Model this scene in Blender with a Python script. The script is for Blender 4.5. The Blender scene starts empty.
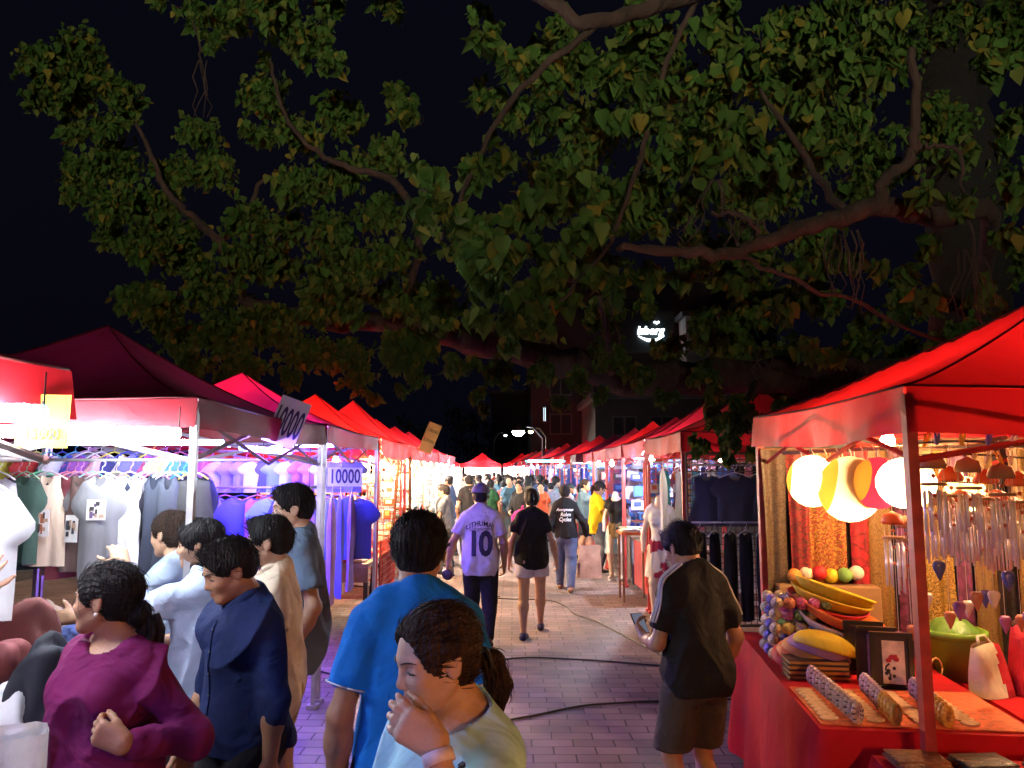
import bpy, bmesh, math, random
import numpy as np
from mathutils import Vector, Matrix, Euler
R = math.radians
random.seed(7)
rng = np.random.RandomState(11)

# ---------------------------------------------------------------- camera, world, exposure
F_PX, CAM_H = 750.0, 1.8
PITCH = math.atan((470-384)/F_PX)
scene = bpy.context.scene
col = scene.collection
cam_d = bpy.data.cameras.new('camera'); cam = bpy.data.objects.new('camera', cam_d); col.objects.link(cam)
cam_d.sensor_width = 36; cam_d.lens = F_PX/1024*36; cam_d.clip_start = .05; cam_d.clip_end = 2000
cam.location = (0, 0, CAM_H); cam.rotation_euler = (math.pi/2+PITCH, 0, 0)
scene.camera = cam
world = bpy.data.worlds.new('World'); scene.world = world; world.use_nodes = True
wn, wl = world.node_tree.nodes, world.node_tree.links
wn.clear()
w_out = wn.new('ShaderNodeOutputWorld'); w_bg = wn.new('ShaderNodeBackground'); w_sky = wn.new('ShaderNodeTexSky')
w_sky.sky_type = 'NISHITA'; w_sky.sun_disc = False; w_sky.sun_elevation = R(-4); w_sky.sun_rotation = R(200)
w_mix = wn.new('ShaderNodeMix'); w_mix.data_type = 'RGBA'; w_mix.blend_type = 'MIX'
w_mix.inputs[0].default_value = .03
w_mix.inputs[6].default_value = (.0010, .0010, .0028, 1)
wl.new(w_sky.outputs[0], w_mix.inputs[7]); wl.new(w_mix.outputs[2], w_bg.inputs[0]); wl.new(w_bg.outputs[0], w_out.inputs[0])
w_bg.inputs[1].default_value = 1.0
vs = scene.view_settings
vs.view_transform = 'Standard'; vs.look = 'None'; vs.gamma = 1; vs.use_curve_mapping = False
vs.exposure = .7
scene.cycles.use_denoising = True
scene.cycles.max_bounces = 6; scene.cycles.transparent_max_bounces = 6
scene.cycles.diffuse_bounces = 3; scene.cycles.glossy_bounces = 2; scene.cycles.transmission_bounces = 4
scene.cycles.sample_clamp_indirect = 4.0
scene.cycles.caustics_reflective = False; scene.cycles.caustics_refractive = False

CP, SP = math.cos(PITCH), math.sin(PITCH)
def W(px, py, d):
    """world point that a line of sight meets at forward distance d (metres)"""
    x = (px-512)/F_PX; y = -(py-384)/F_PX
    fy = CP - y*SP; fz = SP + y*CP
    k = d/fy
    return Vector((x*k, d, CAM_H+fz*k))

# ---------------------------------------------------------------- materials
_mc = {}
def mat(name, color, rough=.6, metal=0, var=.12, scale=9., bump=0., bscale=None, emit=0, ecol=None,
        sheen=0, trans=0, spec=.5, stretch=(1, 1, 1), alpha=1, coat=0, sss=0, color2=None, thr=None, glass=0):
    key = name
    if key in _mc: return _mc[key]
    m = bpy.data.materials.new(name); m.use_nodes = True
    nt = m.node_tree; n = nt.nodes; l = nt.links
    b = n['Principled BSDF']; out = n['Material Output']
    c = (*color, 1)
    b.inputs['Base Color'].default_value = c
    b.inputs['Roughness'].default_value = rough; b.inputs['Metallic'].default_value = metal
    b.inputs['Specular IOR Level'].default_value = spec
    if sheen: b.inputs['Sheen Weight'].default_value = sheen
    if coat: b.inputs['Coat Weight'].default_value = coat
    if sss:
        b.inputs['Subsurface Weight'].default_value = sss; b.inputs['Subsurface Radius'].default_value = (.01, .004, .002); b.inputs['Subsurface Scale'].default_value = 1
    if glass: b.inputs['Transmission Weight'].default_value = glass
    if emit:
        b.inputs['Emission Color'].default_value = (*(ecol or color), 1); b.inputs['Emission Strength'].default_value = emit
    if var or bump or color2:
        tc = n.new('ShaderNodeTexCoord'); mp = n.new('ShaderNodeMapping'); mp.inputs['Scale'].default_value = stretch
        l.new(tc.outputs['Object'], mp.inputs[0])
    if var or color2:
        nz = n.new('ShaderNodeTexNoise'); nz.inputs['Scale'].default_value = scale; nz.inputs['Detail'].default_value = 5
        l.new(mp.outputs[0], nz.inputs['Vector'])
        rp = n.new('ShaderNodeValToRGB'); e = rp.color_ramp.elements
        c2 = color2 or tuple(min(1, x*(1+var)) for x in color)
        c1 = color if color2 else tuple(x*(1-var) for x in color)
        t = thr or (.3, .7)
        e[0].position, e[1].position = t; e[0].color = (*c1, 1); e[1].color = (*c2, 1)
        l.new(nz.outputs['Fac'], rp.inputs[0]); l.new(rp.outputs[0], b.inputs['Base Color'])
    if bump:
        bz = n.new('ShaderNodeTexNoise'); bz.inputs['Scale'].default_value = bscale or scale*2; bz.inputs['Detail'].default_value = 3
        bz.inputs['Distortion'].default_value = .6
        l.new(mp.outputs[0], bz.inputs['Vector'])
        bp = n.new('ShaderNodeBump'); bp.inputs['Strength'].default_value = min(1, bump); bp.inputs['Distance'].default_value = .02*max(1, bump)
        l.new(bz.outputs['Fac'], bp.inputs['Height']); l.new(bp.outputs[0], b.inputs['Normal'])
    if trans:
        tr = n.new('ShaderNodeBsdfTranslucent'); mx = n.new('ShaderNodeMixShader'); mx.inputs[0].default_value = trans
        tr.inputs[0].default_value = c
        l.new(b.outputs[0], mx.inputs[1]); l.new(tr.outputs[0], mx.inputs[2]); l.new(mx.outputs[0], out.inputs[0])
    _mc[key] = m
    return m
def emat(name, color, strength):
    if name in _mc: return _mc[name]
    m = bpy.data.materials.new(name); m.use_nodes = True; n = m.node_tree.nodes
    n.clear(); o = n.new('ShaderNodeOutputMaterial'); e = n.new('ShaderNodeEmission')
    e.inputs[0].default_value = (*color, 1); e.inputs[1].default_value = strength
    m.node_tree.links.new(e.outputs[0], o.inputs[0]); _mc[name] = m
    return m

# ---------------------------------------------------------------- objects
def tag(o, label=None, cat=None, group=None, kind=None):
    if label: o['label'] = label
    if cat: o['category'] = cat
    if group: o['group'] = group
    if kind: o['kind'] = kind
    return o
def empty(name, loc, label=None, cat=None, group=None, rz=0):
    o = bpy.data.objects.new(name, None); o.location = loc; o.rotation_euler = (0, 0, rz); o.empty_display_size = .1
    col.objects.link(o); tag(o, label, cat, group); return o
def origin(o):
    v = Vector((0, 0, 0))
    while o is not None: v += Vector(o.location); o = o.parent
    return v
def from_data(name, V, Fc, mats, parent=None, smooth=True, fm=None):
    me = bpy.data.meshes.new(name)
    V = np.asarray(V, dtype=np.float32).reshape(-1, 3)
    if parent is not None: V = V - np.array(origin(parent), dtype=np.float32)
    if isinstance(Fc, np.ndarray):
        k = Fc.shape[1]; nf = len(Fc)
        me.vertices.add(len(V)); me.vertices.foreach_set('co', V.ravel())
        me.loops.add(nf*k); me.loops.foreach_set('vertex_index', Fc.astype(np.int32).ravel())
        me.polygons.add(nf); me.polygons.foreach_set('loop_start', np.arange(0, nf*k, k, dtype=np.int32))
        me.update(calc_edges=True)
    else:
        me.from_pydata([tuple(map(float, v)) for v in V], [], Fc); me.update()
    if not isinstance(mats, (list, tuple)): mats = [mats]
    for m in mats: me.materials.append(m)
    if fm is not None: me.polygons.foreach_set('material_index', np.asarray(fm, dtype=np.int32))
    me.polygons.foreach_set('use_smooth', np.full(len(me.polygons), smooth))
    o = bpy.data.objects.new(name, me); col.objects.link(o)
    if parent is not None: o.parent = parent
    return o
def frame(d):
    d = Vector(d).normalized(); a = Vector((0, 0, 1)) if abs(d.z) < .9 else Vector((1, 0, 0))
    u = d.cross(a).normalized(); return u, d.cross(u).normalized()
class MB:
    def __init__(s): s.v = []; s.f = []; s.m = []
    def add(s, vs_, fs, mi=0):
        b = len(s.v); s.v += [tuple(v) for v in vs_]; s.f += [tuple(i+b for i in f) for f in fs]; s.m += [mi]*len(fs); return s
    def box(s, c, size, rz=0, rot=None, mi=0, taper=1, bev=0):
        hx, hy, hz = (x/2 for x in size); M = rot or Matrix.Rotation(rz, 3, 'Z'); c = Vector(c)
        if bev:
            # chamfered box
            b = min(bev, hx*.9, hy*.9, hz*.9); vs_ = []; rings = [(-hz, b), (-hz+b, 0), (hz-b, 0), (hz, b)]
            for z, i in rings:
                x, y = hx-i, hy-i; k = b*.6 if i == 0 else b*.3
                for q in ((-x+k, -y), (x-k, -y), (x, -y+k), (x, y-k), (x-k, y), (-x+k, y), (-x, y-k), (-x, -y+k)): vs_.append(c+M@Vector((*q, z)))
            fs = [tuple(reversed(range(8))), tuple(range(24, 32))]
            for r in range(3): fs += [(r*8+i, r*8+(i+1) % 8, r*8+8+(i+1) % 8, r*8+8+i) for i in range(8)]
            return s.add(vs_, fs, mi)
        vs_ = []
        for z, t in ((-hz, 1), (hz, taper)):
            for x, y in ((-hx, -hy), (hx, -hy), (hx, hy), (-hx, hy)): vs_.append(c+M@Vector((x*t, y*t, z)))
        return s.add(vs_, [(3, 2, 1, 0), (4, 5, 6, 7), (0, 1, 5, 4), (1, 2, 6, 5), (2, 3, 7, 6), (3, 0, 4, 7)], mi)
    def tube(s, pts, r, n=8, mi=0, cap=True, flat=1):
        pts = [Vector(p) for p in pts]; k = len(pts)
        rs = r if isinstance(r, (list, tuple)) else [r]*k
        u = None; vs_ = []; fs = []
        for i, p in enumerate(pts):
            d = (pts[min(i+1, k-1)]-pts[max(i-1, 0)])
            if d.length < 1e-9: d = Vector((0, 0, 1))
            d.normalize()
            if u is None: u, w = frame(d)
            else:
                u = (u-d*u.dot(d)); u = u.normalized() if u.length > 1e-6 else frame(d)[0]; w = d.cross(u)
            for j in range(n):
                a = 2*math.pi*j/n; vs_.append(p+u*(math.cos(a)*rs[i])+w*(math.sin(a)*rs[i]*flat))
        for i in range(k-1):
            for j in range(n): fs.append((i*n+j, i*n+(j+1) % n, (i+1)*n+(j+1) % n, (i+1)*n+j))
        if cap: fs += [tuple(reversed(range(n))), tuple(range((k-1)*n, k*n))]
        return s.add(vs_, fs, mi)
    def bar(s, a, b, w, mi=0):
        return s.tube([a, b], w*.7071, 4, mi)
    def lathe(s, c, prof, n=16, mi=0, rot=None, sx=1, sy=1):
        c = Vector(c); vs_ = []; fs = []; k = len(prof); M = rot or Matrix.Identity(3)
        for r, z in prof:
            for j in range(n):
                a = 2*math.pi*j/n; vs_.append(c+M@Vector((math.cos(a)*r*sx, math.sin(a)*r*sy, z)))
        for i in range(k-1):
            for j in range(n): fs.append((i*n+j, i*n+(j+1) % n, (i+1)*n+(j+1) % n, (i+1)*n+j))
        fs += [tuple(reversed(range(n))), tuple(range((k-1)*n, k*n))]
        return s.add(vs_, fs, mi)
    def ball(s, c, r, n=12, mi=0, sx=1, sy=1, sz=1, rot=None):
        k = max(4, n//2)
        prof = [(max(1e-4, math.sin(math.pi*i/k))*r, -math.cos(math.pi*i/k)*r*sz) for i in range(k+1)]
        return s.lathe(c, prof, n, mi, rot, sx, sy)
    def grid(s, fn, nu, nv, mi=0):
        vs_ = [fn(i/nu, j/nv) for j in range(nv+1) for i in range(nu+1)]
        fs = [(j*(nu+1)+i, j*(nu+1)+i+1, (j+1)*(nu+1)+i+1, (j+1)*(nu+1)+i) for j in range(nv) for i in range(nu)]
        return s.add(vs_, fs, mi)
    def prism(s, pts, origin_, ux, uy, th, mi=0):
        """extrude 2-D outline pts (in ux,uy plane) by thickness th"""
        ux, uy = Vector(ux), Vector(uy); nn = ux.cross(uy).normalized()*th; o = Vector(origin_); k = len(pts)
        vs_ = [o+ux*x+uy*y for x, y in pts]+[o+ux*x+uy*y+nn for x, y in pts]
        fs = [tuple(reversed(range(k))), tuple(range(k, 2*k))]+[(i, (i+1) % k, k+(i+1) % k, k+i) for i in range(k)]
        return s.add(vs_, fs, mi)
    def build(s, name, mats, parent=None, smooth=False):
        return from_data(name, s.v, s.f, mats, parent, smooth, s.m)
def copy_tree(o, parent=None):
    c = o.copy(); col.objects.link(c)
    if parent is not None: c.parent = parent
    for ch in o.children: copy_tree(ch, c)
    return c
def move_copy(src, loc, rz=0, label=None, scale=None):
    c = copy_tree(src); c.location = loc; c.rotation_euler = (0, 0, rz)
    if label: c['label'] = label
    if scale: c.scale = (scale,)*3
    return c
_fonts = {}
def text_mesh(txt, size, shear=0, bold=0):
    cu = bpy.data.curves.new('t', 'FONT'); cu.body = txt; cu.size = size; cu.align_x = 'CENTER'; cu.align_y = 'CENTER'; cu.shear = shear
    cu.offset = bold; cu.resolution_u = 3
    o = bpy.data.objects.new('t', cu); col.objects.link(o)
    bpy.context.view_layer.update()
    me = bpy.data.meshes.new_from_object(o.evaluated_get(bpy.context.evaluated_depsgraph_get()))
    vs_ = [v.co.copy() for v in me.vertices]; fs = [tuple(p.vertices) for p in me.polygons]
    bpy.data.objects.remove(o); bpy.data.curves.remove(cu); bpy.data.meshes.remove(me)
    return vs_, fs
def text_on(txt, size, fn, maxlen=None, shear=0, bold=0, sx=1.):
    """text mesh with its points carried by fn(x, y) to 3-D"""
    vs_, fs = text_mesh(txt, size, shear, bold)
    if maxlen:
        bm = bmesh.new(); vv = [bm.verts.new(v) for v in vs_]
        for f in fs:
            try: bm.faces.new([vv[i] for i in f])
            except ValueError: pass
        bmesh.ops.triangulate(bm, faces=bm.faces)
        for _ in range(4):
            es = [e for e in bm.edges if e.calc_length() > maxlen]
            if not es: break
            bmesh.ops.subdivide_edges(bm, edges=es, cuts=1); bmesh.ops.triangulate(bm, faces=bm.faces)
        bm.verts.index_update()
        vs_ = [v.co.copy() for v in bm.verts]; fs = [tuple(v.index for v in f.verts) for f in bm.faces]; bm.free()
    return [fn(v.x*sx, v.y) for v in vs_], fs
# ---------------------------------------------------------------- implicit surfaces: bodies, hair and clothes grow from blended solids
def vlen(a): return np.sqrt((a*a).sum(-1))
class Prim:
    def __init__(s, kind, k=.01, op='u', M=None, c=None, sc=None, **kw):
        s.kind, s.k, s.op, s.kw = kind, k, op, kw
        s.M = np.array(M, dtype=np.float32) if M is not None else None   # local->world rotation
        s.c = np.array(c if c is not None else (0, 0, 0), dtype=np.float32)
        s.sc = np.array(sc, dtype=np.float32) if sc is not None else None
    def bounds(s, t=0):
        kw = s.kw
        if s.kind == 'cone':
            a, b = np.array(kw['a']), np.array(kw['b']); r = max(kw['ra'], kw['rb'])+t
            if s.sc is not None or s.M is not None:
                cs = []
                sc = s.sc if s.sc is not None else np.ones(3)
                M = s.M if s.M is not None else np.eye(3)
                rr = r*max(1, sc.max())
                for p in (a, b): cs.append(M@(p*sc)+s.c)
                return np.min(cs, 0)-rr, np.max(cs, 0)+rr
            return np.minimum(a, b)-r, np.maximum(a, b)+r
        r = np.array(kw['r'])+t; M = np.abs(s.M) if s.M is not None else np.eye(3)
        e = M@r; return s.c-e, s.c+e
    def ev(s, P):
        kw = s.kw
        if s.kind == 'cone':
            q = P
            if s.sc is not None or s.M is not None:
                q = P-s.c
                if s.M is not None: q = q@s.M
                if s.sc is not None: q = q/s.sc
            a = np.array(kw['a'], dtype=np.float32); b = np.array(kw['b'], dtype=np.float32); ba = b-a; L = float(ba@ba)+1e-12
            pa = q-a; h = np.clip((pa@ba)/L, 0, 1)
            d = vlen(pa-h[..., None]*ba)-(kw['ra']+(kw['rb']-kw['ra'])*h)
            if s.sc is not None: d = d*float(s.sc.min())
            return d
        q = P-s.c
        if s.M is not None: q = q@s.M
        r = np.array(kw['r'], dtype=np.float32)
        if s.kind == 'ell':
            k0 = vlen(q/r); k1 = vlen(q/(r*r))+1e-9
            return k0*(k0-1)/k1
        if s.kind == 'box':
            rr = kw.get('rr', .005); w = np.abs(q)-(r-rr)
            return vlen(np.maximum(w, 0))+np.minimum(w.max(-1), 0)-rr
def smin(a, b, k):
    h = np.maximum(k-np.abs(a-b), 0)/k
    return np.minimum(a, b)-h*h*k*.25
def eval_prims(prims, P, t=0.):
    d = np.full(P.shape[:-1], 1., dtype=np.float32)
    for p in prims:
        v = p.ev(P)
        if p.op == 'u': d = smin(d, v-t, p.k)
        elif p.op == 's': d = -smin(-d, v, p.k)
        elif p.op == 'i': d = -smin(-d, -v, p.k)
    return d
def field(prims, h, post=None, pad=.02, t=0., lo=None, hi=None):
    us = [p.bounds(t) for p in prims if p.op == 'u']
    L = np.min([u[0] for u in us], 0)-pad; H = np.max([u[1] for u in us], 0)+pad
    if lo is not None: L = np.maximum(L, lo)
    if hi is not None: H = np.minimum(H, hi)
    n = np.maximum(np.ceil((H-L)/h).astype(int)+1, 4)
    ax = [L[i]+np.arange(n[i])*h for i in range(3)]
    D = np.full(n, .05, dtype=np.float32)
    for p in prims:
        a, b = p.bounds(t); m = p.k+3*h
        i0 = np.clip(np.floor((a-m-L)/h).astype(int), 0, n); i1 = np.clip(np.ceil((b+m-L)/h).astype(int)+1, 0, n)
        if (i1 <= i0).any(): continue
        sl = tuple(slice(i0[k], i1[k]) for k in range(3))
        G = np.stack(np.meshgrid(*[ax[k][sl[k]] for k in range(3)], indexing='ij'), -1).astype(np.float32)
        v = p.ev(G); s_ = D[sl]
        if p.op == 'u': D[sl] = smin(s_, v-t, p.k)
        elif p.op == 's': D[sl] = -smin(-s_, v, p.k)
    if post is not None:
        G = np.stack(np.meshgrid(*ax, indexing='ij'), -1).astype(np.float32)
        D = post(G, D)
    return L, D
def surface_nets(L, D, h):
    D = D.copy(); D[0] = D[-1] = np.maximum(D[0], .001); D[:, 0] = np.maximum(D[:, 0], .001); D[:, -1] = np.maximum(D[:, -1], .001)
    D[:, :, 0] = np.maximum(D[:, :, 0], .001); D[:, :, -1] = np.maximum(D[:, :, -1], .001)
    D[0] = np.maximum(D[0], .001); D[-1] = np.maximum(D[-1], .001)
    S = D < 0; nx, ny, nz = (x-1 for x in D.shape)
    def c(A, i, j, k): return A[i:i+nx, j:j+ny, k:k+nz]
    cnt = sum(c(S, i, j, k).astype(np.int8) for i in (0, 1) for j in (0, 1) for k in (0, 1))
    act = (cnt > 0) & (cnt < 8); idx = np.full(act.shape, -1, dtype=np.int32); I = np.argwhere(act)
    if len(I) == 0: return np.zeros((0, 3)), np.zeros((0, 4), dtype=np.int32)
    idx[act] = np.arange(len(I))
    acc = np.zeros((len(I), 3), dtype=np.float64); w = np.zeros(len(I))
    cor = [(i, j, k) for i in (0, 1) for j in (0, 1) for k in (0, 1)]
    vals = {q: D[I[:, 0]+q[0], I[:, 1]+q[1], I[:, 2]+q[2]] for q in cor}
    for q in cor:
        for ax_ in range(3):
            if q[ax_] == 0:
                q2 = list(q); q2[ax_] = 1; q2 = tuple(q2)
                a, b = vals[q], vals[q2]; m = (a < 0) != (b < 0)
                t = np.where(m, a/(a-b+1e-12), 0); p = np.zeros((len(I), 3)); p += q; p[:, ax_] += t
                acc[m] += p[m]; w[m] += 1
    V = L+(I+acc/w[:, None])*h
    Fs = []
    for ax_ in range(3):
        a = S; 
        s0 = [slice(0, -1) if i == ax_ else slice(1, -1) for i in range(3)]
        s1 = [slice(1, None) if i == ax_ else slice(1, -1) for i in range(3)]
        A = a[tuple(s0)]; B = a[tuple(s1)]
        E = np.argwhere(A != B); flip = A[A != B]
        o = [i for i in range(3) if i != ax_]
        base = E.copy()
        for i in o: base[:, i] += 1       # sample index on the grid
        def cell(du, dv):
            q = base.copy(); q[:, o[0]] -= du; q[:, o[1]] -= dv
            return idx[q[:, 0], q[:, 1], q[:, 2]]
        Q = np.stack([cell(1, 1), cell(0, 1), cell(0, 0), cell(1, 0)], 1)
        fl = flip if ax_ != 1 else ~flip
        Q[~fl] = Q[~fl][:, ::-1]
        Fs.append(Q)
    Fq = np.concatenate(Fs); Fq = Fq[(Fq >= 0).all(1)]
    return V, Fq
def vnormals(V, Fq):
    a = V[Fq[:, 2]]-V[Fq[:, 0]]; b = V[Fq[:, 3]]-V[Fq[:, 1]]; n = np.cross(a, b)
    N = np.zeros_like(V)
    for i in range(4): np.add.at(N, Fq[:, i], n)
    return N/(vlen(N)[:, None]+1e-12)
def smooth_mesh(V, Fq, it=1, lam=.5):
    for _ in range(it):
        S = np.zeros_like(V); c = np.zeros(len(V))
        for i in range(4):
            np.add.at(S, Fq[:, i], V[Fq[:, (i+1) % 4]]); np.add.at(c, Fq[:, i], 1)
            np.add.at(S, Fq[:, i], V[Fq[:, (i+3) % 4]]); np.add.at(c, Fq[:, i], 1)
        V = V*(1-lam)+lam*S/np.maximum(c, 1)[:, None]
    return V
class SNoise:
    def __init__(s, seed, f, n=10, stretch=(1, 1, 1)):
        r = np.random.RandomState(seed); d = r.normal(size=(n, 3)); d /= vlen(d)[:, None]
        s.k = d*f*r.uniform(.6, 1.7, (n, 1))*np.array(stretch); s.p = r.uniform(0, 6.28, n); s.a = 1/np.sqrt(n)
    def __call__(s, P):
        return (np.sin(P@s.k.T+s.p)).sum(-1)*s.a

# ---------------------------------------------------------------- people
SKIN = dict(brown=(.36, .19, .115), tan=(.44, .25, .155), light=(.52, .31, .2))
def skin_mat(k):
    return mat('skin_'+k, SKIN[k], rough=.5, var=.1, scale=25, bump=.15, bscale=120, spec=.4, sss=.08)
def rotM(v, axis, a): return Matrix.Rotation(a, 3, axis)@Vector(v)
def ik(a, c, l1, l2, hint):
    a, c, hint = Vector(a), Vector(c), Vector(hint); d = c-a; L = min(d.length, (l1+l2)*.998)
    u = d.normalized(); c = a+u*L
    x = (l1*l1-l2*l2+L*L)/(2*L); y = math.sqrt(max(0, l1*l1-x*x))
    h = hint-u*hint.dot(u); h = h.normalized() if h.length > 1e-5 else frame(u)[0]
    return a+u*x+h*y, c
def mnp(M): return np.array([[M[i][j] for j in range(3)] for i in range(3)])

def to_up(pt, X, Y, yaw, H, lean=0.):
    v = Matrix.Rotation(-yaw, 3, 'Z')@(Vector(pt)-Vector((X, Y, 0))); v = v-Vector((0, 0, .52*H)); v = Matrix.Rotation(lean, 3, 'X')@v
    return tuple(v/H)
def dir_local(d, yaw): return tuple(Matrix.Rotation(-yaw, 3, 'Z')@Vector(d))
class Person:
    """local frame: +y is where the chest faces, +z up, origin between the feet"""
    def __init__(s, H=1.65, sex='m', wide=1., lean=0., yaw=0., head=(0, 0, 0), arms=None, feet=None, hands=None, bust=1., hipdrop=0.0, twist=0.):
        s.H, s.sex = H, sex; f = sex == 'f'; U = H
        s.hip = Vector((0, 0, (.52-hipdrop)*H))
        TM = Matrix.Rotation(twist, 3, 'Z')@Matrix.Rotation(-lean, 3, 'X')
        def up(x, y, z): return s.hip+TM@Vector((x*U, y*U, z*U))
        s.up = up; s.TM = TM; T = mnp(TM); wd = wide
        sh = (.079 if f else .088)*(.6+.4*wd)
        B = []   # torso
        s.torso = B
        hp = np.array(s.hip)
        def ell(c, r, k=.03, M=T, **kw): return Prim('ell', k=k*U, M=M, c=up(*c), r=[x*U for x in r], **kw)
        def cone(a, b, ra, rb, k=.02, **kw): return Prim('cone', k=k*U, a=tuple(a), b=tuple(b), ra=ra*U, rb=rb*U, **kw)
        B.append(ell((0, -.006, -.005), ((.090 if f else .083)*wd, .066*wd, .07), .03))
        B.append(ell((-.042*wd, -.03, -.02), (.05*wd, .05*wd, .055), .03)); B.append(ell((.042*wd, -.03, -.02), (.05*wd, .05*wd, .055), .03))
        B.append(ell((0, .0, .09), ((.066 if f else .073)*wd, .053*wd, .09), .05))
        B.append(ell((0, -.002, .2), ((.075 if f else .086)*(.5+.5*wd), .062*(.5+.5*wd), .105), .04))
        if f:
            for q in (-1, 1): B.append(ell((q*.038, .046, .205), (.036*bust, .032*bust, .036*bust), .03))
        else:
            for q in (-1, 1): B.append(ell((q*.042, .032, .235), (.048, .032, .038), .04))
        B.append(cone(up(-sh+.022, -.008, .266), up(sh-.022, -.008, .266), .033, .033, .035))
        for q in (-1, 1): B.append(cone(up(q*.012, -.014, .318), up(q*.06, -.012, .283), .023, .018, .03))
        s.neck0 = up(0, -.012, .285)
        # head frame
        hy, hpch, hr = head
        HM = Matrix.Rotation(hy, 3, 'Z')@Matrix.Rotation(-hpch, 3, 'X')@Matrix.Rotation(hr, 3, 'Y')
        s.hs = hs = .141*H*(1.0 if not f else .985); s.HM = HM
        nb = up(0, -.002, .325)
        s.hc = hc = nb+HM@Vector((0, .012*U, .40*hs))+Vector((0, .01*U, .01*U))
        s.headprims = s.mk_head(hs, hc, HM, f)
        s.nk = [cone(s.neck0, hc+HM@Vector((0, -.1*hs, -.22*hs)), .036 if f else .041, .030 if f else .036, .02)]
        # arms
        la, lf, lh = .172*U, .148*U, .1*U
        s.arm = {}; s.hand = {}
        arms = arms or {}; hands = hands or {}
        for q, nm in ((-1, 'L'), (1, 'R')):     # +x is the person's right when looking along +y
            j = up(q*sh, -.006, .262)
            tgt, hint = arms.get(nm, ((q*(sh+.035), .02, -.03), (q*.5, -1, 0)))
            wr = up(*tgt); hv = TM@Vector(hint)
            el, wr = ik(j, wr, la, lf, hv)
            s.arm[nm] = (j, el, wr)
        s.armprims = {}
        for nm, (j, el, wr) in s.arm.items():
            t = .9 if f else 1.
            s.armprims[nm] = [cone(j, el, .028*t, .022*t, .02), cone(el, el+(wr-el)*.35, .0235*t, .0245*t, .015), cone(el+(wr-el)*.3, wr, .0245*t, .0155*t, .015)]
        s.handprims = {}
        for nm, (j, el, wr) in s.arm.items():
            hd = hands.get(nm, {}); q = -1 if nm == 'L' else 1
            s.handprims[nm] = s.mk_hand(wr, (wr-el).normalized(), q, hd)
        # legs
        feet = feet or {}
        s.leg = {}; s.legprims = {}; s.footprims = {}
        for q, nm in ((-1, 'L'), (1, 'R')):
            j = s.hip+Vector((q*.052*U, 0, -.012*U))
            (fx, fy, fz), fyaw = feet.get(nm, ((q*.055, 0, 0), q*.12))
            an = Vector((fx*U, fy*U, fz*U+.042*U))
            kn, an = ik(j, an, .245*U, .235*U, (q*.1, 1, 0))
            s.leg[nm] = (j, kn, an)
            t = wd
            s.legprims[nm] = [cone(j, kn, .052*t, .033*t, .03), cone(kn, kn+(an-kn)*.3+Vector((0, -.008*U, 0)), .032*t, .034*t, .02), cone(kn+(an-kn)*.28+Vector((0, -.008*U, 0)), an, .034*t, .019, .02)]
            pitch = math.atan2(fz, .15) if fz > 0 else 0
            FM = Matrix.Rotation(-fyaw, 3, 'Z')@Matrix.Rotation(-pitch*1.5, 3, 'X')
            heel = an+FM@Vector((0, -.018*U, -.026*U)); ball = an+FM@Vector((0, .072*U, -.033*U)); toe = an+FM@Vector((0, .095*U, -.034*U))
            s.footprims[nm] = [cone(heel, ball, .018, .016, .012), cone(ball-FM@Vector((.012*U, .01*U, 0)), toe, .012, .01, .012), cone(ball+FM@Vector((.012*U, -.01*U, 0)), toe-FM@Vector((-.006*U, .02*U, 0)), .012, .009, .012), cone(an, heel, .019, .017, .015)]
            s.leg[nm] += (FM,)
    def mk_head(s, hs, hc, HM, f):
        M = mnp(HM); o = []
        def P(x, y, z): return hc+HM@Vector((x*hs, y*hs, z*hs))
        def E(c, r, k=.05, op='u', R_=None): o.append(Prim('ell', k=k*hs, op=op, M=mnp(HM@R_) if R_ else M, c=P(*c), r=[x*hs for x in r]))
        def C(a, b, ra, rb, k=.04, op='u'): o.append(Prim('cone', k=k*hs, op=op, a=tuple(P(*a)), b=tuple(P(*b)), ra=ra*hs, rb=rb*hs))
        E((0, -.06, .13), (.345, .42, .365))
        E((0, .12, -.05), (.285, .265, .33), .1)
        E((0, .13, -.23), (.225, .22, .2), .12)
        C((-.22, -.02, -.2), (-.07, .25, -.385), .085, .085, .08); C((.22, -.02, -.2), (.07, .25, -.385), .085, .085, .08)
        E((0, .29, -.40), (.1, .08, .08), .1)
        for q in (-1, 1):
            E((q*.165, .255, -.1), (.1, .09, .09), .1)
            C((q*.04, .345, .1), (q*.21, .275, .095), .035, .03, .07)
            E((q*.15, .40, .015), (.085, .09, .055), .07, 's')
            E((q*.148, .29, .008), (.082, .06, .052), .03)
        C((0, .33, .06), (0, .405, -.1), .03, .045, .05); E((0, .405, -.125), (.05, .05, .045), .04)
        for q in (-1, 1): E((q*.052, .37, -.145), (.034, .045, .032), .025)
        for q in (-1, 1):
            C((0, .372, -.243), (q*.085, .325, -.26), .026, .012, .03); C((0, .365, -.292), (q*.075, .325, -.277), .03, .012, .03)
        C((-.075, .372, -.267), (.075, .372, -.267), .008, .008, .02, 's')
        for q in (-1, 1):
            Rm = Matrix.Rotation(q*.35, 3, 'Z')@Matrix.Rotation(.18, 3, 'X')
            E((q*.355, -.045, -.01), (.028, .085, .145), .03, 'u', Rm)
            E((q*.385, -.02, .02), (.02, .05, .09), .015, 's', Rm)
            E((q*.345, -.01, -.02), (.022, .025, .05), .02, 'u', Rm)
        return o
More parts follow.
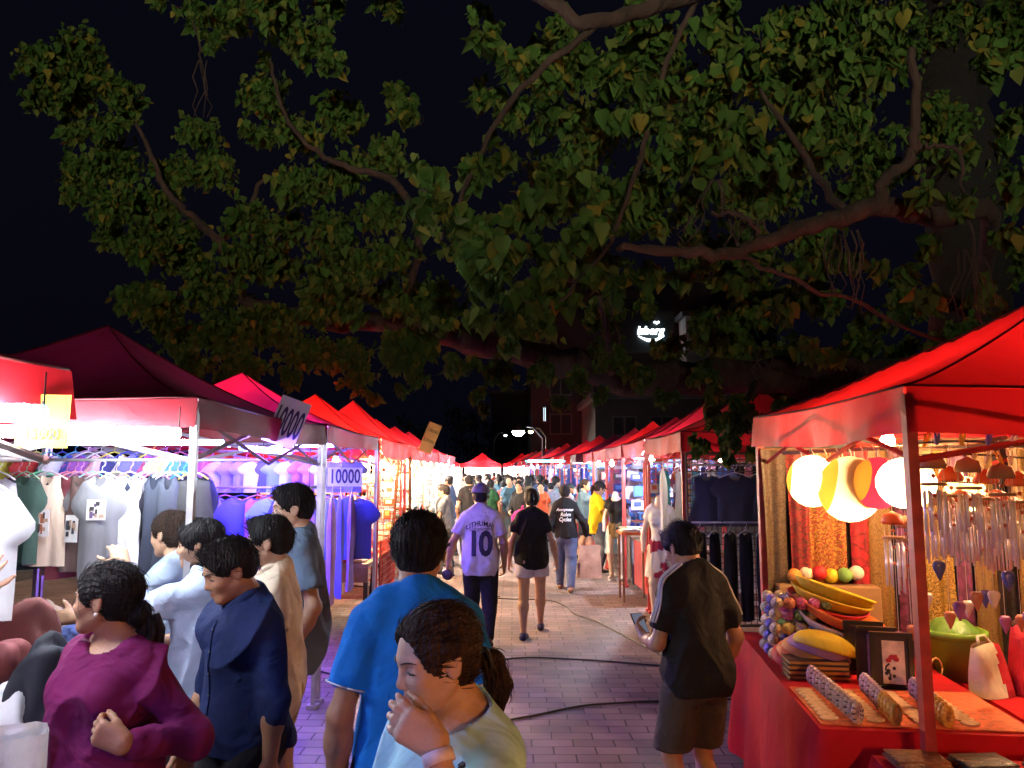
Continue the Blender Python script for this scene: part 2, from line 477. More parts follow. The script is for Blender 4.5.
    def mk_hand(s, wr, d, q, hd):
        U = s.H; d = Vector(hd.get('dir', d)); d.normalize()
        n = Vector(hd.get('palm', (-q, 0, 0)))       # palm normal (towards the palm side)
        n = (n-d*n.dot(d)).normalized(); w = d.cross(n)*hd.get('thumb', q)    # towards the thumb side
        # thumb side: choose forward (+y) by default
        if 'thumb' not in hd and w.y < 0: w = -w
        sc = U*(.92 if s.sex == 'f' else 1.); o = []
        def pt(a, b, c): return wr+(d*a+w*b+n*c)*sc
        def C(a, b, ra, rb, k=.004): o.append(Prim('cone', k=k*sc, a=tuple(a), b=tuple(b), ra=ra*sc, rb=rb*sc))
        # palm as four metacarpals, blended
        curl = hd.get('curl', .45); spread = hd.get('spread', .05)
        cu = curl if isinstance(curl, (list, tuple)) else [curl*.85, curl, curl*1.08, curl*1.15]
        for i in range(4):
            b = .0175-.0118*i
            C(pt(0, b*.55, 0), pt(.052-.002*abs(i-1), b, .001), .0105, .0088, .012)
        C(pt(.004, .012, .003), pt(.03, .021, .006), .011, .0095, .012)
        L = [.047, .052, .048, .038]
        for i in range(4):
            b = .0175-.0118*i; p = pt(.052-.002*abs(i-1), b, .001); a = cu[i]*.9; sp = spread*(1.5-i)
            for k_, fr in enumerate((.44, .32, .24)):
                dd = (d*math.cos(a)+n*math.sin(a)+w*sp*math.cos(a)).normalized(); e = p+dd*L[i]*fr*sc
                r0 = (.0066, .0058, .0052, .0045)[k_]; r1 = (.0058, .0052, .0045)[k_]
                C(p, e, r0*(.9 if i == 3 else 1), r1*(.9 if i == 3 else 1), .003); p = e; a += cu[i]*(1.1 if k_ == 0 else .8)
        tc = hd.get('tcurl', .3); to = hd.get('tout', .75)
        p = pt(.012, .017, .005); dd = (d*math.cos(to)+w*math.sin(to)+n*tc).normalized()
        for k_, ln in enumerate((.028, .024, .02)):
            e = p+dd*ln*sc; C(p, e, (.0095, .0075, .0064)[k_], (.0078, .0066, .005)[k_], .006); p = e
            dd = (dd+d*.25+n*tc*.5-w*.1).normalized()
        return o
    # ---- building meshes
    def all_body(s):
        o = list(s.torso)+s.nk+s.headprims
        for nm in 'LR': o += s.armprims[nm]+s.handprims[nm]+s.legprims[nm]+s.footprims[nm]
        return o
    def root_at(s, X, Y, yaw, label, group=None, z=0., name='person'):
        s.root = empty(name, (X, Y, z), label, 'person' if name == 'person' else name, group); s.yaw = yaw
        s.Rz = np.array(mnp(Matrix.Rotation(yaw, 3, 'Z'))); s.off = np.array((X, Y, z)); return s.root
    def out(s, V): return V@s.Rz.T+s.off
    def mk(s, name, V, Fq, mats, fm=None, parent=None):
        return from_data(name, s.out(V), Fq, mats, parent or s.root, True, fm)
    def hl(s, V):   # to head-local units
        return (V-np.array(s.hc))@mnp(s.HM)/s.hs
    def body(s, h, skin='tan', lips=True, top_skin=None):
        # heads are meshed with the body in one grid, so that each body is one surface
        ps = s.all_body()
        L, D = field(ps, h); V, Fq = surface_nets(L, D, h); V = smooth_mesh(V, Fq, 1, .35)
        C = V[Fq].mean(1); q = s.hl(C)
        fm = np.zeros(len(Fq), int)
        if lips:
            z = q[:, 2]; lim = .088*np.sqrt(np.clip(1-((z+.27)/.036)**2, 0, 1))
            fm[(np.abs(q[:, 0]) < lim) & (q[:, 1] > .27)] = 1
        lipm = mat('lips_'+skin, tuple(x*y for x, y in zip(SKIN[skin], (.8, .6, .6))), rough=.45, var=.05)
        s.bodyobj = s.mk('body', V, Fq, [skin_mat(skin), lipm], fm)
        return s.bodyobj
    def face_y(s, x, z):
        """distance from the head centre to the skin along the face direction, head units"""
        ys = np.linspace(.7, .05, 140); P = np.array([s.hc+s.HM@Vector((x*s.hs, y*s.hs, z*s.hs)) for y in ys], dtype=np.float32)
        d = eval_prims(s.headprims, P); i = np.argmax(d < 0); return float(ys[i])
    def hp(s, x, y, z): return s.hc+s.HM@Vector((x*s.hs, y*s.hs, z*s.hs))
    def face(s, closed=False, brow_w=1., glasses=False):
        white = mat('eye_white', (.42, .39, .38), rough=.25, var=0); iris = mat('iris', (.02, .012, .01), rough=.15, var=0)
        dark = mat('brow_hair', (.015, .012, .011), rough=.7, var=.2)
        for q in (-1, 1):
            mb = MB(); e = MB(); n = 14
            ey = s.face_y(q*.148, -.005)
            pts = []
            def ep(u, v):   # almond
                x = (u-.5)*2; zz = (1-x*x)**.75*(.025 if not closed else .008)*(v-.5)*2
                X = q*(.148+x*.07*q); Z = -.004+zz-.004*x*q*q
                yy = s.face_y(X, Z)+.006+.006*(1-x*x)
                return s.hp(X, yy, Z)
            b0 = len(e.v); e.grid(ep, n, 5)
            for i_, f in enumerate(e.f):
                c = sum((Vector(e.v[k]) for k in f), Vector())/4; l_ = s.HM.transposed()@(c-s.hc)/s.hs
                if (l_.x-q*.15)**2+(l_.z+.002)**2 < .033**2: e.m[i_] = 1
            e.v = [tuple(v) for v in s.out(np.array([tuple(v) for v in e.v]))]
            e.build('eye', [white, iris], s.root, True)
            pts = []
            for t in np.linspace(-1, 1, 9):
                X = q*.148+t*.075; Z = -.004+(1-t*t)**.75*(.027 if not closed else .006)
                pts.append(s.hp(X, s.face_y(X, Z)+.004, Z))
            mb.tube(pts, [.004*s.hs]+[.009*s.hs]*7+[.004*s.hs], 5)
            pts = []
            for t in np.linspace(0, 1, 8):
                X = q*(.055+t*.19); Z = .092+.03*math.sin(t*2.4)-.012*t
                pts.append(s.hp(X, s.face_y(X, Z)+.002, Z))
            mb.tube(pts, [.012*s.hs*brow_w]+[.019*s.hs*brow_w]*4+[.014*s.hs*brow_w, .01*s.hs, .004*s.hs], 6, flat=.5)
            mb.v = [tuple(v) for v in s.out(np.array([tuple(v) for v in mb.v]))]
            mb.build('eyebrow', dark, s.root, True)
    def hair(s, h, style='short', color='hair_black', amp=.012, seed=1):
        hs, hc, HM = s.hs, s.hc, s.HM; M = mnp(HM); o = []
        def P(x, y, z): return hc+HM@Vector((x*hs, y*hs, z*hs))
        def E(c, r, k=.05, op='u'): o.append(Prim('ell', k=k*hs, op=op, M=M, c=P(*c), r=[x*hs for x in r]))
        def C(a, b, ra, rb, k=.04, op='u'): o.append(Prim('cone', k=k*hs, op=op, a=tuple(P(*a)), b=tuple(P(*b)), ra=ra*hs, rb=rb*hs))
        if style in ('short', 'crop'):
            t = .058 if style == 'short' else .035
            E((0, -.065, .16), (.35+t*.55, .425+t*.75, .365+t))
            E((0, -.2, -.08), (.27+t*.3, .25+t*.4, .25), .1)
            E((0, .18, .4), (.24, .2, .12 if style == 'short' else .06), .08)
            # face opening, ears, nape
            E((0, .53, -.16), (.40, .36, .50), .03, 's'); E((0, .40, -.3), (.5, .42, .42), .03, 's')
            for q in (-1, 1):
                E((q*.39, -.0, -.07), (.10, .12, .16), .02, 's'); E((q*.42, -.02, -.36), (.18, .3, .28), .04, 's')
            E((0, -.2, -.53), (.6, .6, .27), .04, 's')
        else:
            t = .05
            E((0, -.065, .15), (.35+t, .43+t, .365+t)); E((0, -.2, -.1), (.3, .27, .28), .1)
            if style != 'long': 
                E((0, .60, -.03), (.43, .46, .47), .05, 's'); E((0, .42, -.34), (.5, .42, .44), .05, 's')
                for q in (-1, 1): E((q*.41, .02, -.06), (.12, .10, .15), .04, 's'); E((q*.42, .0, -.42), (.2, .36, .3), .04, 's')
                E((0, -.22, -.56), (.6, .6, .27), .04, 's')
            if style in ('pony', 'ponylow', 'ponyhigh'):
                z0 = dict(pony=.02, ponylow=-.2, ponyhigh=.3)[style]
                a = P(0, -.48, z0); out_ = HM@Vector((0, -1, 0))
                dwn = Vector((0, 0, -1))
                b = a+out_*.16*hs+Vector((0, 0, -.06*hs)); c_ = b+out_*.08*hs+dwn*.28*hs; d_ = c_+dwn*.42*hs-out_*.05*hs
                for p0, p1, r0, r1 in ((a, b, .075, .12), (b, c_, .12, .14), (c_, d_, .14, .05)):
                    o.append(Prim('cone', k=.05*hs, a=tuple(p0), b=tuple(p1), ra=r0*hs, rb=r1*hs))
            if style == 'bun':
                E((0, -.36, .36), (.16, .16, .15), .03); C((0, -.36, .46), (0, -.36, .26), .06, .06, .02)
            if style == 'bunlow': E((0, -.5, -.22), (.2, .17, .18), .03)
            if style == 'long':
                E((0, .56, -.13), (.36, .38, .47), .03, 's'); E((0, .42, -.5), (.28, .36, .6), .03, 's')
                a = P(0, -.3, -.05); b = a+Vector((0, 0, -.75*hs))+HM@Vector((0, -.12*hs, 0)); 
                for dx in (-.16, .16, 0): o.append(Prim('cone', k=.08*hs, a=tuple(a+HM@Vector((dx*hs, 0, 0))), b=tuple(b+HM@Vector((dx*.7*hs, 0, -abs(.1-dx)*.6*hs))), ra=.2*hs, rb=.1*hs))
        L, D = field(o, h); V, Fq = surface_nets(L, D, h); V = smooth_mesh(V, Fq, 1, .4)
        N = vnormals(V, Fq); q = s.hl(V)
        # strands: ripple that runs across the combing direction
        ang = np.arctan2(q[:, 0], q[:, 1]+.1)
        n1 = SNoise(seed, 9, 8); n2 = SNoise(seed+5, 26, 10, (1, 1, .22))
        if style in ('short', 'crop', 'long'): disp = amp*(n1(q)*.7+n2(q)*.55+.4*np.sin(ang*38+3*n1(q*.5)))*hs
        else:
            z0 = dict(bun=.36, pony=.02, ponyhigh=.3).get(style, -.2); ca = np.arctan2(q[:, 0], q[:, 2]-z0*.5)
            tail = q[:, 1] < -.5
            disp = amp*(n1(q)*.5+.6*np.sin(np.where(tail, ang*3, ca)*44+2.5*n1(q*.6))+.4*np.sin(ca*97+2*n2(q*.4)))*hs
        V = V+N*disp[:, None]
        hm = {'hair_black': (.012, .010, .011), 'hair_brown': (.03, .016, .010)}[color]
        m = mat(color, hm, rough=.6, var=.5, scale=30, bump=1.2, bscale=90, spec=.22, stretch=(1, 1, .15))
        ob = s.mk('hair', V, Fq, m)
        # loose strands lying just off the surface, so that the outline is not clean
        if h < .007:
            st = MB(); r_ = np.random.RandomState(seed); ids = r_.choice(len(V), 900 if style in ('short', 'crop') else 420)
            for i in ids:
                p = Vector(V[i]); nn = Vector(N[i]); tdir = Vector((0, 0, -1)) if style == 'long' or (HM.transposed()@(p-hc)/hs).y < -.45 else (HM@Vector((0, -1, -.15)) if style not in ('short', 'crop') else HM@Vector((0, .5, .5)))
                td = (tdir-nn*tdir.dot(nn)); td = td.normalized() if td.length > .05 else Vector((1, 0, 0))
                if (HM.transposed()@(p-hc)/hs).z < -.1 and style in ('short', 'crop'): continue
                ln = r_.uniform(.02, .05); k_ = r_.uniform(.1, .45)
                st.tube([p-td*.01, p+td*ln*.5+nn*ln*k_*.4, p+td*ln+nn*ln*k_*(.9 if style == 'short' else .3)], [.0011, .0009, .0003], 3, cap=False)
            st.v = [tuple(v) for v in s.out(np.array([tuple(v) for v in st.v]))]
            st.build('loose_hair', m, ob, True)
        return ob
    def cloth(s, name, prims, h, m, t, cuts=(), holes=(), fold=.004, seed=1, fstretch=(1, 1, .35), ff=22, parent=None, fm=None, k=None, hem=None):
        """garment: body solids inflated by t; cuts=[(point, normal)] keep the side the normal points away from; holes=prims removed"""
        o = list(prims)+[p for p in holes]
        def post(G, D):
            for p, n in cuts:
                n = np.array(Vector(n).normalized(), dtype=np.float32); e = (G-np.array(p, dtype=np.float32))@n
                D = np.maximum(D, e)
            return D
        ps = []
        for p in prims: ps.append(p)
        L, D = field(ps, h, None, pad=.02+t, t=t)
        G = None
        for hpz in holes: hpz.op = 's'
        def apply(D):
            n = D.shape; ax = [L[i]+np.arange(n[i])*h for i in range(3)]
            G = np.stack(np.meshgrid(*ax, indexing='ij'), -1).astype(np.float32)
            for q in holes: D = np.maximum(D, -q.ev(G))
            return post(G, D)
        D = apply(D)
        V, Fq = surface_nets(L, D, h); V = smooth_mesh(V, Fq, 1, .3)
        N = vnormals(V, Fq); n1 = SNoise(seed, ff, 9, fstretch); n2 = SNoise(seed+3, ff*2.2, 9, fstretch)
        a = n1(V); rid = (1-np.abs(a))**2-.35
        V = V+N*np.maximum(fold*(1.5*rid+.35*n2(V)), -.4*t)[:, None]
        s._last = (V, Fq)
        return s.mk(name, V, Fq, m, fm(V[Fq].mean(1), N[Fq].mean(1)) if fm else None, parent)
    def sleeve(s, nm, frac):
        """solids of a sleeve that ends frac of the way along the arm (1 = elbow, 2 = wrist) and the plane that ends it"""
        j, el, wr = s.arm[nm]; pr = s.armprims[nm]
        if frac <= 1: p = j+(el-j)*frac; return [Prim('cone', k=.03, a=tuple(j), b=tuple(el), ra=.030*s.H, rb=.031*s.H)], [(p, (el-j))], j
        p = el+(wr-el)*(frac-1); return [Prim('cone', k=.03, a=tuple(j), b=tuple(el), ra=.030*s.H, rb=.026*s.H), Prim('cone', k=.02, a=tuple(el), b=tuple(p), ra=.026*s.H, rb=.020*s.H)], [], p
    def shirt(s, h, m, t=.012, sleeves=.62, hem=-.03, neck='round', fold=.004, seed=1, fm=None, boxy=0., name='shirt'):
        U = s.H; o = []; 
        for p in s.torso:
            o.append(p)
        if boxy:   # hanging cloth between chest and hem
            o.append(Prim('ell', k=.06, M=mnp(s.TM), c=s.up(0, .0, .09), r=(.078*U*boxy, .062*U*boxy, .2*U)))
            o.append(Prim('ell', k=.06, M=mnp(s.TM), c=s.up(0, .0, .0), r=(.084*U*boxy, .066*U*boxy, .16*U)))
        nn = s.TM@Vector((0, 0, -1)); cuts = [(s.up(0, 0, hem), nn)]
        holes = []
        nb = s.up(0, .012, .333)
        if neck == 'round': holes.append(Prim('ell', M=mnp(s.TM), c=s.up(0, .018, .335), r=(.05*U, .052*U, .045*U)))
        elif neck == 'v': holes.append(Prim('ell', M=mnp(s.TM), c=s.up(0, .04, .325), r=(.042*U, .06*U, .07*U)))
        elif neck == 'wide': holes.append(Prim('ell', M=mnp(s.TM), c=s.up(0, .015, .337), r=(.066*U, .06*U, .055*U)))
        else: holes.append(Prim('ell', M=mnp(s.TM), c=s.up(0, .012, .345), r=(.042*U, .045*U, .045*U)))
        # torso and sleeves are one garment: evaluate sleeves apart for their end planes
        sl = []
        for nm in 'LR':
            fr = sleeves[nm] if isinstance(sleeves, dict) else sleeves
            if fr > 0: sl.append((nm,)+s.sleeve(nm, fr))
        allp = o+[p for x in sl for p in x[1]]
        L0, D = field(o, h, None, t=t, lo=None)
        bs = [p.bounds(t) for p in allp]; Lm = np.min([b[0] for b in bs], 0)-.03-t; Hm = np.max([b[1] for b in bs], 0)+.03+t
        n = np.ceil((Hm-Lm)/h).astype(int)+1; ax = [Lm[i]+np.arange(n[i])*h for i in range(3)]
        G = np.stack(np.meshgrid(*ax, indexing='ij'), -1).astype(np.float32)
        D = np.full(n, .06, dtype=np.float32)
        def blend(D, p, cut=()):
            a, b = p.bounds(t); mm = p.k+3*h+.01
            i0 = np.clip(np.floor((a-mm-Lm)/h).astype(int), 0, n); i1 = np.clip(np.ceil((b+mm-Lm)/h).astype(int)+1, 0, n)
            sl_ = tuple(slice(i0[k], i1[k]) for k in range(3)); g = G[sl_]
            v = p.ev(g)-t
            for pp, nv in cut:
                nv = np.array(Vector(nv).normalized(), dtype=np.float32); v = np.maximum(v, (g-np.array(pp, dtype=np.float32))@nv)
            D[sl_] = smin(D[sl_], v, p.k)
        for p in o: blend(D, p)
        for pp, nv in cuts:
            nv = np.array(Vector(nv).normalized(), dtype=np.float32); D = np.maximum(D, (G-np.array(pp, dtype=np.float32))@nv)
        for nm, pr, ct, endp in sl:
            for p in pr: blend(D, p, ct)
            # hollow cuff
            j, el, wr = s.arm[nm]; fr = sleeves[nm] if isinstance(sleeves, dict) else sleeves
            if fr <= 1:
                a_ = j+(el-j)*(fr-.22); b_ = j+(el-j)*(fr+.05); q = Prim('cone', a=tuple(a_), b=tuple(b_), ra=.024*U+t-.006, rb=.030*U+t-.005)
                D = np.maximum(D, -q.ev(G))
        for q in holes: D = np.maximum(D, -q.ev(G))
        V, Fq = surface_nets(Lm, D, h); V = smooth_mesh(V, Fq, 1, .3)
        N = vnormals(V, Fq); n1 = SNoise(seed, 15, 9, (1, 1, .6)); n2 = SNoise(seed+3, 45, 9, (1, 1, .45)); n3 = SNoise(seed+9, 7, 6)
        rid = (1-np.abs(n1(V)))**2-.35
        V = V+N*np.maximum(fold*2.3*(1.5*rid*(.4+.9*np.abs(n3(V)))+.3*n2(V)), -.4*t)[:, None]
        s.shirtVF = (V, Fq, N)
        return s.mk(name, V, Fq, m, fm(V[Fq].mean(1), N[Fq].mean(1)) if fm else None)
    def pants(s, h, m, t=.01, length=1., flare=0., fold=.004, seed=2, top=.035, name='trousers'):
        U = s.H; o = [p for p in s.torso[:3]]; cuts = [(s.hip+Vector((0, 0, top*U)), (0, 0, 1))]
        L_ = []
        for nm in 'LR':
            j, kn, an, FM = s.leg[nm]
            if length <= .5:
                fr = length*2; p = j+(kn-j)*fr; o.append(Prim('cone', k=.02, a=tuple(j), b=tuple(p), ra=(.056)*U, rb=(.045+flare)*U)); L_.append((p, kn-j))
            else:
                fr = (length-.5)*2; p = kn+(an-kn)*fr
                o += s.legprims[nm]; o.append(Prim('cone', k=.03, a=tuple(j), b=tuple(kn), ra=.055*U, rb=(.036+flare)*U)); o.append(Prim('cone', k=.02, a=tuple(kn), b=tuple(p), ra=(.036+flare)*U, rb=(.024+flare)*U))
        if L_:
            zc = min(p.z for p, _ in L_); cuts.append((Vector((0, 0, zc)), (0, 0, -1)))
        return s.cloth(name, o, h, m, t, cuts=cuts, fold=fold, seed=seed, ff=16)
    def skirt(s, h, m, z1=.3, r=.09, t=.008, seed=4, name='skirt', top=.05):
        U = s.H; o = [p for p in s.torso[:3]]
        a = s.hip+Vector((0, 0, 0)); b = Vector((0, 0, z1*U))
        o.append(Prim('cone', k=.03, sc=(1, .75, 1), c=(0, 0, 0), a=tuple(a), b=(b.x, b.y, b.z), ra=.085*U, rb=r*U))
        return s.cloth(name, o, h, m, t, cuts=[(b, (0, 0, -1)), (s.hip+Vector((0, 0, top*U)), (0, 0, 1))], fold=.008, seed=seed, ff=30, fstretch=(1, 1, .08))
    def shoes(s, h, m, sandal=False):
        for nm in 'LR':
            pr = s.footprims[nm]
            if sandal:
                FM = s.leg[nm][3]; an = s.leg[nm][2]; mb = MB(); U = s.H
                sole = [(-.024, -.03), (.024, -.03), (.026, .02), (.03, .07), (.022, .11), (-.01, .115), (-.028, .08), (-.024, .02)]
                oo = an+FM@Vector((0, 0, -.055*U)); c = FM@Vector((1, 0, 0)); f = FM@Vector((0, 1, 0))
                mb.prism([(x*U, y*U) for x, y in sole], oo, c, f, .012*U)
                tp = an+FM@Vector((0, .085*U, -.03*U))
                mb.tube([tp-FM@Vector((.026*U, .03*U, .01*U)), tp-FM@Vector((.012*U, .01*U, -.014*U)), tp, ], .003*U, 5); mb.tube([tp+FM@Vector((.026*U, -.03*U, -.01*U)), tp+FM@Vector((.012*U, -.01*U, .014*U)), tp], .003*U, 5)
                mb.v = [tuple(v) for v in s.out(np.array([tuple(v) for v in mb.v]))]; mb.build('sandal', m, s.root)
            else:
                s.cloth('shoe', pr, h, m, .006, cuts=[(s.leg[nm][2]+Vector((0, 0, .012)), (0, 0, 1))], fold=0)
    def add(s, name, mb, m, parent=None, smooth=True):
        mb.v = [tuple(v) for v in s.out(np.array([tuple(v) for v in mb.v]))]
        return mb.build(name, m, parent or s.root, smooth)
    def on_shirt(s, back=True):
        """returns f(x, z, lift) -> point on the back (or chest) of the shirt, person frame"""
        V, Fq, N = s.shirtVF; sgn = -1 if back else 1
        sel = N[:, 1]*sgn > .25; A = V[sel][:, [0, 2]]; Y = V[sel][:, 1]
        def f(x, z, lift=.004):
            d = (A[:, 0]-x)**2+(A[:, 1]-z)**2; i = np.argpartition(d, 6)[:6]; w = 1/(d[i]+1e-6)
            return Vector((x, float((Y[i]*w).sum()/w.sum())+sgn*lift, z))
        return f
    def collar(s, m, r=.0055, rad=(.043, .047), z=.318, name='collar', stand=.018):
        U = s.H; mb = MB()
        n = 28; vs_ = []; fs = []
        def ring(k, dz):
            a = 2*math.pi*k/n; front = max(0, math.cos(a))
            return Vector((math.sin(a)*rad[0], math.cos(a)*rad[1]*.95+.004, z-.03*front**2+dz))
        prof = [(1.0, -.004), (1.06, .004), (.98, stand), (.93, stand), (.96, 0)]
        for pr in prof:
            for k in range(n):
                v = ring(k, pr[1]); vs_.append(s.up(v.x*pr[0], v.y*pr[0], v.z))
        for i in range(len(prof)-1):
            for k in range(n): fs.append((i*n+k, i*n+(k+1) % n, (i+1)*n+(k+1) % n, (i+1)*n+k))
        mb.add(vs_, fs); return s.add(name, mb, m)
# ---------------------------------------------------------------- ground
def paving():
    m = bpy.data.materials.new('clay_paving'); m.use_nodes = True; n = m.node_tree.nodes; l = m.node_tree.links; b = n['Principled BSDF']
    tc = n.new('ShaderNodeTexCoord'); mp = n.new('ShaderNodeMapping'); l.new(tc.outputs['Object'], mp.inputs[0])
    nz0 = n.new('ShaderNodeTexNoise'); nz0.inputs['Scale'].default_value = 3.; l.new(tc.outputs['Object'], nz0.inputs['Vector'])
    wob = n.new('ShaderNodeMixRGB'); wob.blend_type = 'LINEAR_LIGHT'; wob.inputs[0].default_value = .012
    l.new(mp.outputs[0], wob.inputs[1]); l.new(nz0.outputs['Color'], wob.inputs[2])
    br = n.new('ShaderNodeTexBrick'); br.inputs['Scale'].default_value = 1; br.inputs['Brick Width'].default_value = .27; br.inputs['Row Height'].default_value = .135
    br.inputs['Mortar Size'].default_value = .0065; br.inputs['Mortar Smooth'].default_value = .4; br.inputs['Bias'].default_value = 0
    br.inputs['Color1'].default_value = (.31, .225, .205, 1); br.inputs['Color2'].default_value = (.19, .145, .135, 1); br.inputs['Mortar'].default_value = (.05, .036, .03, 1)
    l.new(wob.outputs[0], br.inputs['Vector'])
    nz = n.new('ShaderNodeTexNoise'); nz.inputs['Scale'].default_value = 1.6; nz.inputs['Detail'].default_value = 8; l.new(tc.outputs['Object'], nz.inputs['Vector'])
    rp = n.new('ShaderNodeValToRGB'); rp.color_ramp.elements[0].position = .32; rp.color_ramp.elements[0].color = (.45, .44, .43, 1); rp.color_ramp.elements[1].position = .68; rp.color_ramp.elements[1].color = (1.15, 1.12, 1.1, 1)
    l.new(nz.outputs['Fac'], rp.inputs[0])
    mu = n.new('ShaderNodeMixRGB'); mu.blend_type = 'MULTIPLY'; mu.inputs[0].default_value = .85
    l.new(br.outputs['Color'], mu.inputs[1]); l.new(rp.outputs[0], mu.inputs[2]); l.new(mu.outputs[0], b.inputs['Base Color'])
    nf = n.new('ShaderNodeTexNoise'); nf.inputs['Scale'].default_value = 60; l.new(tc.outputs['Object'], nf.inputs['Vector'])
    ad = n.new('ShaderNodeMath'); ad.operation = 'MULTIPLY_ADD'; ad.inputs[1].default_value = .12
    sb = n.new('ShaderNodeMath'); sb.operation = 'SUBTRACT'; sb.inputs[0].default_value = 1; l.new(br.outputs['Fac'], sb.inputs[1])
    l.new(nf.outputs['Fac'], ad.inputs[0]); l.new(sb.outputs[0], ad.inputs[2])
    bp = n.new('ShaderNodeBump'); bp.inputs['Distance'].default_value = .006; bp.inputs['Strength'].default_value = .9; l.new(ad.outputs[0], bp.inputs['Height']); l.new(bp.outputs[0], b.inputs['Normal'])
    rr = n.new('ShaderNodeMapRange'); rr.inputs[3].default_value = .42; rr.inputs[4].default_value = .75; l.new(nz.outputs['Fac'], rr.inputs[0]); l.new(rr.outputs[0], b.inputs['Roughness'])
    return m
g = MB().grid(lambda u, v: (-120+240*u, -40+340*v, 0), 24, 34).build('ground', mat('dirt_asphalt', (.07, .06, .055), rough=.9, var=.4, scale=2, bump=.4, bscale=30)); tag(g, kind='structure')
pv = MB().grid(lambda u, v: (-8+16*u, -6+70*v, .004+.0015*math.sin(u*40)*math.sin(v*90)), 60, 200).build('pavement', paving(), None, True); tag(pv, kind='structure')

# cables on the paving
def spline(pts, n=12):
    pts = [Vector(p) for p in pts]; o = []
    for i in range(len(pts)-1):
        a = pts[max(0, i-1)]; b = pts[i]; c = pts[i+1]; d = pts[min(len(pts)-1, i+2)]
        for k in range(n):
            t = k/n; o.append(.5*((2*b)+(c-a)*t+(2*a-5*b+4*c-d)*t*t+(3*b-a-3*c+d)*t**3))
    o.append(pts[-1]); return o
def ground_pt(px, py): 
    d = 5.
    for _ in range(40):
        z = W(px, py, d).z; d *= CAM_H/max(.05, CAM_H-z)
    p = W(px, py, d); p.z = .014; return p
cm = mat('cable_black', (.02, .018, .018), rough=.5, var=.2)
for pts, lb in (([(300, 668), (420, 690), (505, 661), (580, 661), (660, 667), (760, 672)], 'black cable lying straight across the paving before the black shirt man'),
               ([(350, 735), (480, 725), (525, 719), (580, 708), (630, 704), (655, 703), (770, 700)], 'black cable nearest the camera, bending behind the girl in pale blue'),
               ([(330, 585), (425, 592), (490, 599), (545, 601), (565, 607), (575, 615), (600, 624), (640, 645), (672, 662)], 'thin cable curving over the paving beyond the woman in white shorts'),
               ([(395, 545), (425, 552), (460, 566), (480, 590), (500, 598)], 'thin cable running out from the left stalls towards the number ten shirt')):
    tag(MB().tube(spline([ground_pt(*p) for p in pts]), .008, 6).build('cable', cm, None, True), lb, 'cable', 'cables crossing the pavement')

# ---------------------------------------------------------------- dark building with the lit sign, behind the right hand stalls
def building(name, x0, x1, y0, y1, z1, c, label, wins=(), trim=None, extra=None):
    r = empty(name, ((x0+x1)/2, y0, 0), label, 'building')
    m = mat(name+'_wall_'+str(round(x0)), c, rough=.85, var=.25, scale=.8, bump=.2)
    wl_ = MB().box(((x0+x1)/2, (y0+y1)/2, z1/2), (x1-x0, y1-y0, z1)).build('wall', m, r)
    rm = mat('roof_trim', (.06, .06, .065), rough=.7)
    MB().box(((x0+x1)/2, (y0+y1)/2, z1+.15), (x1-x0+.5, y1-y0+.5, .3)).build('roof', rm, r)
    gm = mat('dark_glass', (.02, .025, .03), rough=.08, var=0); fm_ = mat('window_frame', (.05, .05, .05), rough=.6)
    for (wx, wz, ww, wh, em) in wins:
        f = MB(); y = y0-.03
        for a, b, c_, d_ in ((wx-ww/2, wx+ww/2, wz+wh/2, 'h'), (wx-ww/2, wx+ww/2, wz-wh/2, 'h')) : f.box(((a+b)/2, y, c_), (ww+.12, .08, .08))
        for q in (-1, 0, 1): f.box((wx+q*ww/2, y-.003, wz), (.07, .08, wh))
        fr = f.build('window', fm_, r)
        MB().box((wx, y0-.01, wz), (ww, .03, wh)).build('pane', em or gm, fr)
    return r
warmw = emat('window_glow_warm', (1, .72, .25), .7); coolw = emat('window_glow_cool', (.55, .85, 1), 3.)
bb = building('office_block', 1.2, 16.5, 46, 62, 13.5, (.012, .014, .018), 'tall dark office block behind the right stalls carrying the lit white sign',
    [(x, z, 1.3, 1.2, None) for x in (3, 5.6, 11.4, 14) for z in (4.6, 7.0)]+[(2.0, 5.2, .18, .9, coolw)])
sg = emat('sign_white_light', (.85, .95, 1), 6.)
SY = 45.7
def sgp(x, y): return (8.55+x, SY, 10.35+y)
vs_, fs = text_on('lsberg', .68, sgp, shear=.18, bold=.02)
tx = MB().add(vs_, fs)
sroot = empty('lit_sign', (8.55, SY, 9.4), 'glowing white lettered sign with an underline swoosh on the dark block', 'sign')
board = MB().box((8.35, 45.88, 10.3), (3.4, .22, 2.6)).build('board', mat('sign_board_dark', (.02, .03, .035), rough=.4), sroot)
tx.build('lettering', sg, sroot)
sw = MB(); n_ = 14
ptsw = [(-.75+1.6*i/n_, -.22-.28*math.sin(math.pi*i/n_)) for i in range(n_+1)]
sw.tube([(8.55+x, SY, 10.25+y) for x, y in ptsw], [.015+.07*math.sin(math.pi*i/n_) for i in range(n_+1)], 6); sw.build('swoosh', sg, sroot)
leafm = MB().prism([(0, 0), (.12, .14), (.28, .16), (.16, .3), (0, .22), (-.16, .3), (-.28, .16), (-.12, .14)], (8.95, SY, 10.75), (.7, 0, 0), (0, 0, .7), .04); leafm.build('leaf_mark', sg, sroot)
building('side_annex', 10.35, 12.3, 44.0, 45.8, 10.9, (.30, .30, .29), 'pale grey annex tower beside the lit sign', [(11.2, 6, .8, 1, None)])
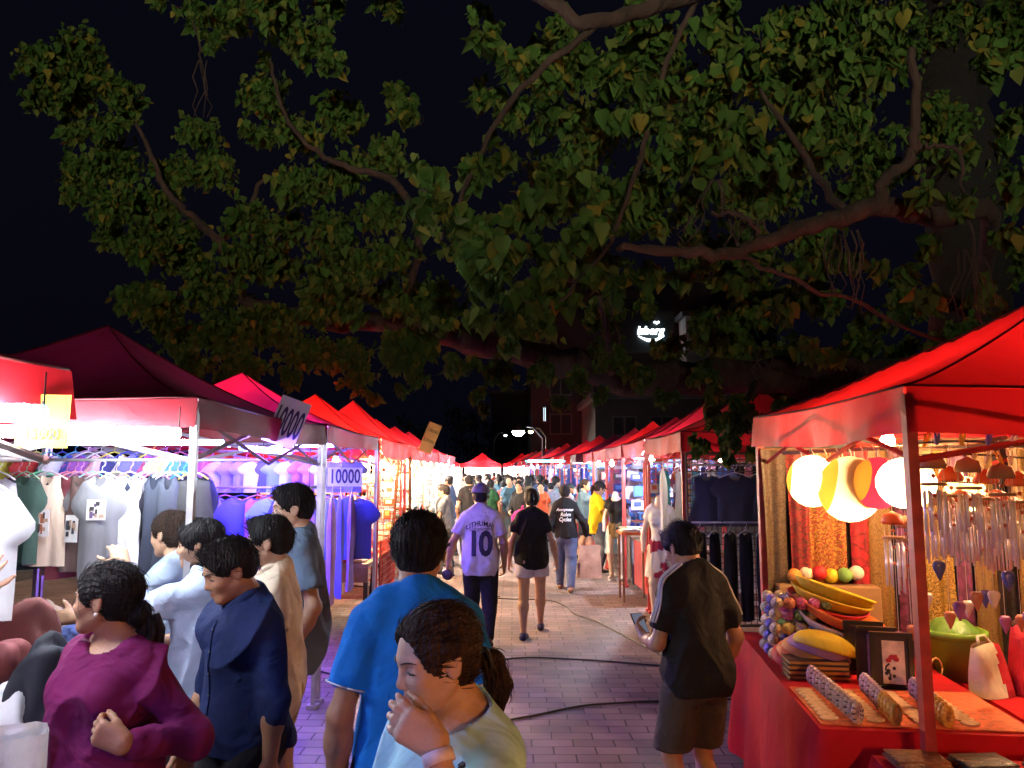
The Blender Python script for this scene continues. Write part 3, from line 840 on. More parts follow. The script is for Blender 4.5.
building('shop_house', -1.8, 3.2, 66, 80, 8.5, (.04, .036, .03), 'low shop house with two amber lit strips far down the lane', [(.6, 4.6, .14, 2.4, warmw), (2.6, 5.9, .12, 3.0, warmw), (2.4, 3.2, 1.2, 1.2, None)])
building('row_house', 4.0, 14, 36, 43, 5.2, (.03, .028, .026), 'two storey row house with a pale upper ledge behind the right canopies', [(x, 3.9, 1.1, .9, None) for x in (5.4, 7.2, 9, 10.8, 12.6)])

# street lamp far down the lane, lit, with two smaller lights
def lamp(X, Y, Z, r, c, e, label, arm=.8):
    rt = empty('street_lamp', (X, Y, 0), label, 'street lamp', 'lit street lamps down the lane'); pm = mat('lamp_post_steel', (.05, .05, .05), rough=.5, metal=.6)
    MB().tube([(X+arm, Y, 0), (X+arm, Y, Z-.3), (X+arm*.6, Y, Z+.15), (X+.1, Y, Z+.2)], [.09, .06, .05, .04], 8).build('pole', pm, rt, True)
    hd_ = MB().lathe((X, Y, Z), [(.02, .3), (r*.6, .25), (r*1.05, .05), (r*1.05, 0)], 12).build('lamp_shade', pm, rt, True)
    MB().ball((X, Y, Z-.02), r, 14, sz=.8).build('bulb', emat('street_bulb_'+str(Y), c, e), hd_, True)
lamp(.25, 30, 3.35, .24, (.8, .88, 1), 130, 'bright white street lamp above the far end of the lane', 1)
lamp(.95, 38, 3.75, .12, (1, .75, .3), 30, 'small amber street lamp right of the bright white one', .8)
lamp(-.45, 52, 4.2, .1, (.8, .9, 1), 25, 'tiny pale street lamp left of the bright white one', -.8)
lamp(-9.0, 13.5, 3.5, .07, (.85, .95, 1), 60, 'small white street lamp over the leftmost red canopy', -1.2)
# floodlight added unseen behind the camera, only to light the tree
fl = empty('fill_floodlight', (0.5, -12, 0), 'white floodlight added unseen behind the camera aimed up at the tree', 'fill_floodlight')
pm_ = mat('lamp_post_steel', (.05, .05, .05), rough=.5, metal=.6)
MB().tube([(0.5, -12.1, 0), (0.5, -12.1, 1.85)], .05, 8).build('mast', pm_, fl, True)
Mf = Matrix.Rotation(R(24), 3, 'X')
hs_ = MB(); c0 = Vector((0.5, -12, 2.1))
hs_.box(c0+Mf@Vector((0, -.08, 0)), (.72, .06, .86), rot=Mf); hs_.box(c0+Mf@Vector((0, .52, -.40)), (1.0, 1.15, .02), rot=Mf)  # lower plate is a long visor, added to keep this light off people
for q in (-1, 1): hs_.box(c0+Mf@Vector((q*.36, .1, 0)), (.02, .3, .84), rot=Mf)
hs_.build('housing', pm_, fl)
MB().box(c0+Mf@Vector((0, -.035, 0)), (.62, .02, .2), rot=Mf).build('fill_lamp_face', emat('fill_flood_light', (1, .92, .66), 3500), fl)
# ---------------------------------------------------------------- the great bodhi tree and the trees behind
LEAF2 = [(0, .04), (.26, .0), (.46, .12), (.50, .34), (.38, .58), (.16, .82), (0, 1.15), (-.16, .82), (-.38, .58), (-.50, .34), (-.46, .12), (-.26, .0)]
def leaves_mesh(P, size, seed, droop=.8, simple=False):
    """heart-shaped leaves with a drip tip hanging from every point of P"""
    r = np.random.RandomState(seed); n = len(P)
    sz = size*r.uniform(.6, 1.25, n)
    th = r.uniform(0, 6.283, n); tilt = r.normal(.5, .42, n)*droop
    # leaf axis points down and outwards, face turned round
    ax = np.stack([np.cos(th)*np.sin(tilt), np.sin(th)*np.sin(tilt), -np.cos(tilt)], 1)
    ref = np.stack([-np.sin(th), np.cos(th), np.zeros(n)], 1); roll = r.uniform(-.9, .9, n)
    nn = np.cross(ax, ref); side = ref*np.cos(roll)[:, None]+nn*np.sin(roll)[:, None]; nn = np.cross(side, ax)
    if simple:
        out2 = [(0, 0), (.42, .25), (0, 1.0), (-.42, .25)]; fold = [.0, .12, -.05, .12]; faces = [(0, 1, 2), (0, 2, 3)]
    else:
        out2 = [(0, .06), (.30, .0), (.48, .24), (.34, .6), (0, 1.12), (-.34, .6), (-.48, .24), (-.30, .0), (0, .55)]; fold = [0, .06, .13, .1, -.12, .1, .13, .06, -.03]
        faces = [(0, 1, 8), (1, 2, 8), (2, 3, 8), (3, 4, 8), (4, 5, 8), (5, 6, 8), (6, 7, 8), (7, 0, 8)]
    k = len(out2); V = np.zeros((n, k, 3))
    for i, ((x, y), f) in enumerate(zip(out2, fold)):
        V[:, i] = P+(side*x*.86+ax*y+nn*f)*sz[:, None]
    Fb = np.array(faces); Fa = (Fb[None]+np.arange(n)[:, None, None]*k).reshape(-1, 3)
    return V.reshape(-1, 3), Fa, np.repeat(r.choice(4, n, p=[.42, .28, .22, .08]), len(faces))
def leaf_mats():
    o = []
    for i, (c, t) in enumerate((((.045, .10, .018), .3), ((.065, .12, .024), .35), ((.10, .13, .028), .35), ((.17, .15, .025), .4))):
        o.append(mat('leaf_green_%d' % i, c, rough=.75, var=.35, scale=3, trans=t, spec=.12))
    return o
bark = mat('bark_grey_brown', (.040, .022, .017), rough=.9, var=.45, scale=7, bump=1.5, bscale=14, stretch=(1, 1, .3))
def branch(mb, pts, r0, r1, wob=.03, n=9, seed=0):
    r = np.random.RandomState(seed); p = spline(pts, 6); k = len(p)
    q = [v+Vector(r.normal(size=3))*wob*(1-.3*i/k) for i, v in enumerate(p)]
    mb.tube(q, [r0+(r1-r0)*(i/(k-1))+r.uniform(-.06, .06)*r0 for i in range(k)], n); return q
def inside_gap(px, py):
    for gx, gy, ax_, ay in GAPS:
        if ((px-gx)/ax_)**2+((py-gy)/ay)**2 < 1: return True
    return False
# twig clusters: (px, py, distance, radius m, leaf size m, leaves)
GAPS = []
def crown_cluster(c, rad, n, r, squash=.75):
    """leaves on many short twigs inside one ellipsoid, twigs with gaps between them"""
    nt = max(5, n//16); P = []; tw = []
    for _ in range(nt):
        d = r.normal(size=3); d /= np.linalg.norm(d); rr = rad*r.uniform(.25, 1.0)
        e = np.array(c)+d*rr*np.array((1, 1, squash)); b = np.array(c)+d*rr*.2+r.normal(size=3)*rad*.12; tw.append((b, e))
        m = n//nt; t = r.uniform(.35, 1.08, m)[:, None]
        q = b+(e-b)*t+r.normal(size=(m, 3))*rad*.13; q[:, 2] -= np.abs(r.normal(size=m))*rad*.1; P.append(q)
    return np.concatenate(P), tw
def make_crown(name, clusters, root, seed, twigmb, simple=False):
    r = np.random.RandomState(seed); Vs, Fs, Ms = [], [], []; base = 0
    for (c, rad, sz, n) in clusters:
        P, tw = crown_cluster(c, rad, n, r)
        V, Fa, fm = leaves_mesh(P, sz, r.randint(1e6), simple=simple)
        Vs.append(V); Fs.append(Fa+base); Ms.append(fm); base += len(V)
        for b, e in tw[::3]:
            mid = (b+e)/2+r.normal(size=3)*rad*.06
            twigmb.tube([b, mid, e], [.006+.008*rad, .005, .003], 4)
    return from_data(name, np.concatenate(Vs), np.concatenate(Fs), leaf_mats(), root, True, np.concatenate(Ms))
def cl(px, py, d, rpx, n, sz=.11):
    return (tuple(W(px, py, d)), rpx*d/F_PX, sz, n)
TR = Vector((5.9, 9.6, 0))
tree = empty('bodhi_tree', TR, 'huge bodhi tree spreading its dark leafy limbs over the whole lane', 'tree')
wood = MB()
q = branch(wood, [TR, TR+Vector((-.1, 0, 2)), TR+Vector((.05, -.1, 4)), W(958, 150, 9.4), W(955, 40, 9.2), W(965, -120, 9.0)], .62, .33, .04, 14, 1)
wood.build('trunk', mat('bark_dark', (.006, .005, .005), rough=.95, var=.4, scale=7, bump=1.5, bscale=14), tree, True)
limbs = [
    ([TR+Vector((-.1, 0, 2.6)), W(880, 375, 8.8), W(760, 378, 8.2), W(640, 378, 7.8), W(560, 362, 7.8), W(470, 343, 8.1), W(390, 322, 8.6), W(300, 318, 9.2), W(245, 300, 9.4)], .24, .09, 2),
    ([W(245, 300, 9.4), W(234, 275, 9.3), W(217, 240, 9.2), W(190, 215, 9.1), W(165, 190, 9.0), W(150, 150, 8.9), W(118, 95, 8.8)], .075, .02, 3),
    ([W(217, 240, 9.2), W(240, 225, 9.0), W(262, 180, 8.8)], .06, .02, 4),
    ([W(390, 322, 8.6), W(420, 250, 7.8), W(398, 186, 7.2), W(350, 168, 7.0), W(312, 148, 7.0), W(285, 115, 7.1), W(270, 60, 7.2)], .05, .015, 5),
    ([TR+Vector((.1, 0, 3.6)), W(990, 225, 6.5), W(940, 217, 5.2), W(880, 208, 4.6), W(820, 222, 4.4), W(770, 240, 4.3), W(720, 254, 4.2), W(660, 250, 4.1), W(620, 248, 4.05)], .09, .018, 6),
    ([W(878, 208, 4.6), W(885, 182, 4.6), W(912, 155, 4.6), W(915, 120, 4.6), W(913, 50, 4.6)], .045, .028, 7),
    ([W(916, 150, 4.6), W(935, 147, 4.55), W(958, 152, 4.5), W(968, 200, 4.45), W(975, 270, 4.4), W(980, 320, 4.4)], .018, .006, 8),
    ([W(730, 253, 4.2), W(770, 270, 4.3), W(850, 300, 4.6), W(930, 335, 5), W(1000, 352, 5.4)], .014, .014, 9),
    ([W(735, 212, 4.2), W(750, 222, 4.2), W(760, 238, 4.3)], .016, .014, 10), ([W(712, 215, 4.3), W(735, 212, 4.2)], .010, .014, 110),
    ([W(965, -60, 9), W(820, -70, 6.5), W(700, -10, 5.2), W(600, 22, 4.6), W(560, 8, 4.5), W(500, -20, 4.5)], .075, .03, 11),
    ([W(600, 22, 4.6), W(520, 90, 4.4), W(470, 180, 4.2), W(440, 240, 4.0)], .025, .008, 12),
    ([W(700, -10, 5.2), W(660, 80, 5), W(640, 160, 4.7), W(610, 240, 4.3), W(560, 300, 3.9)], .025, .008, 13),
    ([W(845, 215, 4.5), W(800, 150, 4.7), W(760, 90, 4.9)], .03, .012, 14),
    ([W(600, 295, 6.6), W(608, 340, 7.0), W(612, 372, 7.5)], .02, .045, 15),
    ([W(500, -20, 4.5), W(400, -60, 5.6), W(300, -20, 6.6), W(240, 10, 7.0)], .07, .03, 16),
    ([W(195, -30, 7.0), W(192, 10, 7), W(200, 50, 7), W(207, 95, 7)], .02, .006, 17),
    ([W(760, 378, 8.2), W(745, 400, 7.2), W(735, 420, 6.4)], .05, .02, 18),
]
for pts, r0, r1, sd in limbs:
    mb = MB(); branch(mb, pts, r0, r1, .012 if r0 < .1 else .03, 8, sd); mb.build('limb', bark, tree, True)
# bare hanging twigs
tw = MB(); rr_ = np.random.RandomState(3)
for (px, py, d, L_) in ((200, 60, 7, 90), (320+400, 180, 4.3, 50), (835, 235, 4.5, 90), (850, 230, 4.5, 110), (735, 215, 4.3, 60), (700, 215, 4.3, 40), (975, 255, 4.4, 80), (965, 250, 4.4, 100), (605, 300, 6.6, 70), (530, 250, 4.4, 40), (760, 350, 7, 50), (755, 220, 4.3, 70)):
    for k in range(4):
        x = px+rr_.uniform(-10, 10); y = py; pts = []
        for i in range(5): pts.append(W(x, y, d)); x += rr_.uniform(-9, 9); y += L_/5*rr_.uniform(.6, 1.2)
        tw.tube(pts, [.008, .006, .005, .004, .002], 4)
CL = []
def many(lst, d, dj, sz, dens, seed):
    r = np.random.RandomState(seed)
    for (px, py, rp) in lst:
        dd = d+r.uniform(-dj, dj); rad = rp*dd/F_PX
        sz_ = sz*(.72 if dd > 5.5 else .8)
        CL.append(cl(px, py, dd, rp, max(30, int(5.6*dens*rp*rp/(sz_*F_PX/dd)**2)), sz_))
# left crown, about nine metres off
many([(45, 62, 34), (85, 52, 34), (75, 92, 32), (115, 85, 28), (40, 95, 22), (110, 120, 22), (130, 105, 22),
      (75, 130, 22), (85, 165, 28), (120, 160, 34), (110, 200, 32), (150, 200, 34), (75, 190, 22), (150, 240, 34), (115, 235, 22), (175, 170, 26), (200, 130, 24), (215, 165, 28),
      (185, 250, 30), (250, 215, 30), (270, 260, 30), (210, 285, 34), (160, 300, 34), (135, 295, 24), (180, 335, 32), (225, 330, 38), (270, 320, 38), (240, 365, 26), (195, 360, 24), (310, 345, 30), (320, 300, 34), (350, 350, 30), (360, 375, 20), (290, 375, 18), (375, 395, 12)], 9.0, .6, .13, 6.4, 21)
many([(265, 90, 32), (300, 130, 34), (255, 130, 20), (340, 110, 34), (300, 185, 34), (345, 170, 34), (385, 150, 30), (380, 210, 32), (330, 230, 34), (290, 225, 24), (360, 265, 34), (395, 250, 28), (390, 295, 30),
      (345, 305, 24), (395, 340, 26), (410, 360, 22), (410, 110, 22), (395, 90, 18), (265, 60, 16)], 7.6, .5, .125, 5.6, 22)
many([(190, 8, 24), (230, 15, 28), (280, 18, 34), (320, 30, 30), (335, 60, 20), (300, 50, 20), (215, 35, 16), (160, -10, 18), (390, -2, 22), (390, 8, 12), (260, -10, 40), (330, 0, 24)], 7.0, .4, .12, 5.6, 23)
# middle: the near drooping bough
many([(430, 175, 30), (470, 170, 34), (500, 150, 30), (425, 205, 28), (460, 215, 40), (510, 200, 40), (550, 190, 38), (590, 220, 38), (500, 250, 44), (550, 250, 44), (470, 255, 30), (520, 290, 36), (560, 290, 34), (490, 290, 24), (590, 270, 26),
      (480, 310, 18), (515, 325, 20), (545, 315, 18), (505, 338, 10)], 4.1, .35, .125, 3.6, 24)
# hanging fringe under the dark limb
many([(430, 340, 24), (415, 375, 16), (460, 365, 24), (500, 370, 24), (540, 365, 22), (580, 380, 20), (480, 392, 13), (483, 405, 7), (610, 350, 26), (640, 370, 24), (600, 390, 14), (560, 395, 14), (665, 395, 14), (400, 385, 10), (440, 310, 34), (600, 310, 30), (650, 300, 18), (700, 320, 22), (700, 370, 22)], 7.2, .4, .12, 4.4, 25)
# upper right
many([(490, 40, 34), (530, 60, 38), (480, 90, 26), (560, 110, 40), (510, 110, 30), (600, 60, 40), (640, 110, 44), (590, 150, 40), (650, 40, 44), (700, 80, 46), (680, 150, 44), (640, 190, 40), (740, 130, 44), (760, 60, 46), (720, 20, 44), (800, 100, 44), (840, 50, 44), (800, 20, 44), (860, 110, 34), (890, 60, 34), (560, 20, 30), (480, 10, 22), (850, 0, 40), (900, 10, 30), (640, 0, 36),
      (700, 190, 34), (780, 160, 36), (830, 150, 30), (770, 200, 26), (650, 225, 26), (600, 190, 30)], 5.2, .6, .14, 3.6, 26)
many([(735, 275, 15), (725, 265, 10), (795, 262, 14), (820, 258, 14), (850, 255, 14), (880, 262, 14), (905, 268, 13), (780, 300, 16), (805, 345, 16), (830, 352, 14), (930, 240, 18), (960, 150, 24), (1000, 120, 34), (990, 60, 40), (1015, 180, 24), (930, 290, 18), (980, 280, 22), (1010, 230, 24), (1005, 310, 22), (920, 190, 20), (960, 200, 18), (850, 180, 22), (860, 60, 30), (620, 280, 24), (650, 265, 20), (680, 275, 22)], 4.7, .3, .135, 3.0, 27)
# darker mass behind on the right
many([(720, 330, 40), (760, 300, 36), (820, 290, 36), (740, 370, 30), (780, 380, 28), (860, 330, 34), (900, 300, 34), (900, 350, 26), (670, 345, 24), (1000, 20, 60), (940, 120, 50), (1000, 260, 40), (700, 250, 36), (600, 260, 34), (820, 240, 36), (880, 170, 36), (700, 120, 60), (800, 60, 60), (600, 120, 50), (760, 180, 60), (650, 60, 60), (880, 40, 60), (940, 30, 50), (840, 130, 60), (560, 60, 50), (980, 180, 50), (740, 250, 50), (640, 200, 50), (560, 180, 50), (470, 230, 44), (430, 300, 40), (520, 320, 40), (330, 270, 44), (250, 250, 40), (180, 230, 36), (960, 340, 40), (850, 370, 34)], 8.6, .8, .14, 4.2, 28)
# the low bough that hangs before the second right stall
many([(710, 412, 22), (735, 425, 26), (765, 418, 22), (700, 440, 16), (725, 450, 14), (755, 445, 18), (775, 440, 14), (745, 400, 18), (780, 405, 14), (715, 390, 14)], 6.3, .25, .115, 4.6, 29)
make_crown('crown', CL, tree, 5, tw)
tag(tw.build('twigs', bark, tree, True), kind='stuff')

def back_tree(name, X, Y, H, rad, label, seed, n=1400, lsz=.3):
    r = np.random.RandomState(seed); t = empty(name, (X, Y, 0), label, 'tree', 'dark trees beyond the stalls')
    mb = MB(); branch(mb, [(X, Y, 0), (X+.1, Y, H*.3), (X-.1, Y, H*.75)], .22, .08, .05, 8, seed); mb.build('trunk', bark, t, True)
    cs = []
    for k in range(9):
        a = r.uniform(0, 6.28); q = r.uniform(0, rad*.7); cs.append(((X+math.cos(a)*q, Y+math.sin(a)*q, H*.7+r.uniform(-.25, .3)*H*.8), rad*r.uniform(.35, .6), lsz, n//9))
    tb = MB(); make_crown('crown', cs, t, seed, tb, True); tag(tb.build('twigs', bark, t), kind='stuff')
back_tree('street_tree', 3.3, 56, 7, 3.2, 'dark street tree beside the shop house down the lane', 41)
back_tree('street_tree', -7, 60, 6.5, 4, 'low dark tree beyond the left hand canopies', 42)
back_tree('street_tree', -3.5, 75, 8, 4, 'dark tree at the very end of the lane', 43)
back_tree('street_tree', 8.5, 24, 6.5, 3, 'dark tree standing between the right canopies and the office block', 44)
# ---------------------------------------------------------------- market canopies
def canopy_mat(name, c, t=.45):
    return mat(name, c, rough=.55, var=.18, scale=3, bump=.5, bscale=5, trans=t)
red_a = canopy_mat('canopy_red', (.40, .009, .016), .3); red_b = canopy_mat('canopy_bright_red', (.42, .008, .014), .32); maroon = canopy_mat('canopy_maroon', (.10, .004, .018), .12)
steel = mat('post_steel', (.42, .40, .40), rough=.45, metal=.5, var=.2, scale=12); redpost = mat('post_red_paint', (.5, .05, .04), rough=.5, var=.25, scale=14)
def canopy(x0, x1, y0, y1, zt, zp, label, m=red_a, post=steel, vh=.2, seed=0, inset=0, vm=None, pw=1.5, brace=True, group='red market canopies', pr=.0155, detail=10):
    r_ = random.Random(seed); cx, cy = (x0+x1)/2, (y0+y1)/2
    rt = empty('market_canopy', (cx, cy, 0), label, 'canopy', group)
    n = detail; wn_ = SNoise(seed, 3.2, 8)
    def roof(u, v):
        a, b = 2*u-1, 2*v-1; k = 1-max(abs(a), abs(b)); ridge = 1-abs(abs(a)-abs(b))
        h = (k**pw)*(1-.10*(1-ridge)*math.sin(math.pi*k))
        sag = .035*math.sin(math.pi*min(1, max(0, 1-k)))*(1-ridge)
        edge = .02*(1-abs(min(abs(a), abs(b))))*(1-k)**8*-1
        wr = wn_(np.array((a*3, b*3, seed)))*.010*(1-k)*min(1, (1-max(abs(a), abs(b)))*8) if detail >= 10 else 0
        return (cx+a*(x1-x0)/2, cy+b*(y1-y0)/2, zt+(zp-zt)*h-sag+edge+float(wr))
    MB().grid(roof, 2*n, 2*n).build('roof', m, rt, False if detail < 6 else True)
    if detail >= 10:
        sm = MB(); zz = lambda u, v: Vector(roof(u, v))+Vector((0, 0, .004))
        for (u0, v0) in ((0, 0), (1, 0), (1, 1), (0, 1)): sm.tube([zz(u0+(.5-u0)*t, v0+(.5-v0)*t) for t in np.linspace(0, 1, 16)], .006, 5)
        for (p_, q_) in (((0, 0), (1, 0)), ((1, 0), (1, 1)), ((1, 1), (0, 1)), ((0, 1), (0, 0))): sm.tube([zz(p_[0]+(q_[0]-p_[0])*t, p_[1]+(q_[1]-p_[1])*t) for t in np.linspace(0, 1, 16)], .006, 5)
        sm.build('seam', mat('seam_dark_red', (.10, .004, .008), rough=.7), rt, True)
    for i, (a, b, c, d) in enumerate(((x0, y0, x1, y0), (x1, y0, x1, y1), (x1, y1, x0, y1), (x0, y1, x0, y0))):
        ph = r_.uniform(0, 6)
        nx, ny = (d-b), -(c-a); L_ = math.hypot(nx, ny); nx /= L_; ny /= L_
        def val(u, v):
            w = (.018*math.sin(u*9+ph)+.012*math.sin(u*23+ph*2)+.006*math.sin(u*51+ph))*(.15+v); sg_ = .02*(4*u*(1-u))
            return (a+(c-a)*u+nx*(.006+w), b+(d-b)*u+ny*(.006+w), zt-sg_-vh*v*(1-.04*math.sin(u*7+ph)))
        MB().grid(val, 2*n+4, 3).build('valance', vm or m, rt, True)
    for x in (x0+.02, x1-.02):
        for y in (y0+.02, y1-.02):
            p = MB(); y = y-(inset if y > cy else 0); p.box((x, y, zt/2-.01), (pr*2, pr*2, zt-.04)); p.box((x, y, .02), (.08, .08, .03)); p.build('leg', post, rt)
    if brace:
        z1, z2 = zt-.06, zt-.30
        for (a, b, c, d) in ((x0+.02, y0+.02, x1-.02, y0+.02), (x1-.02, y0+.02, x1-.02, y1-.02), (x1-.02, y1-.02, x0+.02, y1-.02), (x0+.02, y1-.02, x0+.02, y0+.02)):
            t = MB(); ix, iy = (cx-(a+c)/2)*.02, (cy-(b+d)/2)*.02
            for k in (0, .5):
                P = lambda u, z: (a+(c-a)*u+ix, b+(d-b)*u+iy, z)
                t.bar(P(k, z1), P(k+.5, z2), .018); t.bar(P(k, z2), P(k+.5, z1), .018)
            t.build('scissor_brace', post, rt)
    return rt
def tube_lamp(a, b, c, e, label, r=.018, cap=(.35, .72, .95), group='tube lamps under the canopies', wire=None):
    a, b = Vector(a), Vector(b); rt = empty('tube_lamp', (a+b)/2, label, 'lamp', group); d = (b-a).normalized()
    MB().tube([a+d*.05, b-d*.05], r, 10).build('tube', emat('tube_light_%s_%d' % ('_'.join('%02d' % int(x*99) for x in c), e), c, e), rt, True)
    cm_ = mat('lamp_cap_%02d' % int(cap[0]*99), cap, rough=.4, var=0, trans=.7)
    for p, q in ((a, a+d*.06), (b-d*.06, b)): MB().tube([p, q], min(r*1.05, .026), 10).build('end_cap', cm_, rt, True)
    MB().tube([a+Vector((0, 0, .0)), a+Vector((0, 0, .12))], .003, 4).build('hanging_wire', cable_m, rt); MB().tube([b, b+Vector((0, 0, .12))], .003, 4).build('hanging_wire', cable_m, rt)
    return rt
cable_m = mat('wire_dark', (.03, .03, .03), rough=.6, var=0)
def bulb_lamp(p, c, e, label, r=.035, group='bare bulbs in the stalls', top=.16):
    p = Vector(p); rt = empty('bare_bulb', p, label, 'light bulb', group)
    MB().lathe(p, [(.012, .05), (r*.55, .03), (r, -.01), (r*.9, -.035), (r*.5, -.055), (.004, -.062)][::-1], 12).build('bulb', emat('bulb_light_%s_%d' % ('_'.join('%02d' % int(x*99) for x in c), e), c, e), rt, True)
    MB().lathe(p, [(.016, .05), (.018, .055), (.018, .085), (.006, .1)], 10).build('socket', mat('socket_dark', (.05, .05, .05), rough=.5), rt, True)
    MB().tube([p+Vector((0, 0, .09)), p+Vector((0, 0, top))], .003, 4).build('hanging_wire', cable_m, rt)
    return rt
NTH = ['first', 'second', 'third', 'fourth', 'fifth', 'sixth', 'seventh', 'eighth', 'ninth', 'tenth', 'eleventh', 'twelfth', 'thirteenth', 'fourteenth', 'fifteenth', 'sixteenth', 'seventeenth', 'eighteenth', 'nineteenth', 'twentieth']
WHITE = (.82, .90, 1.); BLUE = (.25, .22, 1.); VIOLET = (.42, .25, 1.); WARM = (1., .62, .28); WARM2 = (1, .78, .5)
LX = -1.49
# left row
canopy(-3.75, LX, .15, 2.5, 2.13, 2.75, 'bright red canopy at the left edge with the yellow price card', red_b, seed=1, inset=.5, vh=.16)
canopy(-3.7, LX, 3.55, 5.95, 2.14, 2.72, 'dark maroon canopy with a tall peak, second from the left edge', maroon, seed=2, vh=.14, vm=canopy_mat('valance_dark_red', (.17, .004, .010), .25))
canopy(-3.75, LX, 6.05, 8.4, 2.16, 2.74, 'vivid red canopy behind the maroon one, over the blue lit clothes', red_b, seed=3, vh=.14)
canopy(-3.6, LX-.02, 8.6, 10.8, 2.16, 2.78, 'red canopy over the warm lit stall with the handcart', red_b, redpost, seed=4)
canopy(-3.6, LX-.04, 10.95, 13.2, 2.17, 2.92, 'red canopy next beyond the handcart stall, sharp peak', red_b, redpost, seed=5)
def lx(d): return LX-.04-max(0, d-18)*.09
def rx(d): return 1.74-max(0, d-16)*.075
ly = []
for i in range(12):
    y = 13.4+i*2.35; x = lx(y); ly.append((x, y))
    canopy(x-2.2, x, y, y+2.15, 2.16, 2.78, '%s red canopy of the left row counting from the girl end, %s' % (NTH[i+5], 'glaring white light below' if i % 2 == 0 else 'paler light below'), red_a if i % 3 else red_b, seed=20+i, brace=i < 3, detail=6)
# right row
RX = 1.58
canopy(RX, RX+2.9, 3.0, 4.88, 2.135, 2.80, 'big bright red canopy over the lantern and souvenir stall on the right', red_b, redpost, vh=.19, seed=7, pw=1.15, detail=14, pr=.021)
for i in range(17):
    y = 7.75+i*2.12; x = rx(y)
    canopy(x, x+2.2, y, y+2.0, 2.19, 2.76+.04*math.sin(i*2.3), ('red canopy half hidden by the low leafy bough, first beyond the lantern stall' if i == 0 else '%s red canopy of the right row beyond the lantern stall, %s' % (NTH[i], ('bright roof', 'dull roof', 'sagging roof')[i % 3])), (red_a, red_b, maroon)[i % 3] if i > 2 else red_a, redpost, seed=50+i, brace=i < 3, detail=6 if i > 2 else 10)
# canopies just behind the camera; lamps added under them light the people from the front
canopy(-3.9, -1.75, -2.6, -.35, 2.13, 2.75, 'red canopy just behind the camera on the left', red_a, seed=81)
canopy(1.8, 4.1, -2.2, .2, 2.13, 2.75, 'red canopy just behind the camera on the right', red_a, seed=82)

# ---------------------------------------------------------------- lamps of the stalls
tube_lamp((-2.6, 2.20, 1.965), (-1.365, 2.18, 1.965), WHITE, 90, r=.028, label='white tube lamp with a light blue cap crossing the yellow price card')
tube_lamp((-2.45, 3.40, 1.975), (-1.50, 3.38, 1.965), WHITE, 110, r=.028, label='white tube lamp with a blue cap under the maroon canopy')
tube_lamp((-3.0, 4.9, 1.98), (-1.9, 4.95, 1.98), WHITE, 120, 'short white tube lamp deep under the maroon canopy')
tube_lamp((-2.95, 6.35, 2.02), (-1.65, 6.35, 2.03), (.10, .10, 1.), 330, 'bluish tube lamp at the near edge of the blue clothes stall')
tube_lamp((-2.9, 7.2, 2.04), (-1.75, 7.4, 2.04), (.14, .12, 1.), 460, 'deep blue tube lamp in the middle of the blue clothes stall')
tube_lamp((-1.62, 4.5, 1.93), (-1.62, 5.5, 1.93), (.30, .16, 1.), 90, 'violet tube lamp along the aisle edge of the maroon canopy')
tube_lamp((-1.9, -1.5, 1.95), (-1.9, -.45, 1.95), (.26, .27, 1.), 150, 'added violet tube lamp unseen behind the camera on the left')  # added out of view as cool front light on the people
tube_lamp((-1.72, .5, 1.96), (-1.66, 1.35, 1.96), (.34, .46, 1.), 150, 'violet white tube lamp at the aisle edge of the leftmost canopy')
bulb_lamp((2.1, -.6, 1.93), (1, .42, .12), 1300, 'added warm bulb unseen behind the camera on the right')  # this bulb and the next are added out of view as warm front light
bulb_lamp((1.95, -1.6, 1.9), (1, .42, .14), 900, 'second added warm bulb unseen behind the camera on the right, farther back')
bulb_lamp((-2.7, 7.25, 2.38), (1, .35, .18), 380, 'added small warm bulb hidden up in the roof of the blue clothes canopy', top=.3)  # added behind the valance to make this roof glow red
for i in range(5):
    x = -5.2+i*2.35; canopy(x, x+2.2, 43, 45.2, 2.16, 2.8, 'red canopy closing the lane end, %s from the left' % NTH[i], red_b if i % 2 else red_a, seed=90+i, brace=False, detail=6)
    for q in (.5, 1.7): bulb_lamp((x+q, 43.3, 1.85), (1, .85, .7), 1600, 'glaring bulb in the %s canopy closing the lane end, %s side' % (NTH[i], 'left' if q < 1 else 'right'), r=.09)
    pl_ = MB().box((x+1.1, 44.9, 1.2), (2.1, .05, 1.9)).build('back_cloth', mat('backcloth_pale', (.5, .45, .42), rough=.9), None); tag(pl_, 'pale cloth wall at the back of the %s canopy closing the lane end' % NTH[i], 'cloth wall')
bulb_lamp((-2.15, 9.2, 1.93), WARM, 3400, 'warm bulb above the red goods on the handcart stall')
bulb_lamp((-1.95, 10.4, 1.93), WARM, 3400, 'warm bulb at the far side of the handcart stall')
bulb_lamp((-2.0, 11.7, 1.93), (1, .72, .42), 3800, 'glaring bulb in the stall after the handcart stall')
bulb_lamp((-1.8, 12.8, 1.95), (1, .72, .42), 3800, 'glaring bulb at the far edge of the stall after the handcart stall')
for i, (x, y) in enumerate(ly):
    e = (3800, 2600, 3200)[i % 3] if i < 6 else 1600; c = ((1, .78, .55), (1, .86, .72), (.85, .92, 1))[i % 3]
    bulb_lamp((x-.25, y+.6, 1.96), c, e, 'bright %s bulb hanging in the %s left stall' % (('warm', 'white', 'cold white')[i % 3], NTH[i+5]), r=.05)
    if i < 7: bulb_lamp((x-.9, y+1.4, 1.9), c, e//2, 'bulb at the back of the %s left stall' % NTH[i+5], r=.04)
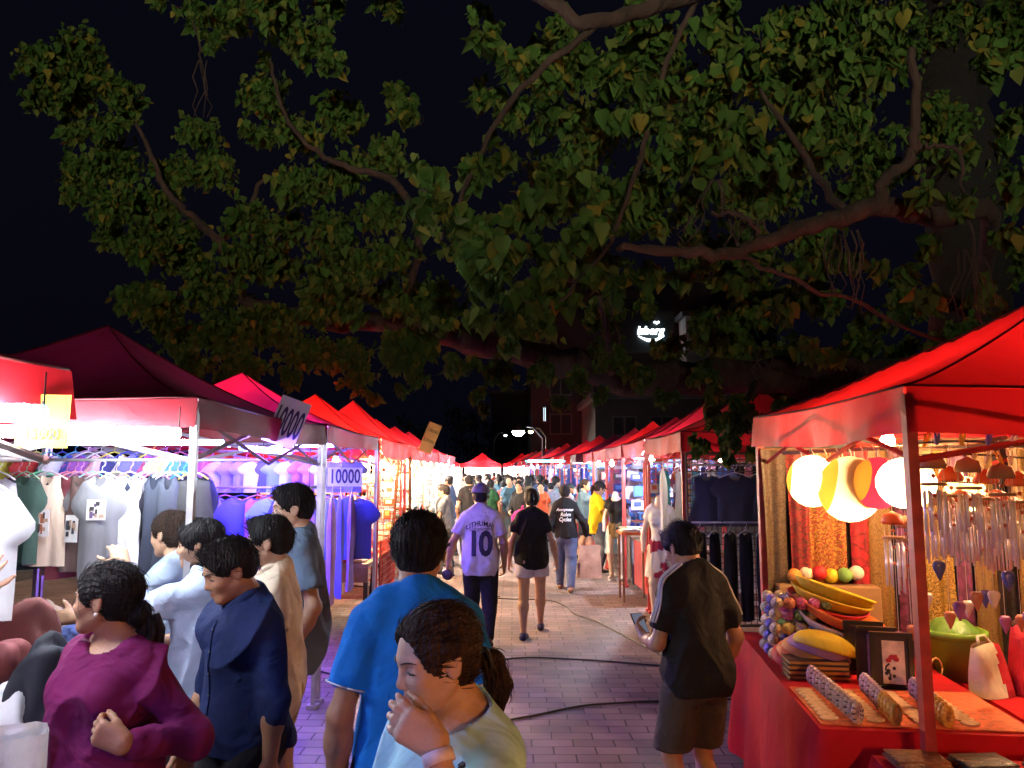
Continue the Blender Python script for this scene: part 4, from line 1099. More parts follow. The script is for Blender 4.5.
for i in range(17):
    y = 7.75+i*2.12; x = rx(y)
    if i in (0,): continue
    c = [(1, .8, .6), (.7, .8, 1.), (.5, .6, 1), (1, .7, .5), (.35, .75, 1), (.8, .85, 1)][i % 6]
    if i in (2, 5, 6, 8, 9, 12): tube_lamp((x+.25, y+.4, 2.0), (x+1.2, y+.45, 2.0), c, 150, 'tube lamp in the %s stall of the right row, %s' % (NTH[i], ('bluish', 'pale')[i % 2]))
    else: bulb_lamp((x+.25, y+.9, 1.95), c, 2000 if i < 8 else 1300, 'round bulb glowing in the %s stall of the right row' % NTH[i], r=.045)
bulb_lamp((2.3, 8.3, 1.95), (.9, .75, .6), 260, 'weak bulb inside the dark clothes stall', r=.035)
tube_lamp((1.2, 17.0, 2.0), (.3, 17.05, 2.0), (.15, .7, 1), 28, 'cyan tube lamp stretched over the far lane', group='tube lamps under the canopies')

# ---------------------------------------------------------------- clothes
def clo_mat(c, k=''):
    return mat('cloth_%02d_%02d_%02d%s' % (int(c[0]*99), int(c[1]*99), int(c[2]*99), k), c, rough=.8, var=.12, scale=10, bump=.45, bscale=9, stretch=(1, 1, .35), trans=.12)
hook = mat('hanger_plastic', (.75, .72, .7), rough=.4, var=0)
def garment(kind, c, w, h_, seed=0, pic=None, hangc=None):
    """a garment on its hanger, origin at the hanger hook; hangs in the local xz plane facing -y"""
    r = random.Random(seed); root = empty('hanging_'+kind, (0, 0, 0))
    sh = w*.5
    outl = {'tank': [(.16, 0), (.24, 0), (.27, .14), (.36, .26), (.44, .34), (.47, 1)], 'tshirt': [(.14, 0), (.42, .05), (.72, .28), (.60, .38), (.46, .27), (.46, 1)],
            'dress': [(.16, 0), (.3, .01), (.30, .16), (.33, .28), (.28, .42), (.52, 1)], 'trousers': [(.30, 0), (.30, .02), (.31, .3), (.30, .6), (.28, .8), (.26, 1)], 'jacket': [(.12, 0), (.42, .05), (.6, .45), (.58, .62), (.48, .62), (.47, 1)]}[kind]
    n = 10; mb = MB(); ph = r.uniform(0, 6)
    # outline -> filled rows: z rows, width from outline interpolation (monotone in z), sleeves handled as rows too
    ys = [p[1] for p in outl]
    rows = []
    for k in range(17):
        v = k/16; wd = 0
        for i in range(len(outl)-1):
            (a, b), (c2, d) = outl[i], outl[i+1]
            lo, hi = min(b, d), max(b, d)
            if lo <= v <= hi and hi > lo: wd = max(wd, a+(c2-a)*((v-b)/(d-b)))
        rows.append(wd*w)
    neck = .13*w
    for sgn in (-1, 1):   # front and back sheet
        def fn(u, v):
            k = v*16; i = min(15, int(k)); W_ = rows[i]+(rows[i+1]-rows[i])*(k-i); x = (2*u-1)*W_
            z = -.03-v*h_
            nz = 0
            if abs(x) < neck and v < .15: z = min(z, -.03-(.11 if sgn < 0 else .03)*h_*(1-(x/neck)**2)**.5)
            y = sgn*(.022+.02*math.sin(math.pi*min(1, v*1.4)))*math.sqrt(max(0, 1-(2*u-1)**2))+(.012*math.sin(u*11+ph+v*2)+.007*math.sin(u*23+ph))*v
            return (x, y, z)
        mb.grid(fn, n, 16)
    f = mb.build('cloth', clo_mat(c), root, True)
    hg = MB(); s_ = w*.40
    hg.tube([(-s_, 0, -.055), (-s_*.5, 0, -.02), (0, 0, .0), (s_*.5, 0, -.02), (s_, 0, -.055)], .006, 5)
    hg.tube([(0, 0, 0), (0, 0, .03), (.018, 0, .045), (.02, 0, .065), (0, 0, .078), (-.016, 0, .068)], .0028, 5)
    hg.build('hanger', mat('hanger_%02d_%02d_%02d' % tuple(int(x*99) for x in (hangc or (.8, .8, .8))), hangc or (.8, .8, .8), rough=.35, var=0), root, True)
    if pic:
        (px_, pz, pw, phh, pc) = pic; q = MB(); m1 = mat('print_paper', (.75, .72, .68), rough=.6); 
        y = -.052
        q.box((px_*w, y, -.03-pz*h_), (pw*w, .004, phh*h_)); q.build('picture_print', m1, root)
        b = MB(); rr = random.Random(seed+5)
        for i in range(9): 
            x = px_*w+rr.uniform(-.33, .33)*pw*w; z = -.03-pz*h_+rr.uniform(-.33, .33)*phh*h_; b.box((x, y-.004-.0004*i, z), (rr.uniform(.1, .3)*pw*w, .003, rr.uniform(.1, .35)*phh*h_), mi=i % 3)
        b.build('printed_figures', [mat('print_a_%s' % pc, {'w': (.35, .12, .05), 'b': (.05, .05, .06), 'v': (.12, .08, .16)}[pc]), mat('print_b', (.04, .04, .04)), mat('print_c', (.45, .30, .2))], root)
    return root
def hang(kind, c, w, h_, loc, rz=0, label='', seed=0, pic=None, hangc=None, group='clothes hanging in the left stalls', cat='shirt'):
    g_ = garment(kind, c, w, h_, seed, pic, hangc); g_.location = loc; g_.rotation_euler = (0, 0, rz); tag(g_, label, cat, group); return g_
def rail(a, b, label, r=.011, m=steel, legs=False):
    rt = empty('clothes_rail', (Vector(a)+Vector(b))/2, label, 'rail', 'clothes rails'); MB().tube([a, b], r, 8).build('bar', m, rt, True)
    for p in (a, b):
        if legs: MB().tube([p, (p[0], p[1], 0)], r, 8).build('leg', m, rt, True)
        else: MB().tube([p, (p[0], p[1], 2.12)], .003, 4).build('cord', cable_m, rt)
    return rt
BLK = (.02, .02, .025); NAVY = (.02, .025, .06)
# stall under the maroon canopy: rail facing the aisle at its far side
YR = 5.3
rail((-3.65, YR, 1.87), (-1.75, YR, 1.87), 'steel rail of pale and dark tops under the maroon canopy')
def xat(px, y): return (px-512)*y/F_PX
specs = [('tank', (.80, .62, .46), 53, .46, .62, 'cream sleeveless top with a small brown photo print', (0, .52, .34, .30, 'w'), 0, (.9, .8, .8)),
         ('tank', (.17, .10, .085), 84, .40, .66, 'brown sleeveless top with a pale photo card print', (-.02, .55, .32, .28, 'b'), .03, (.6, .3, .5)),
         ('tshirt', (.27, .27, .28), 105, .40, .70, 'grey top with a large white patterned print', (0, .33, .44, .2, 'v'), .0, (.7, .7, .7)),
         ('dress', (.85, .85, .86), 133, .42, 1.0, 'long white dress with a dark neck opening', None, 0, (.9, .4, .4)),
         ('dress', (.05, .06, .09), 158, .34, .9, 'dark slip dress on a pink hanger', None, .02, (.9, .25, .4)),
         ('dress', (.07, .08, .11), 172, .34, .9, 'dark slip dress on a white hanger next to the pink one', None, 0, (.9, .9, .9)),
         ('tshirt', (.03, .035, .06), 186, .36, .62, 'dark top on a teal hanger at the end of the rail', None, 0, (.1, .6, .6)),
         ('jacket', (.05, .05, .05), 196, .36, .66, 'black top on a yellow hanger beside the canopy leg', None, 0, (.8, .6, .1)),
         ('tshirt', (.06, .12, .09), 30, .36, .60, 'dark green top beside the cream photo top', None, 0, (.3, .5, .3)),
         ('tshirt', (.16, .05, .08), 22, .36, .58, 'maroon top pushed to the left end of the rail', None, .03, (.5, .3, .3)),
         ('jacket', (.8, .82, .85), 3, .42, .78, 'white blouse at the left end of the rail', None, -.25, (.8, .8, .8)),]
for i, (k, c, px, w, h_, lb, pic, dy, hc_) in enumerate(specs):
    y = YR+dy-(.02*(i % 3)); hang(k, c, w*.72, h_, (xat(px, y), y, 1.79), R(random.uniform(-9, 9)), lb, i, pic, hc_)
for i, (px, c, hc_, nm) in enumerate(((44, (.05, .10, .07), (.2, .7, .4), 'bottle green'), (70, (.12, .05, .05), (.7, .2, .3), 'dark brown'), (78, (.30, .06, .08), (.8, .3, .3), 'wine red'), (95, (.10, .09, .09), (.3, .7, .8), 'graphite'), (119, (.55, .53, .50), (.9, .8, .3), 'ivory'), (146, (.03, .04, .08), (.3, .6, .9), 'midnight blue'), (152, (.5, .5, .55), (.9, .5, .6), 'silver grey'), (165, (.02, .02, .03), (.4, .8, .6), 'jet black'), (180, (.12, .10, .16), (.9, .7, .2), 'aubergine'), (204, (.04, .05, .10), (.8, .3, .6), 'ink blue'))):
    hang('tshirt' if i % 2 else 'tank', c, .34, .66+.03*(i % 3), (xat(px, YR+.17), YR+.17, 1.79), R(58+(i*13) % 24), '%s top turned edge on between the tops of the maroon canopy rail' % nm, 30+i, None, hc_)
# upper rail of short tops in many colours, deeper in the stall
rail((-3.65, 5.8, 2.0), (-1.7, 5.8, 2.0), 'upper rail of thin bright hangers under the maroon canopy')
rc = [(.8, .7, .1), (.75, .65, .12), (.6, .05, .05), (.1, .5, .45), (.8, .8, .85), (.05, .07, .4), (.35, .1, .5), (.85, .5, .6), (.06, .06, .3), (.8, .8, .8), (.2, .2, .6), (.5, .1, .3), (.85, .8, .3), (.1, .3, .6)]
cn = ['yellow', 'mustard', 'red', 'teal', 'white', 'blue', 'purple', 'pink', 'navy', 'ivory', 'violet blue', 'wine', 'lemon', 'sea blue']
for i, c in enumerate(rc):
    px = 12+i*13; y = 5.8+random.uniform(-.03, .03)
    hang('tank' if i % 2 else 'tshirt', c, .26, .36, (xat(px, y), y, 1.94), R(random.uniform(25, 65)), '%s child size top on the upper rail under the maroon canopy' % cn[i], 40+i, None, rc[(i*5+2) % 14])
# leftmost stall: big white garments near the camera at its far side, folded heaps on a table
YL = 2.38
rail((-3.2, YL+.35, 1.84), (-1.78, YL+.35, 1.84), 'low steel rail at the far side of the leftmost stall')
for i, (px, c, w, h_, lb, k) in enumerate(((-70, (.75, .8, .82), .42, .66, 'white blouse at the left frame edge, outer one', 'jacket'), (-8, (.50, .52, .55), .26, .46, 'white gauzy blouse being fingered by a shopper at the left edge', 'tshirt'), (-90, (.2, .1, .1), .4, .6, 'wine coloured blouse outside the left edge', 'tshirt'))):
    hang(k, c, w, h_, (xat(px, YL+.35), YL+.35, 1.76), R(12-10*i), lb, 60+i)
# blue lit clothes stall
YB = 7.95
rail((-3.6, YB, 2.0), (-1.75, YB, 2.0), 'upper rail of pale little shirts in the blue lit stall')
rail((-3.6, YB-.15, 1.62), (-1.75, YB-.15, 1.62), 'lower rail of dark blue shirts in the blue lit stall')
bl = [(.12, .16, .6), (.08, .1, .5), (.25, .25, .75), (.1, .12, .45), (.45, .15, .4), (.2, .35, .7), (.05, .06, .3), (.3, .3, .8), (.5, .2, .3)]
bn = ['royal blue', 'deep blue', 'lilac', 'indigo', 'magenta', 'sky blue', 'midnight blue', 'pale violet', 'rose']
for i in range(15):
    px = 190+i*11.5; c = bl[(i*4) % 9] if i % 3 else (.55, .58, .75); y = YB+random.uniform(-.02, .02)
    hang('tshirt', c, .30, .33, (xat(px, y), y, 1.925), R(random.uniform(15, 55)), '%s shirt, number-free, %s hanger of the upper blue stall rail' % (('white' if i % 3 == 0 else bn[(i*4) % 9]), NTH[i]) if False else '%s little shirt, %s from left on the upper rail of the blue lit stall' % (('white' if i % 3 == 0 else bn[(i*4) % 9]), NTH[i]), 80+i, None, bl[(i+3) % 9])
for i in range(11):
    px = 196+i*16; y = YB-.15
    hang('tshirt' if i % 4 else 'dress', bl[i % 9], .40, .62 if i % 4 else .85, (xat(px, y), y, 1.545), R(random.uniform(0, 35)), '%s shirt, %s from the left on the lower rail of the blue lit stall' % (bn[i % 9], NTH[i]), 120+i, None, bl[(i*2) % 9])
for i in range(4): hang('dress', ((.35, .2, .6), (.5, .3, .6), (.15, .15, .5), (.3, .2, .5))[i], .34, .95, (-1.66+.02*(i % 2), 6.5+i*.42, 1.58), R(90+(i*9) % 20), '%s long dress hanging at the aisle side of the blue lit stall' % ('purple', 'mauve', 'blue', 'plum')[i], 140+i)
rail((-1.66, 6.2, 1.66), (-1.66, 8.2, 1.66), 'aisle side rail of the blue lit stall')

# price signs
paper_v = mat('sign_board_lilac', (.8, .76, .9), rough=.6, var=.05, trans=.5); ink = mat('ink_violet', (.06, .03, .18), rough=.6, var=0); yel = mat('card_yellow', (.80, .55, .05), rough=.6, var=.06, trans=.3); inkb = mat('ink_black', (.03, .025, .02), rough=.7, var=0)
def sign(name, c, w, h_, rot, txt, size, label, m, im, bend=0., sx=1., stroke=.0, lines=None, group=None):
    """board in local xz plane facing -y; rot = Euler; bend curls the foot of the board forward"""
    rt = empty(name, c, label, 'sign', group); M = Euler(rot).to_matrix(); c = Vector(c)
    def P(x, z, off=0):
        y = 0; t = max(0, -(z/h_)-.22)
        y = -bend*t*t*8*h_; z2 = z+abs(bend)*t*t*3.*h_
        return c+M@Vector((x, y-off, z2))
    MB().grid(lambda u, v: P((u-.5)*w, (v-.5)*h_), 6, 12).build('board', m, rt, True)
    lines = lines or [(txt, 0, 0, size)]
    for (s_, lx_, lz, sz) in lines:
        t = MB()
        vs_, fs = text_on(s_, sz, lambda x, y: P(x+lx_, y*(1 if not stroke else stroke)+lz, .006), maxlen=.05, sx=sx, bold=.004*(sz/.2)); t.add(vs_, fs); t.build('lettering', im, rt)
    return rt
sign('price_banner', W(287, 424, 4.85), .20, .34, (R(-6), R(20), R(4)), '10000', .09, 'tilted lilac banner reading 10000, foot curled, on the edge of the maroon canopy', paper_v, ink, bend=.25, sx=.86, stroke=2.9, group=None)
sign('price_board', W(345, 477, 6.5), .30, .16, (0, 0, 0), '10000', .105, 'small flat lilac board reading 10000 beside the handcart stall', mat('sign_board_pale', (.7, .66, .8), rough=.6, var=.05, trans=.2), ink, sx=1.02, stroke=1.6)
sign('price_card', W(43, 421, 2.33), .165, .165, (0, R(1), 0), '', .1, 'yellow card with handwritten price pinned below the leftmost canopy', yel, inkb, lines=[('t', 0, .055, .04), ('15000', .0, -.04, .045)])
sign('price_banner', W(430, 438, 12.2), .22, .5, (0, R(22), 0), '', .1, 'tilted yellowish banner above the glaring left stalls', mat('card_olive', (.62, .58, .2), rough=.7, trans=.2), mat('ink_green', (.12, .2, .06), rough=.7), lines=[('10000', 0, .12, .075), ('20000', 0, -.05, .075)])

# ---------------------------------------------------------------- handcart stall (warm light)
wood_m = mat('cart_wood', (.22, .13, .07), rough=.7, var=.35, scale=5, stretch=(1, 6, 1), bump=.4)
cart = empty('handcart', (-2.25, 9.4, 0), 'wooden handcart with a spoked wheel carrying red and white goods', 'cart')
MB().box((-2.25, 9.5, .72), (1.25, 1.7, .05)).build('table_top', wood_m, cart)
for (x, y) in ((-1.66, 8.72), (-2.8, 8.72), (-1.66, 10.3), (-2.8, 10.3)): MB().box((x, y, .35), (.05, .05, .7)).build('leg', mat('cart_iron', (.05, .045, .04), rough=.6), cart)
MB().box((-2.25, 8.66, .62), (1.25, .04, .16)).build('apron', wood_m, cart)
for y in (9.25,):
    for x in (-1.64, -2.86):
        w_ = MB(); rad = .33; cz = .345
        ring = [(x, y+rad*math.cos(a), cz+rad*math.sin(a)) for a in np.linspace(0, 2*math.pi, 25)]
        wh = w_.tube(ring, .018, 6).build('wheel', mat('tyre_rubber', (.02, .02, .02), rough=.8), cart, True)
        sp = MB(); [sp.tube([(x, y, cz), (x, y+rad*math.cos(k*math.pi/6), cz+rad*math.sin(k*math.pi/6))], .004, 4) for k in range(12)]; sp.tube([(x-.03, y, cz), (x+.03, y, cz)], .025, 8); sp.build('spokes', steel, wh)
def pile(name, cx, cy, z, nx, ny, sx_, sy_, cols, label, cat, group, hgt=.04, seed=0, jit=.3):
    rr = random.Random(seed)
    for i in range(nx):
        for j in range(ny):
            x = cx+(i-(nx-1)/2)*sx_; y = cy+(j-(ny-1)/2)*sy_; c, cnm = cols[rr.randrange(len(cols))]
            m_ = clo_mat(c, 'g'); hh = hgt*rr.uniform(.6, 1.6)
            o = MB().box((x, y, z+hh/2), (sx_*.86, sy_*.8, hh), rz=rr.uniform(-jit, jit), bev=.01).build(name, m_, None)
            tag(o, label, cat, group)
pile('folded_goods', -2.25, 9.5, .748, 6, 6, .19, .26, [((.6, .06, .05), 'r'), ((.7, .65, .5), 'c'), ((.5, .25, .08), 'o'), ((.7, .1, .05), 'r'), ((.75, .7, .62), 'w')], 'small folded packet in red, cream or amber lying on the handcart', 'packet', 'packets spread on the handcart', seed=3)
# wall of goods behind the handcart: a mesh panel with hanging packets
def mesh_panel(c, w, h_, step, axis, label, m=steel, r=.0035, name='mesh_panel'):
    rt = empty(name, c, label, 'mesh panel', 'wire mesh panels of the stalls'); c = Vector(c); ux = Vector((1, 0, 0)) if axis == 'x' else Vector((0, 1, 0))
    mb = MB(); nx = int(w/step); nz = int(h_/step)
    for i in range(nx+1): p = c+ux*(-w/2+i*w/nx); mb.bar(p, p+Vector((0, 0, h_)), r*2)
    for k in range(nz+1): p = c+Vector((0, 0, k*h_/nz)); mb.bar(p-ux*w/2+Vector((0, .004, 0)), p+ux*w/2+Vector((0, .004, 0)), r*2)
    mb.build('wire_grid', m, rt); f = MB()
    for a, b in ((c-ux*w/2, c-ux*w/2+Vector((0, 0, h_))), (c+ux*w/2, c+ux*w/2+Vector((0, 0, h_))), (c-ux*w/2, c+ux*w/2), (c-ux*w/2+Vector((0, 0, h_)), c+ux*w/2+Vector((0, 0, h_)))): f.bar(a, b, .02)
    f.build('frame', m, rt); return rt
mesh_panel((-2.55, 10.55, .3), 2.0, 1.65, .075, 'x', 'wire panel loaded with packets at the back of the handcart stall', redpost)
mesh_panel((-1.62, 9.95, .3), 1.1, .62, .07, 'y', 'low red wire panel at the aisle side of the handcart stall', redpost)
shoe_c = [((.75, .7, .6), 'cream'), ((.6, .4, .15), 'tan'), ((.8, .78, .75), 'white'), ((.55, .12, .05), 'rust'), ((.7, .5, .2), 'gold')]
def wall_goods(x0, x1, z0, z1, y, nx, nz, cols, label, cat, group, axis='x', seed=1, name='carded_trinket', dep=.05):
    rr = random.Random(seed); protos = []
    for i in range(nx):
        for k in range(nz):
            if rr.random() < .08: continue
            u = x0+(i+.5)*(x1-x0)/nx+rr.uniform(-.02, .02); z = z0+(k+.5)*(z1-z0)/nz; c, cnm = cols[rr.randrange(len(cols))]
            w_, h_ = (x1-x0)/nx*rr.uniform(.55, .85), (z1-z0)/nz*rr.uniform(.5, .8)
            mb = MB(); m_ = [clo_mat(c, 'g'), clo_mat(cols[(i*3+k) % len(cols)][0], 'g')]
            if axis == 'x': mb.box((u, y, z), (w_, dep, h_), bev=.008); mb.box((u, y-dep*.52, z+h_*.1), (w_*.6, .008, h_*.45), mi=1, bev=.002); mb.box((u, y, z+h_*.56), (.012, .006, h_*.16))
            else: mb.box((y, u, z), (dep, w_, h_), bev=.008); mb.box((y+dep*.52, u, z+h_*.1), (.008, w_*.6, h_*.45), mi=1, bev=.002)
            tag(mb.build(name, m_, None), label, cat, group)
wall_goods(-3.5, -1.62, .95, 1.92, 10.48, 11, 6, shoe_c, 'small carded trinket hung on the wire panel behind the handcart', 'packet', 'carded trinkets behind the handcart', seed=8)
# framed shelf of red boxes at the left of that wall
sh = empty('display_shelf', (-2.1, 8.62, .8), 'red framed shelf with three cream bowls under the 10000 board', 'shelf')
fr = MB()
for x in (-2.06, -1.74): fr.box((x, 8.75, 1.12), (.025, .2, .62))
for z in (.82, 1.02, 1.22, 1.42): fr.box((-1.9, 8.75, z), (.30, .2, .02))
fr.build('frame', clo_mat((.5, .04, .03), 'g'), sh); MB().box((-1.9, 8.86, 1.12), (.32, .012, .62)).build('back_panel', clo_mat((.06, .03, .02), 'g'), sh)
for k, z in enumerate((.85, 1.05, 1.25)):
    o = MB().lathe((-1.9, 8.72, z-.018), [(.05, 0), (.09, .03), (.11, .075), (.10, .075), (.08, .03), (.04, .012)], 14).build('bowl', clo_mat((.78, .7, .5), 'g'), None, True); tag(o, '%s cream bowl in the red framed shelf' % ('lowest', 'middle', 'topmost')[k], 'bowl', 'cream bowls in the red shelf')
# next left stalls: racks with goods facing the aisle
ladder = empty('wooden_ladder', (-1.55, 10.9, 0), 'thin leaning wooden display ladder beside the handcart', 'ladder')
l_ = MB(); a0, a1, b0, b1 = Vector((-1.42, 10.75, 0)), Vector((-1.50, 11.05, 2.0)), Vector((-1.75, 10.78, 0)), Vector((-1.66, 11.08, 2.0))
MB().bar(a0, a1, .03).build('rail', wood_m, ladder); MB().bar(b0, b1, .03).build('rail', wood_m, ladder)
for k in range(7): t = .1+k*.13; MB().bar(a0.lerp(a1, t), b0.lerp(b1, t), .022).build('rung', wood_m, ladder)
gen_c = [((.7, .68, .62), 'w'), ((.1, .1, .1), 'b'), ((.5, .1, .1), 'r'), ((.55, .45, .3), 't'), ((.1, .2, .25), 'n'), ((.75, .7, .7), 'w')]
for i in range(9):
    if i == 0: y0_, x_ = 11.1, LX-.1
    else: x_, y0_ = ly[i-1][0]-.06, ly[i-1][1]
    tb = empty('stall_table', (x_-.5, y0_+1, 0), 'goods table of the %s stall of the left row' % NTH[i+4], 'table', 'goods tables of the left row')
    MB().box((x_-.45, y0_+1.0, .74), (.85, 1.9, .04)).build('table_top', wood_m, tb)
    MB().grid(lambda u, v: (x_-.018+.01*math.sin(u*40), y0_+.06+u*1.88, .765-v*.7), 30, 2).build('table_cloth', clo_mat(((.5, .08, .06), (.12, .12, .13), (.6, .58, .55))[i % 3]), tb, True)
    for (a, b) in ((-.05, .1), (-.85, .1), (-.05, 1.88), (-.85, 1.88)): MB().box((x_+a-.03, y0_+b, .36), (.04, .04, .72)).build('leg', steel, tb)
    n_ = 7 if i < 3 else 5
    wall_goods(x_-.85, x_-.1, .8, 1.2, y0_+1.0, 4, 2, gen_c, 'small boxed article set up on the table of a lit left stall', 'box', 'boxes on the tables of the left row', seed=200+i, name='goods_box', dep=.3)
    wall_goods(x_-1.3, x_-.06, 1.0, 2.0, y0_+2.0, 6, 5, gen_c, 'small article on the hanging display between two left stalls', 'packet', 'articles on the displays of the left row', seed=230+i, name='hung_article')
    mesh_panel((x_-.68, y0_+2.06, .3), 1.3, 1.75, .12, 'x', 'wire panel at the far side of the %s left stall' % NTH[i+4], steel, r=.003)
# ---------------------------------------------------------------- lantern and souvenir stall on the right
cloth_red = mat('tablecloth_red', (.46, .006, .012), rough=.8, var=.15, scale=5, bump=.6, bscale=7, spec=.2)
def draped_table(c, sx_, sy_, zt, rz, label, name='draped_table', m=cloth_red, ground_=.03, legs=True):
    rt = empty(name, (c[0], c[1], 0), label, 'table', None, 0); M = Matrix.Rotation(rz, 3, 'Z'); C0 = Vector((c[0], c[1], 0))
    P = lambda x, y, z: C0+M@Vector((x, y, z))
    hx, hy = sx_/2, sy_/2
    MB().box(P(0, 0, zt-.02), (sx_-.02, sy_-.02, .03), rz).build('table_top', wood_m, rt)
    for a in (-1, 1):
        for b in (-1, 1): MB().box(P(a*(hx-.06), b*(hy-.06), (zt-.04)/2), (.04, .04, zt-.04), rz).build('leg', steel, rt)
    mb = MB(); n = 96; per = []
    for k in range(n):
        t = k/n*4; s_, u = int(t), t-int(t); x, y = [(-hx+2*hx*u, -hy), (hx, -hy+2*hy*u), (hx-2*hx*u, hy), (-hx, hy-2*hy*u)][s_]
        nx, ny = [(0, -1), (1, 0), (0, 1), (-1, 0)][s_]; e = min(u, 1-u)
        if e < .04: cxn, cyn = (x/hx, y/hy); L_ = math.hypot(cxn, cyn); nx, ny = cxn/L_, cyn/L_
        per.append((x, y, nx, ny, e))
    rows = 9; vs_ = [];
    for j in range(rows):
        v = j/(rows-1)
        for k, (x, y, nx, ny, e) in enumerate(per):
            fo = (.020*math.sin(k*.9)+.014*math.sin(k*2.3+1)+(.05 if e < .05 else 0))*v**1.2
            off = .008+.012*min(1, v*6)+fo+.03*v
            z = zt+.004-(zt-ground_)*v if j else zt+.004
            if j == 0: off = -.004
            vs_.append(P(x+nx*off, y+ny*off, z))
    fs = [(j*n+k, j*n+(k+1) % n, (j+1)*n+(k+1) % n, (j+1)*n+k) for j in range(rows-1) for k in range(n)]
    mb.add(vs_, fs); mb.grid(lambda u, v: P(-hx+.002+(2*hx-.004)*u, -hy+.002+(2*hy-.004)*v, zt+.0045+.0025*math.sin(u*13+v*7)*math.sin(v*17)), 24, 30)
    mb.build('table_cloth', m, rt, True); return rt, P
tA, PA = draped_table((1.79, 4.06), .86, 1.86, .75, R(-7), 'long table under a deep red cloth loaded with fans, books and bracelets')
tB, PB = draped_table((1.97, 2.76), 1.2, .5, .69, R(-7), 'low red clothed table nearest the camera with dark leather wallets', name='low_table')
tC, PC = draped_table((2.76, 3.66), .95, 1.25, .70, R(-7), 'red clothed side table behind the near canopy leg', name='side_table')
TZ = .757
random.seed(5)
# bead balls in clear tubes: a stack of glittering rolls
gl = [((.75, .25, .12), 'orange'), ((.7, .55, .15), 'gold'), ((.7, .12, .25), 'pink'), ((.75, .6, .35), 'cream'), ((.5, .12, .35), 'magenta'), ((.2, .18, .5), 'blue'), ((.2, .4, .15), 'green')]
for lay in range(5):
    for k in range(3):
        yy = .16+k*.12+(.03 if lay % 2 else 0); z = TZ+.040+lay*.068
        x0_ = -.37+lay*.006; rt = empty('bead_roll', PA(x0_+.2, yy, z-.04), '%s layer, %s roll of the glittering ball stack on the red table' % (('bottom', 'second', 'middle', 'fourth', 'top')[lay], ('front', 'middle', 'back')[k]), 'roll', 'rolls of glittering balls')
        for b in range(5):
            c, nm = gl[(lay*3+k*5+b*2) % 7] if b else gl[5 if k % 2 else 3]
            MB().ball(PA(x0_+b*.066, yy, z), .035, 12, sx=1, sz=.98).build('ball', mat('glitter_'+nm, c, rough=.25, var=.5, scale=45, bump=.8, bscale=60, coat=.6, metal=.25), rt, True)
# stacked curved fans / cushions, in yellow, orange, red, white
fan_c = [((.85, .22, .04), 'orange'), ((.65, .03, .03), 'red'), ((.85, .60, .03), 'yellow'), ((.85, .35, .06), 'amber'), ((.6, .03, .06), 'crimson'), ((.8, .7, .5), 'cream'), ((.85, .65, .03), 'bright yellow'), ((.45, .2, .35), 'lilac'), ((.85, .75, .6), 'white'), ((.8, .3, .03), 'deep orange')]
def fan(c, r_, th, ang, tilt, rz, col_, label, dome=.3, bowl=False):
    """scalloped round lantern folded flat: a shallow dome disc"""
    mb = MB(); n = 28; rows = 6; M = Matrix.Rotation(rz, 3, 'Z')@Matrix.Rotation(tilt, 3, 'Y')@Matrix.Rotation(ang, 3, 'X'); c = Vector(c)
    prof = [(r_*math.cos(t), r_*dome*math.sin(t)) for t in np.linspace(0, math.pi/2*.97, rows)]
    if bowl: mb.lathe(c, [(.02, -r_*dome), (r_*.45, -r_*dome*.93), (r_*.8, -r_*dome*.6), (r_*.97, -r_*dome*.12), (r_, 0), (r_*.96, .004), (r_*.76, -r_*dome*.45), (r_*.4, -r_*dome*.75), (.01, -r_*dome*.8)], n, rot=M)
    else: mb.lathe(c, [(r_*.5, -th), (r_*.97, -th*.9), (r_*1.0, -th*.4)]+[(a, b) for a, b in prof], n, rot=M)
    o = mb.build('folded_lantern', mat('paper_'+'%02d%02d%02d' % tuple(int(x*99) for x in col_), col_, rough=.6, var=.08, bump=.25, bscale=40, stretch=(6, 1, 1), trans=.25), None, True)
    return tag(o, label, 'paper lantern', 'folded paper lanterns heaped on the red table')
for i, (c, nm) in enumerate([fan_c[q] for q in (9, 1, 3, 7, 8, 0, 4, 2, 6)]):
    fan(PA(-.03+.02*(i % 3), .20-.005*i+.16*(i > 5), TZ+.085+i*.036), .20+.006*min(i, 4), .014, R(14+2*(i % 3)), R(-5+4*(i % 3)), R(10*i), c, '%s folded lantern, %s from the bottom of the tall heap' % (nm, NTH[i]), .36, True)
for i, (c, nm) in enumerate([fan_c[1], fan_c[0], fan_c[3], fan_c[7], fan_c[6]]):
    fan(PA(-.25+.02*i, .06-.035*i, TZ+.03+i*.026), .16, .012, R(14), R(8), R(20*i), c, '%s folded lantern, %s layer of the low heap beside the dark books' % (nm, NTH[i]), .5)
for i, (c, nm) in enumerate([fan_c[3], fan_c[5], fan_c[1], fan_c[6], ((.2, .45, .1), 'green'), ((.8, .75, .6), 'ivory')]):
    o = MB().ball(PA(-.12+i*.075, .70+.02*(i % 2), TZ+.39+.01*(i % 3)), .045, 14).build('paper_ball', mat('paper_ball_'+nm.replace(' ', '_'), c, rough=.6, var=.15), None, True)
    tag(o, '%s ball, %s from the left along the back of the heap' % (nm, NTH[i]), 'ball', 'coloured balls behind the lantern heap')
bx_ = MB().box(PA(.07, .70, TZ+.17), (.6, .12, .34), R(-7), bev=.01).build('cardboard_box', mat('cardboard', (.3, .18, .08), rough=.8), None); tag(bx_, 'plain cardboard box hidden behind the lantern heap holding up coloured balls', 'box')
